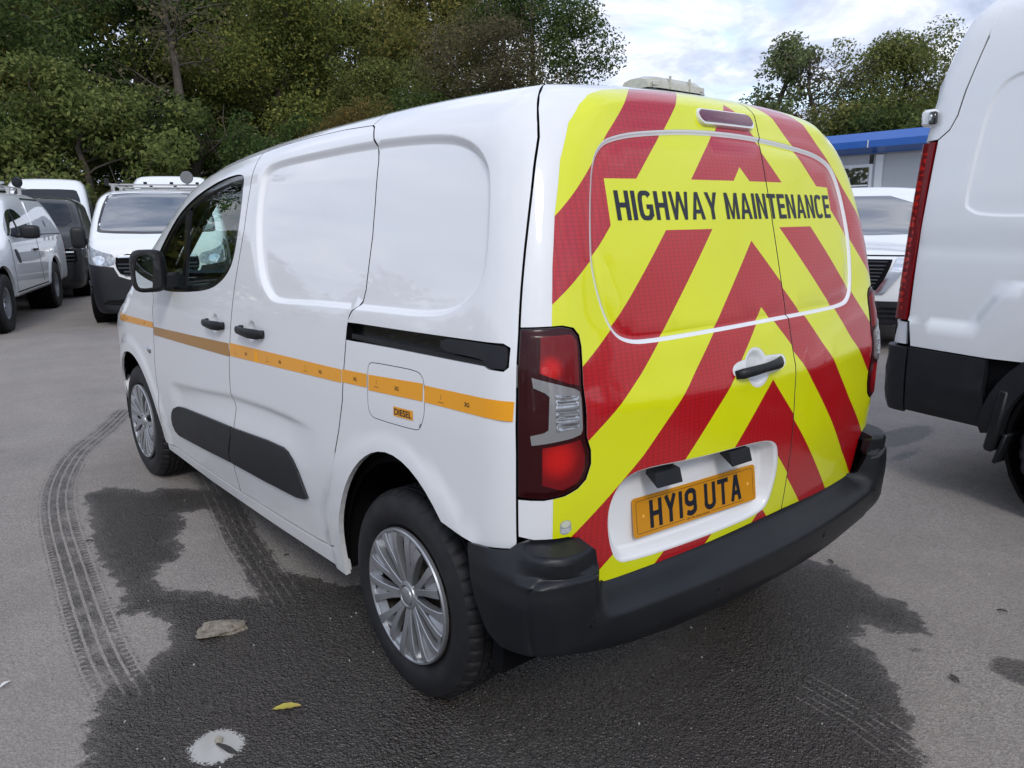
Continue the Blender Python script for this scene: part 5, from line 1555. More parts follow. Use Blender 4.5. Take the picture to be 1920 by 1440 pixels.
for k, z in enumerate((.93, .86, .79, .72, .66)):
    patch('grille_slat', H, bfun2, np.array([(-.47, z), (.47, z), (.47, z + .026), (-.47, z + .026)]), M_['chrome'] if z == .86 else M_['gloss_black'], bv, step=.08, off=.022, flange=.02)
for s_ in (-1, 1): patch('headlamp', H, bfun2, smooth(np.array([(.90, 1.08), (.93, .93), (.58, .90), (.58, 1.02)]) * [s_, 1], 1), M_['headlamp'], bv, step=.06, off=.010, flange=.03)
patch('number_plate', H, bfun2, np.array([(-.36, .45), (.36, .45), (.36, .57), (-.36, .57)]), M_['plate_white'], bv, step=.08, off=.02, flange=.01)
patch('roof_edge_trim', H, nl, np.array([(-.70, 1.845), (0, 1.875), (.70, 1.845), (.70, 1.86), (0, 1.89), (-.70, 1.86)]), M_['chrome'], bv, step=.08, off=.004, flange=.01)
for x in (0, 3.1):
    for s_ in (-1, 1): road_wheel(bv, x, s_ * .86, .325, .325, .21, .20, M_['silver'])

# ---- white pickup with a hard canopy at the left
PUH = Hull(pchip([.2, .4, .7, .95, 1.15, 1.3, 1.6, 1.8, 2.0], [.84, .905, .925, .92, .905, .875, .79, .73, .66]),
           pchip([-1.4, -1, 2.6, 3.3, 3.8, 4.2], [.05, .01, 0, .02, .12, .34]),
           pchip([-1.35, -1.15, -.95, -.7, -.35, 0, 1.0, 1.6, 1.95, 2.3, 2.75, 3.0, 3.7, 4.0, 4.15], [1.16, 1.28, 1.55, 1.78, 1.88, 1.905, 1.90, 1.875, 1.82, 1.66, 1.30, 1.19, 1.12, .98, .60]),
           lambda y, z: 1.22 - .05 * y * y, lambda y, z: 4.08 - .16 * y * y - .10 * np.clip((z - .6) / .5, 0, 1) ** 2, crown=(.045, .7, 2.4), ks=(.15, .14, .10), floor=.42)
pu = thing('pickup_truck', 'white pickup with a hard canopy and roof rack parked at the left edge', 'pickup', (13.671, .255, 0), math.radians(159.5))
H = PUH
shell(H, 'body', pu, M_['white2'], -.6, 3.1, .9, [(0, .42, .47), (3.22, .42, .47)], nu=200, nv=150, mid=110)
for mir in (False, True):
    S_ = H.side_raw
    for pl in ([(2.62, 1.22), (2.52, 1.37), (2.30, 1.53), (2.10, 1.61), (1.75, 1.63), (1.45, 1.53), (1.18, 1.30), (1.14, 1.22)],):
        patch('door_window', H, S_, smooth(np.array(pl), 1), M_['dark_glass'], pu, step=.05, off=.004, flange=.015, mirror=mir)
    patch('window_post', H, S_, np.array([(2.02, 1.22), (1.94, 1.22), (1.98, 1.62), (2.05, 1.61)]), PL, pu, step=.05, off=.008, flange=.01, mirror=mir)
    patch('canopy_panel', H, S_, smooth(np.array([(1.0, 1.32), (.92, 1.72), (.84, 1.76), (-.22, 1.76), (-.35, 1.72), (-.62, 1.36), (-.60, 1.31), (.9, 1.29)]), 1), M_['white2'], pu, step=.05, off=.012, flange=.015, mirror=mir)
    patch('canopy_hinge', H, S_, np.array([(.90, 1.775), (-.26, 1.775), (-.26, 1.795), (.90, 1.795)]), PL, pu, step=.05, off=.012, flange=.01, mirror=mir)
    patch('canopy_latch', H, S_, rrect(.12, 1.40, .05, .10, .01), PL, pu, step=.05, off=.018, flange=.01, mirror=mir)
    patch('canopy_seal', H, S_, np.array([(1.10, 1.235), (-1.12, 1.222), (-1.12, 1.236), (1.10, 1.249)]), M_['gloss_black'], pu, step=.06, off=.004, flange=.01, mirror=mir)
    for k in range(4): patch('bed_vent', H, S_, rrect(.42 - k * .34, 1.165, .13, .045, .012, rot=-.2), M_['gloss_black'], pu, step=.05, off=.006, flange=.01, mirror=mir)
    patch('door_handle', H, S_, rrect(1.28, 1.02, .20, .035, .015), PL, pu, step=.05, off=.03, flange=.03, mirror=mir)
    patch('wing_vent', H, S_, smooth(np.array([(2.50, 1.07), (2.38, 1.06), (2.26, .93), (2.24, .86), (2.34, .87), (2.46, .98)]), 1), PL, pu, step=.05, off=.008, flange=.01, mirror=mir)
    for sl_ in ([(1.02, 1.22), (1.04, 1.22), (1.04, .80), (.92, .52), (.90, .52), (1.02, .80)], [(2.62, 1.2), (2.635, 1.2), (2.66, .9), (2.60, .5), (2.585, .5), (2.645, .9)], [(2.64, .47), (.56, .47), (.56, .485), (2.64, .485)]):
        patch('panel_gap', H, S_, np.array(sl_), LN, pu, step=.06, off=.002, flange=0, mirror=mir)
    for cx in (0., 3.22): patch('wheel_arch_lip', H, S_, ring_poly(cx, .42, .455, .53, -2, 182), M_['white2'], pu, step=.05, off=.016, flange=.05, mirror=mir)
    patch('side_step', H, S_, np.array([(2.62, .43), (.60, .43), (.60, .47), (2.62, .47)]), M_['white2'], pu, step=.08, off=.02, flange=.05, mirror=mir)
for s_ in (-1, 1):
    mb = MB(); V, Fc = housing(0, 0, 0, .24, .16, .19); mb.add(V, Fc); mb.box((0, -s_ * .14, -.05), (.07, .12, .06), bev=.02)
    o = mb.obj('door_mirror', PL, pu, True, 50); o.location = (2.32, s_ * 1.10, 1.30)
    patch('tail_lamp', H, lambda u, v, s_=s_: H.hit(np.stack([np.full_like(u, -.8), 0 * u, v], 1), np.stack([-np.cos(u), s_ * np.sin(u), 0 * u], 1), 3.), np.array([(1.02, .82), (1.28, .82), (1.28, 1.1), (1.02, 1.1)]), M_['lamp_red'], pu, step=.06, off=.006, flange=.02)
    for x in (0, 3.22): road_wheel(pu, x, s_ * .80, .385, .385, .26, .205, M_['silver'])
nl = lift_nose(H, 2.0)
patch('windscreen', H, nl, smooth(np.array([(-.66, 1.28), (-.58, 1.70), (.58, 1.70), (.66, 1.28)]), 1), M_['dark_glass'], pu, step=.08, off=.004, flange=.02)
patch('grille', H, nl, smooth(np.array([(-.5, .78), (-.5, 1.05), (.5, 1.05), (.5, .78)]), 1), M_['gloss_black'], pu, step=.08, off=.01, flange=.02)
roof_rack(pu, (-.3, .45, 1.2), -.5, 1.5, 1.965, .52)
mb = MB(); mb.revolve([(.001, .02), (.085, .02), (.09, 0), (.08, -.04), (.001, -.05)], 20); mb.box((0, 0, -.11), (.03, .10, .06))
o = mb.obj('rack_lamp', PL, pu, True, 40); o.location = (-.32, .46, 2.09); o.rotation_euler = (0, 0, math.radians(60))
mb = MB(); mb.box((.5, .15, 2.0), (1.6, .25, .03), R=Matrix.Rotation(math.radians(6), 3, 'Y')); mb.obj('ladder_board', M_['plate_white'], pu)

# ---- large white van on the right
TVH = Hull(pchip([.3, .45, .7, 1.0, 1.3, 1.8, 2.2, 2.45, 2.6], [.94, .985, 1.0, 1.0, .995, .97, .93, .87, .80]),
           pchip([-1.1, -.9, 2.9, 3.6, 4.2], [.015, 0, 0, .08, .4]),
           pchip([-1.2, -1.0, -.6, 1, 2.6, 3.0, 3.6, 3.9, 4.2, 4.5], [2.47, 2.50, 2.545, 2.57, 2.5, 2.2, 1.55, 1.3, 1.1, .6]),
           lambda y, z: np.interp(z, [.3, .42, .55, .9, 1.8, 2.1, 2.45, 2.6], [1.04, 1.08, 1.09, 1.075, 1.03, .995, .88, .74]) - .02 * y * y, lambda y, z: 4.4 - .16 * y * y + 0 * z, crown=(.05, .9, 2.6), ks=(.13, .14, .09), CYS=.5, vk=2.3, floor=.40)
tvn = thing('large_van', 'large white high roof van with black lower panels and tall red rear lamp', 'van', (-1.19, -3.07, 0), math.radians(172))
H = TVH; S_ = H.side_raw
recT = smooth(np.array([(-.745, 1.50), (-.715, 1.47), (-.66, 1.445), (-.45, 1.438), (.9, 1.44), (1.0, 1.5), (1.0, 2.05), (.9, 2.12), (-.45, 2.115), (-.58, 2.105), (-.655, 2.06), (-.70, 1.95), (-.725, 1.75)]), 2)
FLARE = smooth(np.array([(-1.2, .5), (-1.2, .914), (-.70, .912), (-.62, .915), (-.565, 1.0), (-.50, 1.095), (-.41, 1.137), (.41, 1.137), (.50, 1.095), (.565, 1.0), (.62, .915), (.70, .912), (3.5, .914), (3.5, .5)]), 1)
def disp_T(u, v):
    P = np.stack([u, v], 1); d = np.zeros(len(u))
    m = (v > 1.3) & (v < 2.25)
    if m.any(): d[m] -= .012 * sstep(0, .022, sdf(P[m], recT))
    m = v < 1.3
    if m.any(): d[m] += .012 * sstep(-.012, .014, sdf(P[m], FLARE))
    d -= .006 * np.exp(-((v - 1.30) / .05) ** 2)
    return d
sideT = np.array([(-.96, .772), (-.55, .760)] + [(q, .37 + math.sqrt(max(.505 ** 2 - q * q, 0))) for q in (-.30, -.15, 0, .15, .30)] + [(.55, .76), (3.9, .76), (3.9, 1.1), (3.1, 1.6), (2.5, 2.28), (-.7, 2.30)])
sideT = np.concatenate([[(-.925, .772), (-.535, .762)], [(.505 * math.cos(a), .37 + .505 * math.sin(a)) for a in np.radians(np.linspace(128, 52, 12))], [(.53, .762), (3.0, .77), (3.3, 1.2), (2.7, 2.0), (2.3, 2.30), (-.742, 2.305), (-.785, 2.15), (-.812, 2.044), (-.832, 1.934), (-.862, 1.868), (-.915, 1.822), (-.945, 1.35), (-.955, .905), (-.945, .902)]])
for mir in (True, False):
    if mir:
        patch('side_panel', H, S_, inset(sideT, .003), M_['white2'], tvn, step=.06, disp=disp_T, mirror=True, flange=.012, dark_edge=EV, rings=[np.vstack([inset(recT, d), inset(recT, d)[:1]]) for d in (0, .008, .022)] + [np.array(FLARE[(FLARE[:, 1] > .6) & (FLARE[:, 0] > -1) & (FLARE[:, 0] < 1.2)])])
    else:
        patch('side_panel', H, S_, sideT, M_['white2'], tvn, step=.15, mirror=False, flange=.012)
# skin behind, a little smaller, dark in the seams
TIN = Hull(pchip([.3, .45, .7, 1.0, 1.3, 1.8, 2.2, 2.45, 2.6], [.925, .97, .985, .985, .98, .955, .915, .855, .785]), TVH.Tx, pchip([-1.2, -1.0, -.6, 1, 2.6, 3.0, 3.6, 3.9, 4.2, 4.5], [2.45, 2.48, 2.525, 2.55, 2.48, 2.18, 1.53, 1.28, 1.08, .6]),
           lambda y, z: np.interp(z, [.3, .42, .55, .9, 1.8, 2.1, 2.45, 2.6], [1.01, 1.05, 1.06, 1.045, 1.0, .965, .85, .71]) - .02 * y * y, TVH.front, crown=(.05, .9, 2.6), ks=(.13, .14, .10), floor=.42)
shell(TIN, 'inner_shell', tvn, LN, -.6, 3.0, 1.2, [(0, .37, .47), (3.3, .37, .47)], nu=120, nv=100, mid=70)
# rear doors and corner
def lift_TB(u, v):
    """u: angle from straight back (0) to the flank (pi/2 and beyond as metres forward)"""
    ph = np.clip(u, -np.pi / 2, np.pi / 2)
    ex = np.abs(u) - np.pi / 2
    O = np.stack([np.where(ex > 0, -.6 + ex, -.6), 0 * u, np.minimum(v, 2.25)], 1)
    O[:, 1] = np.sign(u) * .6 * np.clip(np.abs(u) / (np.pi / 2), 0, 1)
    th = np.clip((v - 2.25) / .3, 0, 1.4)
    D = np.stack([-np.cos(ph) * np.cos(th), np.sin(ph) * np.cos(th), np.sin(th)], 1)
    return H.hit(O, D, 3.)
def TB(x, z):
    """side-view point (x,z) -> chart"""
    if x > -.6: return (math.pi / 2 + (x + .6), z)
    yv = float(S_(np.array([x]), np.array([z]))[0, 1])
    # solve for the angle numerically
    us = np.linspace(.3, math.pi / 2, 200); P = lift_TB(us, np.full(200, z)); k = int(np.argmin(np.hypot(P[:, 0] - x, P[:, 1] - yv)))
    return (float(us[k]), z)
rdp = [TB(-.742, 2.31)[:2], TB(-.785, 2.15), TB(-.812, 2.044), TB(-.832, 1.934), TB(-.862, 1.868), TB(-.915, 1.822)]
lampT = [TB(-.915, 1.818), TB(-.945, 1.35), TB(-.957, .905)]
ul = lambda z: 1.10
back_poly = np.array([(0.0, 2.62), (rdp[0][0], 2.60)] + rdp + [(.58, 1.80), (.60, 1.35), (.62, .905), TB(-.957, .900), TB(-.955, .775), (0, .775)])
patch('rear_door', H, lift_TB, inset(back_poly * [-1, 1], .004), M_['white2'], tvn, step=.07, flange=.015)
patch('rear_door', H, lift_TB, inset(back_poly, .004), M_['white2'], tvn, step=.07, flange=.015)
roofT = []
patch('roof', H, lambda u, v: H.top(u, v, 1.2), np.array([(-.70, .80), (-.60, .83), (2.3, .83), (2.3, -.83), (-.60, -.83), (-.70, -.80), (-.78, -.5), (-.80, 0), (-.78, .5)]), M_['white2'], tvn, step=.12, flange=.02)
for s_ in (-1, 1):
    ga = np.array([(rdp[0][0] - .01, 2.275), (math.pi / 2 + 2.9, 2.275), (math.pi / 2 + 2.9, 2.62), (rdp[0][0], 2.60)])
    patch('roof_side', H, lift_TB, inset(ga * [s_, 1], .001), M_['white2'], tvn, step=.07, off=-.003, flange=.012)
for s_ in (-1, 1):
    lpT = np.array([lampT[0], lampT[1], lampT[2], (.62, .906), (.60, 1.35), (.58, 1.78)]) * [s_, 1]
    lo_ = patch('tail_lamp', H, lift_TB, inset(lpT, .004), [M_['lamp_red'], M_['lamp_bright']], tvn, step=.03, off=.012, flange=.05,
                cons=[inset(lpT, .035)], classify=lambda C, q=inset(lpT, .035): (inside(C, q) & (np.mod(C[:, 1] * 28, 1) < .45)).astype(int))
    mid = lpT[:, 0].mean()
    for k in range(11):
        zz = 1.72 - k * .072
        mm_ = np.interp(zz, [.9, 1.82], [mid, mid + .01 * s_])
        patch('lamp_rib', H, lift_TB, rrect(mm_, zz, .10, .028, .008, 2), M_['lamp_bright'] if k % 3 else M_['lamp_red'], lo_, step=.05, off=.016, flange=.004)
# black lower panels and arches
for s_ in (-1, 1):
    mr_ = s_ < 0
    lowp = np.concatenate([[(-1.0, .755), (-.538, .752)], [(.47 * math.cos(a) - .012, .37 + .47 * math.sin(a)) for a in np.radians([140, 160, 178])], [(-.478, .430), (-.93, .432), (-.985, .45), (-1.01, .50), (-1.02, .62)]])
    cornr = np.array([TB(-.955, .765), TB(-.93, .43), (1.0, .43), (0, .43), (0, .765)]) 
    patch('rear_bumper', H, lift_TB, inset(np.array([TB(-.925, .766), TB(-.925, .425), (0, .425), (0, .766)]) * [s_, 1], .002), M_['cladding'], tvn, step=.07, off=.028, flange=.04)
    patch('lower_cladding', H, S_, np.array([(-.922, .768), (-.53, .757), (-.53, .62), (-.515, .50), (-.50, .428), (-.922, .436)]), M_['cladding'], tvn, step=.06, off=.026, flange=.04, mirror=mr_,
          disp=lambda u, v: .010 * np.exp(-((v - .60) / .035) ** 2) * sstep(-.85, -.6, u))
    patch('arch_trim', H, S_, ring_poly(0, .37, .432, .540, -6, 186), M_['cladding'], tvn, step=.05, off=.036, flange=.05, mirror=mr_)
    patch('lower_cladding', H, S_, np.array([(.525, .757), (2.8, .757), (2.8, .45), (.50, .43), (.52, .60)]), M_['cladding'], tvn, step=.12, off=.026, flange=.04, mirror=mr_)
    patch('arch_trim', H, S_, ring_poly(3.3, .37, .432, .540, -6, 186), M_['cladding'], tvn, step=.08, off=.036, flange=.05, mirror=mr_)
    mb = MB(); mb.box((-.445, s_ * .93, .47), (.05, .22, .32), R=Matrix.Rotation(math.radians(8), 3, 'Y'), bev=.012); mb.box((-.42, s_ * .90, .33), (.02, .24, .16), R=Matrix.Rotation(math.radians(14), 3, 'Y'), bev=.005); mb.obj('mud_flap', PL, tvn, True, 40)
    for x in (0, 3.3): road_wheel(tvn, x, s_ * .88, .355, .355, .235, .205, M_['steel'])
    for x_, z_ in ((-.985, 1.935), (-1.015, 1.010)):
        h_ = MB(); h_.box((0, 0, 0), (.075, .07, .085), bev=.015); ho = h_.obj('corner_light', M_['white2'], tvn, True, 40); ho.location = (x_ + .01, s_ * .945, z_)
        h2 = MB(); h2.box((.028, s_ * .030, -.002), (.036, .03, .062), bev=.006); h2.obj('light_bezel', M_['gloss_black'], ho, True, 40)
        h3 = MB(); h3.box((.022, s_ * .040, 0), (.018, .02, .036), bev=.004); h3.obj('light_lens', M_['headlamp'], ho, True, 40)

# ---- white pickup seen between the two vans on the right
NVH = Hull(pchip([.2, .4, .7, .95, 1.15, 1.3, 1.6, 1.8], [.84, .905, .925, .925, .90, .86, .77, .68]), pchip([-1.4, -1, 2.6, 3.3, 3.8, 4.2], [.05, .01, 0, .02, .10, .30]),
           pchip([-1.35, -1, .9, 1.0, 2.0, 2.3, 3.0, 3.3, 3.75, 3.98, 4.1], [1.1, 1.15, 1.15, 1.78, 1.80, 1.72, 1.22, 1.13, 1.08, .96, .6]),
           lambda y, z: 1.22 + 0 * z, lambda y, z: 4.05 - .15 * y * y - .06 * np.clip((z - .6) / .5, 0, 1) ** 2, crown=(.04, .7, 2.4), ks=(.13, .10, .10), floor=.30)
nb_ = math.radians(112)
nf = np.array([math.cos(nb_), math.sin(nb_)]); nlft = np.array([-nf[1], nf[0]])
no_ = np.array([1.93, -6.25]) - nf * 4.0 + nlft * (-.33)
nv_ = thing('pickup_truck', 'white pickup with black and chrome grille between the chevron van and large van', 'pickup', (no_[0], no_[1], 0), nb_)
H = NVH
shell(H, 'body', nv_, M_['white2'], -.6, 3.1, .9, [(0, .40, .45), (3.15, .40, .45)], nu=170, nv=120, mid=90)
nl = lift_nose(H, 2.0)
def bf3(u, v): return NVH.hit(np.stack([np.full_like(u, 3.25), np.clip(u, -.7, .7) * .75, v], 1), np.stack([np.cos(np.clip(u / .98, -1, 1) * 1.05), np.sin(np.clip(u / .98, -1, 1) * 1.05), 0 * u], 1), 2.5)
patch('windscreen', H, nl, smooth(np.array([(-.74, 1.24), (-.60, 1.68), (.60, 1.68), (.74, 1.24), (0, 1.215)]), 1), M_['dark_glass'], nv_, step=.07, off=.004, flange=.02)
patch('grille', H, bf3, smooth(np.array([(-.30, .99), (.30, .99), (.21, .66), (.16, .64), (-.16, .64), (-.21, .66)]), 0), LN, nv_, step=.05, off=.006, flange=.02)
for k in range(9):
    z = .665 + k * .036; w_ = .165 + .11 * (z - .64) / .35
    patch('grille_slat', H, bf3, np.array([(-w_, z), (w_, z), (w_, z + .013), (-w_, z + .013)]), M_['gloss_black'], nv_, step=.06, off=.018, flange=.02)
for s_ in (-1, 1):
    patch('grille_chrome', H, bf3, np.array([(.33, 1.00), (.41, .98), (.25, .64), (.14, .63), (.14, .655), (.20, .67)]) * [s_, 1], M_['chrome'], nv_, step=.04, off=.024, flange=.03)
    patch('headlamp', H, bf3, np.array([(.43, .98), (.86, 1.04), (.88, .90), (.42, .84)]) * [s_, 1], M_['headlamp'], nv_, step=.05, off=.010, flange=.03)
patch('bonnet_gap', H, bf3, np.array([(-.60, 1.022), (.60, 1.022), (.60, 1.034), (-.60, 1.034)]), LN, nv_, step=.06, off=.004, flange=0)
patch('front_bumper', H, bf3, smooth(np.array([(-.80, .56), (.80, .56), (.74, .36), (.5, .32), (-.5, .32), (-.74, .36)]), 1), M_['cladding'], nv_, step=.06, off=.02, flange=.04)
for z in (.38, .43, .48): patch('bumper_slat', H, bf3, np.array([(-.6, z), (.6, z), (.6, z + .018), (-.6, z + .018)]), M_['gloss_black'], nv_, step=.08, off=.034, flange=.02)
for s_ in (-1, 1):
    mb = MB(); V, Fc = housing(0, 0, 0, .24, .15, .19); mb.add(V, Fc); mb.box((0, -s_ * .14, -.05), (.07, .12, .06), bev=.02); o = mb.obj('door_mirror', PL, nv_, True, 50); o.location = (2.35, s_ * 1.10, 1.28)
    for x in (0, 3.15): road_wheel(nv_, x, s_ * .80, .37, .37, .25, .205, M_['silver'])
    patch('side_window', H, H.side_raw, np.array([(1.15, 1.22), (2.65, 1.22), (2.2, 1.60), (1.3, 1.64)]), M_['dark_glass'], nv_, step=.08, off=.004, flange=.01, mirror=s_ < 0)

# ------------------------------------------------------------------ cabin with blue fascia
blue = mat('blue_fascia', (.008, .10, .42), .38, coat=.3, noise=(3, .3, (.02, .14, .45)))
wallm = mat('cabin_wall', (.50, .52, .54), .6, noise=(2, .5, (.42, .44, .45)))
cab = thing('site_cabin', 'low pale cabin with a bright blue roof edge behind the vans on the right', 'cabin', (6.09, -12.85, 0), math.radians(-5) + math.pi)
# local x runs towards -x of the yard (image right); local y towards -y... wall faces the camera at local y = 0
mb = MB(); mb.box((2.0, 2.6, 1.30), (16, 5.0, 2.60)); mb.obj('wall', wallm, cab)
mb = MB()
mb.prism([(-.02, 2.57), (-.10, 2.60), (-.34, 2.66), (-.34, 2.78), (-.16, 2.94), (-.02, 2.94)], (-6.2, 0, 0), (0, 1, 0), (0, 0, 1), (1, 0, 0), 16.4); mb.obj('fascia', blue, cab)
mb = MB(); mb.box((2.0, 2.6, 2.90), (16.2, 5.2, .06)); mb.obj('roof', blue, cab)
for k in range(7):
    mb = MB(); mb.box((-5.2 + k * 2.05, -.355, 2.72), (.012, .02, .13)); mb.obj('fascia_joint', M_['plate_white'], cab)
for k, xx in enumerate((-4.4, -2.6, -.95, .79, 2.6, 4.4, 6.2, 8.0)):
    mb = MB(); mb.box((xx, .085, 1.3), (.06, .04, 2.5)); mb.obj('panel_joint', M_['gloss_black'], cab)
    mb = MB(); mb.box((xx + .17, .08, 1.3), (.14, .04, 2.5)); mb.obj('wall_panel', M_['white2'], cab)
for xx in (-3.5, .40, 3.6, 7.1):
    mb = MB(); mb.box((xx, .085, 2.0), (.86, .05, .78)); fr = mb.obj('window_frame', M_['white2'], cab)
    mb = MB(); mb.box((xx, .068, 2.0), (.74, .05, .66)); mb.obj('window_pane', M_['dark_glass'], fr)
    mb = MB(); mb.box((xx, .045, 2.0), (.74, .02, .03)); mb.obj('window_bar', M_['white2'], fr)

# ------------------------------------------------------------------ trees
def leaf_mat(name, c1, c2, c3):
    m = bpy.data.materials.new(name); m.use_nodes = True; t = m.node_tree; b = t.nodes['Principled BSDF']
    gi = t.nodes.new('ShaderNodeNewGeometry')
    cr = t.nodes.new('ShaderNodeValToRGB'); e = cr.color_ramp.elements
    e[0].position = 0; e[0].color = (*c1, 1); e[1].position = 1; e[1].color = (*c3, 1)
    k = e.new(.55); k.color = (*c2, 1)
    t.links.new(gi.outputs['Random Per Island'], cr.inputs['Fac'])
    oi = t.nodes.new('ShaderNodeObjectInfo')
    hs = t.nodes.new('ShaderNodeHueSaturation')
    mr = t.nodes.new('ShaderNodeMapRange'); mr.inputs['To Min'].default_value = .478; mr.inputs['To Max'].default_value = .515
    t.links.new(oi.outputs['Random'], mr.inputs['Value']); t.links.new(mr.outputs[0], hs.inputs['Hue'])
    t.links.new(cr.outputs[0], hs.inputs['Color'])
    t.links.new(hs.outputs[0], b.inputs['Base Color'])
    b.inputs['Roughness'].default_value = .75; b.inputs['Specular IOR Level'].default_value = .12
    tr = t.nodes.new('ShaderNodeBsdfTranslucent'); t.links.new(hs.outputs[0], tr.inputs['Color'])
    mx_ = t.nodes.new('ShaderNodeMixShader'); mx_.inputs[0].default_value = .42
    t.links.new(b.outputs[0], mx_.inputs[1]); t.links.new(tr.outputs[0], mx_.inputs[2])
    t.links.new(mx_.outputs[0], t.nodes['Material Output'].inputs['Surface'])
    return m
LM = {
    'pale': leaf_mat('leaf_pale', (0.108, 0.132, 0.054), (0.168, 0.204, 0.084), (0.24, 0.276, 0.12)),
    'dark': leaf_mat('leaf_dark', (0.04209, 0.06887, 0.02296), (0.07652, 0.1186, 0.03443), (0.1435, 0.1818, 0.05356)),
    'olive': leaf_mat('leaf_olive', (0.08264, 0.1056, 0.03214), (0.1722, 0.1951, 0.05051), (0.3214, 0.2869, 0.07346)),
    'green': leaf_mat('leaf_green', (0.08333, 0.1075, 0.03494), (0.1613, 0.1949, 0.05645), (0.2822, 0.289, 0.09408)),
    'autumn': leaf_mat('leaf_autumn', (0.0952, 0.0952, 0.0336), (0.168, 0.1512, 0.04704), (0.3024, 0.2072, 0.05376)),
    'brown': leaf_mat('leaf_brown', (0.07616, 0.0784, 0.04032), (0.14, 0.1344, 0.0672), (0.224, 0.196, 0.1008)),
}
bark = mat('bark', (.075, .062, .048), .9, noise=(6, .8, (.13, .115, .09)), bump=(30, .6, .02))

def leaf_cloud(centres, radii, n, size, seed, flat=.55):
    """leaf blades scattered through clumps; normals biased outwards and up"""
    r = np.random.default_rng(seed)
    centres = np.array(centres); radii = np.array(radii)
    w = radii ** 2; w = w / w.sum()
    ci = r.choice(len(centres), n, p=w)
    d = r.normal(size=(n, 3)); d /= np.linalg.norm(d, axis=1, keepdims=True)
    rad = radii[ci] * (.35 + .72 * r.random(n) ** .55)
    P = centres[ci] + d * rad[:, None] * [1, 1, .8]
    nrm = d * .7 + r.normal(size=(n, 3)) * .6 + [0, 0, .45]; nrm /= np.linalg.norm(nrm, axis=1, keepdims=True)
    a = np.cross(nrm, r.normal(size=(n, 3))); a /= np.linalg.norm(a, axis=1, keepdims=True)
    b = np.cross(nrm, a)
    L_ = size * (.6 + .8 * r.random(n))[:, None]; Wd = L_ * flat
    droop = nrm * L_ * .18
    V = np.stack([P - a * L_ * .5, P + b * Wd * .5 - droop * .2, P + a * L_ * .5 - droop, P - b * Wd * .5 - droop * .2], 1).reshape(-1, 3)
    Fc = np.arange(n * 4).reshape(n, 4)
    return V, Fc

def limb(mb, p0, p1, r0, r1, r, wob=.08, n=5, sides=7):
    p0, p1 = np.array(p0, float), np.array(p1, float); L_ = np.linalg.norm(p1 - p0)
    pts = [p0 + (p1 - p0) * t + (r.normal(size=3) * wob * L_ * .35 if 0 < t < 1 else 0) for t in np.linspace(0, 1, n)]
    mb.tube(pts, list(np.linspace(r0, r1, n)), sides, False)
    return pts

def make_tree(name, kind, h, cr_, seed, n, leaf, base=.18, spread=1.0, open_=0.0, twigs=0):
    r = np.random.default_rng(seed)
    mb = MB()
    top_ = np.array([r.normal() * .3, r.normal() * .3, h * .82])
    tr_ = limb(mb, (0, 0, -.1), top_, .035 * h * .55 + .05, .03, r, .06, 8, 9)
    cs, rs = [], []
    nl_ = int(10 + h * 1.3)
    for k in range(nl_):
        t = base + (1 - base) * (k + r.random()) / nl_
        p = np.array([np.interp(t * .98, np.linspace(0, 1, 8), [q[i] for q in tr_]) for i in range(3)])
        a = r.random() * 2 * math.pi
        env = math.sin(math.pi * min(1, (.18 + .82 * (t - base) / (1 - base)) ** .8)) ** .6
        L_ = cr_ * env * (.55 + .5 * r.random()) * spread
        e = p + np.array([math.cos(a) * L_, math.sin(a) * L_, L_ * (.25 + .45 * r.random())])
        pts = limb(mb, p, e, .045 * (1 - t * .6), .012, r, .10, 5, 6)
        for s_ in (.45, .75, 1.0):
            q = p + (e - p) * s_
            for _ in range(2):
                o_ = r.normal(size=3) * cr_ * .16
                cs.append(q + o_); rs.append(cr_ * (.13 + .16 * r.random()) * (1 - open_ * .35))
                if r.random() < .5 + twigs: limb(mb, q, q + o_ * 1.5, .014, .005, r, .1, 3, 4)
    cs.append(top_); rs.append(cr_ * .25)
    V, Fc = leaf_cloud(cs, rs, n, leaf, seed + 1)
    cm = mesh_np(name + '_crown', V, Fc, False); cm.materials.append(LM[kind])
    tm = mb.mesh(name + '_trunk', True); tm.materials.append(bark)
    return tm, cm

def plant(tmpl, name, label, loc, rz, sc, cat='tree', group=None):
    o = thing(name, label, cat, (loc[0], loc[1], 0), rz, group); o.scale = (sc, sc, sc * random.uniform(.95, 1.06))
    for nm, me in (('trunk', tmpl[0]), ('crown', tmpl[1])):
        link(nm, me, o)
    return o
TM = {
    'big_dark': make_tree('tree_a', 'dark', 10.5, 3.3, 11, 45900, 0.107),
    'big_olive': make_tree('tree_b', 'olive', 10.0, 3.2, 12, 44550, 0.102),
    'big_green': make_tree('tree_c', 'green', 9.0, 3.0, 13, 43200, 0.107),
    'brown': make_tree('tree_d', 'brown', 9.0, 2.9, 14, 29700, 0.082, open_=.5, twigs=.5),
    'autumn': make_tree('tree_e', 'autumn', 7.5, 2.5, 15, 27000, 0.090),
    'bushy': make_tree('tree_f', 'green', 4.3, 2.0, 16, 27000, 0.107, base=.05, spread=1.1),
    'bushdark': make_tree('tree_g', 'dark', 4.0, 2.3, 17, 29700, 0.098, base=.03, spread=1.15),
    'bare': make_tree('tree_h', 'brown', 7.0, 1.7, 18, 1800, .09, open_=1, twigs=1.0),
    'slender': make_tree('tree_i', 'pale', 6.5, 1.25, 19, 12150, 0.090, base=.25),
}
_camp = np.array([-1.88104, 2.04544]); 
def at_col(px, dist):
    """ground place seen in picture column px (of 1920) at a horizontal distance"""
    a = _y - math.atan((px - 960) / 1452.5 * 1.0 / math.cos(_p) * 1.0)
    return _camp + dist * np.array([math.cos(a), math.sin(a)])
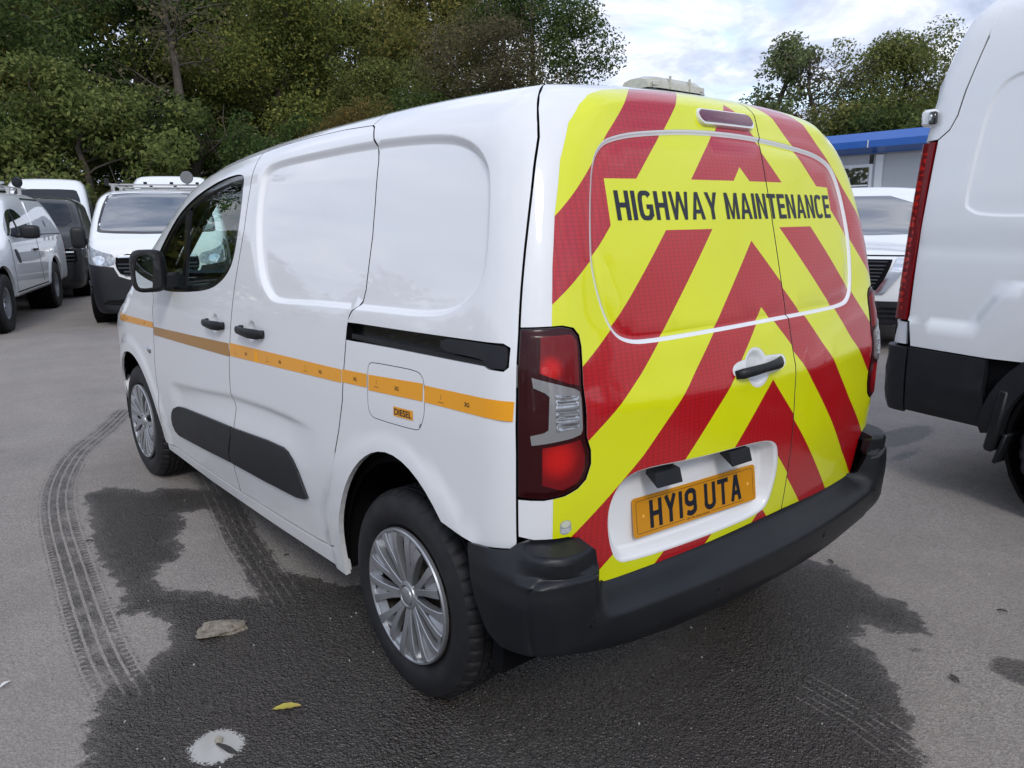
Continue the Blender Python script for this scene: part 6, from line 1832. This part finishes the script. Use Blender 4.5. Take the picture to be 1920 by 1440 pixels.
FOREST = [  # template, column, distance, scale, label
    ('bushy', 210, 28.95, 1.44, 'bright green bushy tree in front of the wood, above the medium white van'),
    ('bare', 400, 31.18, 1.65, 'thin tree with bare pale branches and few leaves beside the bushy green tree'),
    ('big_dark', -60, 34.15, 1.44, 'dark tree of the wood at the very left edge'),
    ('big_olive', 70, 37.12, 1.4, 'olive brown tree of the wood second from the left edge'),
    ('big_dark', 300, 37.86, 1.44, 'dark green tree of the wood right behind the bushy green tree'),
    ('big_green', 440, 40.09, 1.58, 'mid green tree of the wood behind the bare branched tree'),
    ('big_olive', 560, 35.64, 1.37, 'olive tree of the wood above the roof of the chevron van cab'),
    ('big_green', 640, 40.09, 1.5, 'green tree of the wood with a bright crown above the sliding door'),
    ('big_green', 745, 32.67, 0.977, 'smaller mid green tree low in the wood above the van roof'),
    ('big_olive', 800, 38.6, 1.44, 'olive yellow tree of the wood above the rear of the chevron van'),
    ('brown', 925, 32.67, 1.23, 'brown thin leaved tree near the right end of the wood'),
    ('big_dark', 985, 37.12, 1.32, 'dark tree ending the wood against the sky, behind the beacon bar'),
    ('bushdark', 480, 29.7, 1.15, 'dark low bush at the foot of the wood above the van cab roof'),
    ('bushdark', 60, 30.44, 1.22, 'dark low bush behind the pickup canopy'),
    ('bushdark', 330, 31.92, 1.37, 'dark low bush beside the bare branched tree'),
    ('bushdark', 640, 30.44, 1.29, 'dark low bush in the wood above the sliding door roof gap'),
    ('bushdark', 880, 31.18, 1.37, 'dark low bush under the brown tree'),
    ('bushy', 610, 30.44, 1.03, 'small yellowish green bush in the wood above the van roof'),
    ('autumn', 690, 28.95, 0.79, 'little orange leaved bush just above the van roof'),
]
for i, (k, px, d, s_, lb) in enumerate(FOREST):
    p = at_col(px, d)
    nm = {'bushdark': 'bush', 'bushy': 'bushy_tree', 'bare': 'bare_tree'}.get(k, 'woodland_tree')
    plant(TM[k], nm, lb, p, i * 2.4 + .3, s_, 'bush' if k in ('bushdark',) or s_ < .75 else 'tree', 'trees and bushes of the wood')
# the deeper rows of the wood, which read as one mass
V_, F_ = [], []
r_ = np.random.default_rng(5)
cs, rs = [], []
for k in range(150):
    px = r_.uniform(-900, 1010); d = r_.uniform(41, 49); p = at_col(px, d)
    hgt = r_.uniform(1.0, 14.0) if px < 930 else r_.uniform(1.0, 9.0)
    cs.append((p[0], p[1], hgt)); rs.append(r_.uniform(1.5, 2.5))
V, Fc = leaf_cloud(cs, rs, 60000, .42, 77)
deep = link('deep_wood', mesh_np('deep_wood', V, Fc, False), None, LM['dark']); tag(deep, 'dark mass of the wood behind the front trees', 'wood', kind='stuff')
# tree belt round the rest of the yard, outside the picture
cs, rs = [], []
for k in range(170):
    a = r_.uniform(math.radians(5), math.radians(262)); d = r_.uniform(34, 42)
    cs.append((d * math.cos(a), d * math.sin(a), r_.uniform(.5, 4.5))); rs.append(r_.uniform(1.6, 2.4))
V, Fc = leaf_cloud(cs, rs, 50000, .55, 78)
belt = link('tree_belt', mesh_np('tree_belt', V, Fc, False), None, LM['olive']); tag(belt, 'belt of trees round the rest of the yard', 'trees', kind='stuff')

RIGHT = [
    ('slender', 1418, 25.8, 1.22, 'slender pale green tree standing alone to the right of the beacon bar'),
    ('bare', 1500, 25.2, 1.05, 'nearly bare thin tree between the slender tree and the large green one'),
    ('autumn', 1465, 24.6, 0.675, 'small yellowing tree below the slender tree'),
    ('big_green', 1640, 25.2, 0.832, 'large green tree with an open crown beside the tall van'),
    ('big_olive', 1745, 27.6, 0.657, 'olive tree partly hidden by the large van on the right'),
    ('bushy', 1560, 23.4, 1.08, 'green bush behind the blue roof edge next to the chevron van'),
    ('bushdark', 1650, 22.8, 1.05, 'dark bush above the middle of the blue roof edge'),
    ('bushy', 1735, 22.8, 1.05, 'green bush above the blue roof edge beside the large van'),
    ('bushdark', 1370, 28.8, 0.972, 'small distant bush beside the beacon bar'),
    ('bushdark', 1490, 24, 0.972, 'dark bush under the nearly bare tree'),
    ('big_dark', 2000, 28.8, 1.22, 'dark tree hidden behind the large van'),
]
for i, (k, px, d, s_, lb) in enumerate(RIGHT):
    p = at_col(px, d)
    nm = {'bushdark': 'bush', 'bushy': 'bush', 'bare': 'bare_tree', 'slender': 'slender_tree'}.get(k, 'yard_tree')
    if px > 1950: continue
    plant(TM[k], nm, lb, p, i * 1.7 + 1.1, s_, 'bush' if k in ('bushdark', 'bushy') else 'tree', 'trees behind the cabin')

# ------------------------------------------------------------------ yard surface
def axis(lo, hi, f0, f1, fine, coarse_n):
    a = np.arange(f0, f1, fine)
    l = f0 - np.geomspace(fine, f0 - lo, coarse_n)[::-1]; h = f1 + np.geomspace(fine, hi - f1, coarse_n)
    return np.concatenate([l, a, h])
ax = axis(-120, 900, -1.6, 4.4, .022, 36); ay = axis(-900, 300, -1.6, 2.4, .022, 36)
X, Y = np.meshgrid(ax, ay, indexing='ij')
Z = .006 * np.sin(X * .7 + 1) * np.cos(Y * .9)
Z *= 0
V = np.stack([X.ravel(), Y.ravel(), Z.ravel()], 1)
nx, ny = len(ax), len(ay)
i = np.arange(nx - 1)[:, None] * ny; j = np.arange(ny - 1)[None, :]
Fq = np.stack([i + j, i + ny + j, i + ny + j + 1, i + j + 1], -1).reshape(-1, 4)
gm = mesh_np('asphalt_yard', V, Fq, True)
WET = np.array([[-.6, 1.95], [-0.01, 1.86], [0.24, 1.77], [0.43, 1.72], [0.63, 1.63], [0.66, 1.51], [0.71, 1.46], [0.77, 1.38], [0.93, 1.35], [1.05, 1.36], [1.13, 1.48], [1.19, 1.44], [1.31, 1.4], [1.54, 1.4], [1.71, 1.4],
                [1.97, 1.37], [2.22, 1.32], [2.66, 1.27], [2.72, 1.11], [2.58, 1.03], [2.46, 0.97], [2.52, 0.9], [2.42, 0.83], [2.34, 0.73], [2.15, 0.63], [1.68, 0.73], [1.09, 0.83], [0.79, 0.70], [.5, .5], [.3, -.2], [0, -.8],
                [-0.38, -0.96], [-0.45, -0.97], [-0.52, -0.93], [-0.6, -0.91], [-0.67, -0.84], [-0.74, -0.87], [-0.81, -0.83], [-0.94, -0.7], [-0.86, -0.63], [-0.8, -0.61], [-0.74, -0.59], [-0.78, -0.44], [-0.85, -0.42], [-0.9, -0.37],
                [-0.96, -0.31], [-1.03, -0.24], [-1.15, -0.04], [-1.25, 0.06], [-1.5, 0.6], [-1.4, 1.6]])
DRY = np.array([[2.0, 0.83], [1.92, 0.83], [1.55, 0.89], [1.03, 0.99], [0.92, 1.0], [0.97, 1.07], [1.07, 1.13], [1.22, 1.26], [1.36, 1.27], [1.47, 1.19], [1.48, 1.13], [1.62, 1.06], [1.7, 1.07], [1.9, 0.96], [2.03, 0.96]])
P2 = V[:, :2]
near = (P2[:, 0] > -2.2) & (P2[:, 0] < 5) & (P2[:, 1] > -2.2) & (P2[:, 1] < 3)
wet = np.full(len(V), -1.5)
wet[near] = np.clip(np.minimum(sdf(P2[near], WET), -sdf(P2[near], DRY)), -1.5, 1.5)
def track(poly, hw):
    poly = smooth(np.array(poly), 2, False); Q = P2[near]
    best = np.full(len(Q), 9.); ac = np.full(len(Q), 9.); al = np.zeros(len(Q)); s0 = 0
    for a, b in zip(poly[:-1], poly[1:]):
        d = b - a; L_ = np.linalg.norm(d); d = d / L_; w_ = Q - a; t = w_ @ d
        tc_ = np.clip(t, 0, L_); q = w_ - tc_[:, None] * d; ds = np.hypot(q[:, 0], q[:, 1]); sg = np.sign(d[0] * w_[:, 1] - d[1] * w_[:, 0])
        m = ds < best
        best = np.where(m, ds, best); ac = np.where(m, ds * sg, ac); al = np.where(m, s0 + t, al); s0 += L_
    end = np.minimum(al + .05, s0 - al + .05)
    return ac / hw, al, np.clip(end / .2, -1, 1)
TR = [([[4.6, .55], [4.0, 0.85], [3.62, 1.09], [3.14, 1.27], [2.72, 1.38], [2.25, 1.45], [1.83, 1.49], [1.42, 1.53], [1.08, 1.56], [0.8, 1.58], [0.55, 1.58]], .088),
      ([[2.7, .60], [2.44, 0.65], [2.0, 0.73], [1.62, 0.82], [1.32, 0.87], [1.05, 0.91], [0.8, 0.95]], .085),
      ([[-.78, -.07], [-0.87, -0.06], [-0.98, -0.05], [-1.09, -0.02], [-1.21, 0.02], [-1.45, .06]], .075)]
tu = np.full(len(V), 3.0); tv = np.zeros(len(V)); tk = np.full(len(V), -1.0); tid = np.zeros(len(V))
for q, (pl, hw) in enumerate(TR):
    u_, a_, e_ = track(pl, hw)
    cur = tu[near]; m = np.abs(u_) < np.abs(cur)
    cur = np.where(m, u_, cur); tu[near] = np.clip(cur, -3, 3)
    c2 = tv[near]; tv[near] = np.where(m, a_, c2)
    c3 = tk[near]; tk[near] = np.where(m, e_, c3)
    c4 = tid[near]; tid[near] = np.where(m, q, c4)
stain = np.full(len(V), -1.0)
def st_add(P_, cx, cy, rx, ry, rot):
    global stain
    c_, s_ = math.cos(rot), math.sin(rot); dx, dy = P_[:, 0] - cx, P_[:, 1] - cy
    d = 1 - np.hypot((dx * c_ + dy * s_) / rx, (-dx * s_ + dy * c_) / ry)
    stain = np.maximum(stain, np.clip(d, -1, 1) * min(1.0, max(rx, ry) * 4))
V2_ = P2
for cx, cy, rx, ry, rot in ((.26, -3.15, .25, .11, 1.0), (.10, -2.67, .13, .05, 1.0), (-.07, -2.61, .05, .035, 1.0), (.92, -4.17, .12, .05, 1.0), (-1.22, -.68, .11, .09, .3), (-.82, -.62, .05, .02, 1.2), (-.93, -.55, .04, .02, .5)):
    st_add(V2_, cx, cy, rx, ry, rot)
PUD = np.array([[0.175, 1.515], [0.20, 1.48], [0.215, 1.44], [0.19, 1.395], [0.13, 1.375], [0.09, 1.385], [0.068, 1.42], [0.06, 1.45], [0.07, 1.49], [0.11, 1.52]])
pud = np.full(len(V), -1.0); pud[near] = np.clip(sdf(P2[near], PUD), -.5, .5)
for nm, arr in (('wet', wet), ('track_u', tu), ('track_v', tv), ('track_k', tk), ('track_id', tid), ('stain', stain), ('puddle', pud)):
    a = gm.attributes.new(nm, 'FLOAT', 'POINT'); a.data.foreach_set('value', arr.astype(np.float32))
gmat = bpy.data.materials.new('asphalt'); gmat.use_nodes = True
t = gmat.node_tree; b = t.nodes['Principled BSDF']; NN_ = t.nodes.new; LL = t.links.new
def attr(n):
    a = NN_('ShaderNodeAttribute'); a.attribute_name = n; return a.outputs['Fac']
def mth(op, a, b2=None, c=None, clamp=False):
    m = NN_('ShaderNodeMath'); m.operation = op; m.use_clamp = clamp
    for k, x in enumerate((a, b2, c)):
        if x is None: continue
        if isinstance(x, (int, float)): m.inputs[k].default_value = x
        else: LL(x, m.inputs[k])
    return m.outputs[0]
def mrange(v, a, b2, c=0., d=1., sm=False):
    m = NN_('ShaderNodeMapRange'); m.interpolation_type = 'SMOOTHSTEP' if sm else 'LINEAR'
    LL(v, m.inputs['Value'])
    for nm, x in (('From Min', a), ('From Max', b2), ('To Min', c), ('To Max', d)): m.inputs[nm].default_value = x
    return m.outputs[0]
def noise(sc, det=4, rg=.5, vec=None, dist=0.):
    n = NN_('ShaderNodeTexNoise'); n.inputs['Scale'].default_value = sc; n.inputs['Detail'].default_value = det; n.inputs['Roughness'].default_value = rg; n.inputs['Distortion'].default_value = dist
    LL(vec or tco.outputs['Object'], n.inputs['Vector']); return n.outputs['Fac']
def mix(f, a, b2):
    m = NN_('ShaderNodeMixRGB')
    if isinstance(f, (int, float)): m.inputs[0].default_value = f
    else: LL(f, m.inputs[0])
    for k, x in ((1, a), (2, b2)):
        if isinstance(x, tuple): m.inputs[k].default_value = (*x, 1)
        else: LL(x, m.inputs[k])
    return m.outputs[0]
tco = NN_('ShaderNodeTexCoord')
vor = NN_('ShaderNodeTexVoronoi'); vor.inputs['Scale'].default_value = 165; LL(tco.outputs['Object'], vor.inputs['Vector'])
vor2 = NN_('ShaderNodeTexVoronoi'); vor2.inputs['Scale'].default_value = 90; LL(tco.outputs['Object'], vor2.inputs['Vector'])
edge_n = mth('SUBTRACT', noise(16, 7, .7), .5)
wn = mth('ADD', attr('wet'), mth('MULTIPLY', edge_n, .17))
wetm = mth('ADD', mth('MULTIPLY', mrange(wn, -.008, .012, 0, 1, True), .72), mth('MULTIPLY', mrange(wn, -.035, .10, 0, 1, True), .28))
# large soft damp variation away from the edge
bigp = noise(.55, 6, .6); midp = noise(2.3, 6, .6)
# tyre marks
U_ = mth('ADD', attr('track_u'), mth('MULTIPLY', edge_n, .10)); K_ = attr('track_k'); TV_ = attr('track_v')
inside_t = mrange(mth('ADD', mth('ABSOLUTE', U_), mth('MULTIPLY', edge_n, .35)), 1.08, .92, 0, 1)
ribs = mth('ABSOLUTE', mth('SINE', mth('MULTIPLY', U_, 7.0)))          # lines along the track
ribl = mrange(ribs, .25, .45, 0, 1)
TV_ = mth('ADD', TV_, mth('MULTIPLY', edge_n, .022))
tread = mth('ABSOLUTE', mth('SINE', mth('MULTIPLY', TV_, 95.0)))
outer = mrange(mth('ABSOLUTE', U_), .55, .7, 0, 1)
trd = mth('MAXIMUM', mth('SUBTRACT', 1.0, outer), mrange(tread, .3, .6, 0, 1))
tmask = mth('MULTIPLY', mth('MULTIPLY', inside_t, ribl), trd)
tmask = mth('MULTIPLY', tmask, mrange(mth('ADD', K_, mth('MULTIPLY', edge_n, .6)), 0., .5, 0, 1))
tmask = mth('MULTIPLY', tmask, mrange(noise(7, 6, .75), .32, .56, .12, 1))
isT3 = mrange(attr('track_id'), 1.4, 1.6, 0, 1)
dark_t = mth('MULTIPLY', tmask, mth('SUBTRACT', 1.0, isT3))
light_t = mth('MULTIPLY', mth('MULTIPLY', mth('MULTIPLY', inside_t, mth('SUBTRACT', 1.0, ribl)), mrange(K_, 0., .4, 0, 1)), mrange(noise(20, 6, .75), .42, .6, 0, 1))
wet_t = mth('MAXIMUM', wetm, mth('MULTIPLY', dark_t, .80))
stn = mrange(mth('ADD', attr('stain'), mth('MULTIPLY', edge_n, .35)), -.02, .12, 0, .75, True)
fleck = mrange(noise(2.1, 9, .75), .61, .70, 0, .42)
wet_all = mth('MAXIMUM', mth('MAXIMUM', wet_t, stn), mth('MULTIPLY', fleck, .8))
wet_all = mth('SUBTRACT', wet_all, mth('MULTIPLY', light_t, .55), clamp=True)
drytop = mix(mrange(vor.outputs['Color'], .2, .9), (.195, .176, .158), (.350, .320, .290))
dry = mix(mrange(bigp, .35, .7), drytop, mix(.5, drytop, (.33, .275, .245)))
dry = mix(mrange(midp, .35, .72, 0, .45), dry, (.150, .138, .127))
chip = mrange(noise(300, 2, .5), .62, .70)
dry = mix(mth('MULTIPLY', chip, .5), dry, (.36, .35, .34))
wetc = mix(mrange(vor.outputs['Color'], .1, .95), (.025, .0215, .018), (.088, .076, .065))
wetc = mix(mrange(noise(420, 2, .5), .66, .72), wetc, (.16, .15, .14))
wetc = mix(mrange(bigp, .45, .62, 0, .35), wetc, (.050, .036, .030))
colr = mix(wet_all, dry, wetc)
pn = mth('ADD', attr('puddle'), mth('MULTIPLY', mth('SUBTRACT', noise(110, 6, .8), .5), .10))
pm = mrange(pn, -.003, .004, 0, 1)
colr = mix(pm, colr, (.42, .41, .38))  # bright sky reflection painted in as a pale puddle colour
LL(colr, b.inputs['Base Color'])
rough_w = mrange(noise(180, 3, .6), .35, .7, .10, .34)
rr = mrange(wet_all, 0, 1, .88, .30)
ro = mix(pm, mix(wet_all, (.9, .9, .9), mix(.4, rough_w, (.26, .26, .26))), (.03, .03, .03))
LL(ro, b.inputs['Roughness'])
b.inputs['Specular IOR Level'].default_value = .5
hgt = mth('ADD', mth('MULTIPLY', vor.outputs['Distance'], .6), mth('MULTIPLY', vor2.outputs['Distance'], .7))
bp = NN_('ShaderNodeBump'); bp.inputs['Distance'].default_value = .013
LL(mth('MULTIPLY', mth('SUBTRACT', 1.0, mth('MULTIPLY', pm, .99)), mrange(wet_all, 0, 1, .34, .78)), bp.inputs['Strength'])
LL(hgt, bp.inputs['Height'])
bp2 = NN_('ShaderNodeBump'); bp2.inputs['Distance'].default_value = .02; bp2.inputs['Strength'].default_value = .35
LL(noise(6, 4, .6), bp2.inputs['Height']); LL(bp.outputs[0], bp2.inputs['Normal'])
LL(mth('MULTIPLY', mth('SUBTRACT', 1.0, pm), .35), bp2.inputs['Strength'])
LL(bp2.outputs[0], b.inputs['Normal'])
g = link('asphalt_yard', gm, None, gmat); g['kind'] = 'structure'

# ------------------------------------------------------------------ small litter
def rock(name, label, cat, loc, size, seed, m, squash=.25, sub=3):
    import bmesh
    from mathutils import noise as ns
    bm = bmesh.new(); bmesh.ops.create_icosphere(bm, subdivisions=sub, radius=1)
    for v in bm.verts:
        n_ = ns.fractal(v.co * 1.4 + Vector((seed, 0, 0)), .8, 2.2, 5)
        v.co = Vector((v.co.x * size[0] * (1 + .45 * n_), v.co.y * size[1] * (1 + .45 * n_), max(v.co.z, -.15) * size[2] * (1 + .6 * n_)))
    me = bpy.data.meshes.new(name); bm.to_mesh(me); bm.free()
    o = link(name, me, None, m, (loc[0], loc[1], .002)); tag(o, label, cat); return o
stone_m = mat('pitted_stone', (.27, .235, .185), .9, noise=(45, 1.0, (.10, .085, .065)), bump=(90, 1.0, .01))
o = rock('stone_fragment', 'flat pitted brown stone fragment lying on the wet asphalt near the rear wheel', 'stone', (.765, 1.205), (.060, .088, .020), 3.0, stone_m)
o.rotation_euler = (0, 0, math.radians(-20))
rock('pebble', 'small pale pebble sitting in the bright puddle', 'pebble', (.155, 1.435), (.012, .012, .010), 5.0, mat('pebble_grey', (.3, .28, .22), .6), sub=2)
r_ = np.random.default_rng(9)
pm_ = mat('grit', (.06, .052, .045), .9); pm2 = mat('pale_grit', (.45, .44, .42), .8)
def leaf_obj(name, label, loc, rz, L_, Wd, m, curl=.006):
    V = []; n = 9
    for i_ in range(n):
        t_ = i_ / (n - 1); w_ = Wd * math.sin(math.pi * min(1, t_ * 1.02)) ** .8 * (1 + .25 * ((i_ % 2) - .5))
        z = .004 + curl * math.sin(t_ * 3)
        V += [(L_ * (t_ - .5), -w_, z + .004), (L_ * (t_ - .5), 0, z), (L_ * (t_ - .5), w_, z + .005)]
    Fc = [(i_ * 3 + j_, i_ * 3 + j_ + 1, i_ * 3 + j_ + 4, i_ * 3 + j_ + 3) for i_ in range(n - 1) for j_ in range(2)]
    me = mesh_np(name, V, Fc); o = link(name, me, None, m, (loc[0], loc[1], 0)); o.rotation_euler = (0, 0, rz); tag(o, label, 'leaf'); return o
leaf_obj('fallen_leaf', 'yellow fallen leaf turning pink at one end on the wet asphalt', (.163, 1.225), math.radians(-118), .085, .014, mat('yellow_leaf', (.42, .36, .05), .5, noise=(35, .9, (.38, .16, .10))))
o = rock('puddle_reflection', 'dark short strip across the bright puddle, standing in for a reflection', 'reflection', (.105, 1.43), (.042, .009, .006), 1.0, mat('reflection_dark', (.02, .018, .014), .5), sub=2); o.rotation_euler = (0, 0, math.radians(20))  # dark reflection in the puddle, modelled as a thin solid strip
leaf_obj('paper_scrap', 'small white scrap on the dry asphalt at the left edge of the picture', (.865, 1.86), math.radians(-60), .04, .006, M_['plate_white'])
mb = MB()
for k in range(260):
    x, y = r_.uniform(-1.5, 4), r_.uniform(-1.5, 2.3)
    s_ = r_.uniform(.0015, .0045)
    mb.box((x, y, s_ * .4), (s_ * r_.uniform(.8, 1.8), s_, s_), R=Matrix.Rotation(r_.uniform(0, 3), 3, 'Z'))
gr = mb.obj('loose_grit', pm2, None); tag(gr, 'pale grit scattered over the asphalt', 'grit', kind='stuff')
LIT = [(-.40, -.98, .025, 'dark scrap near the bumper shadow right of the van'), (-1.03, -1.06, .022, 'dark leaf scrap far right on dry asphalt'), (-1.09, -.46, .030, 'curled dark strip on the asphalt at the lower right'), (1.95, 1.385, .020, 'dark crumb between the tyre track and the wet patch'),
       (1.2, .76, .016, 'tiny dark chip beside the sill shadow')]
for x, y, s_, lb in LIT:
    leaf_obj('debris', lb, (x, y), r_.uniform(0, 3), s_ * 1.6, s_ * .3, pm_, .003)
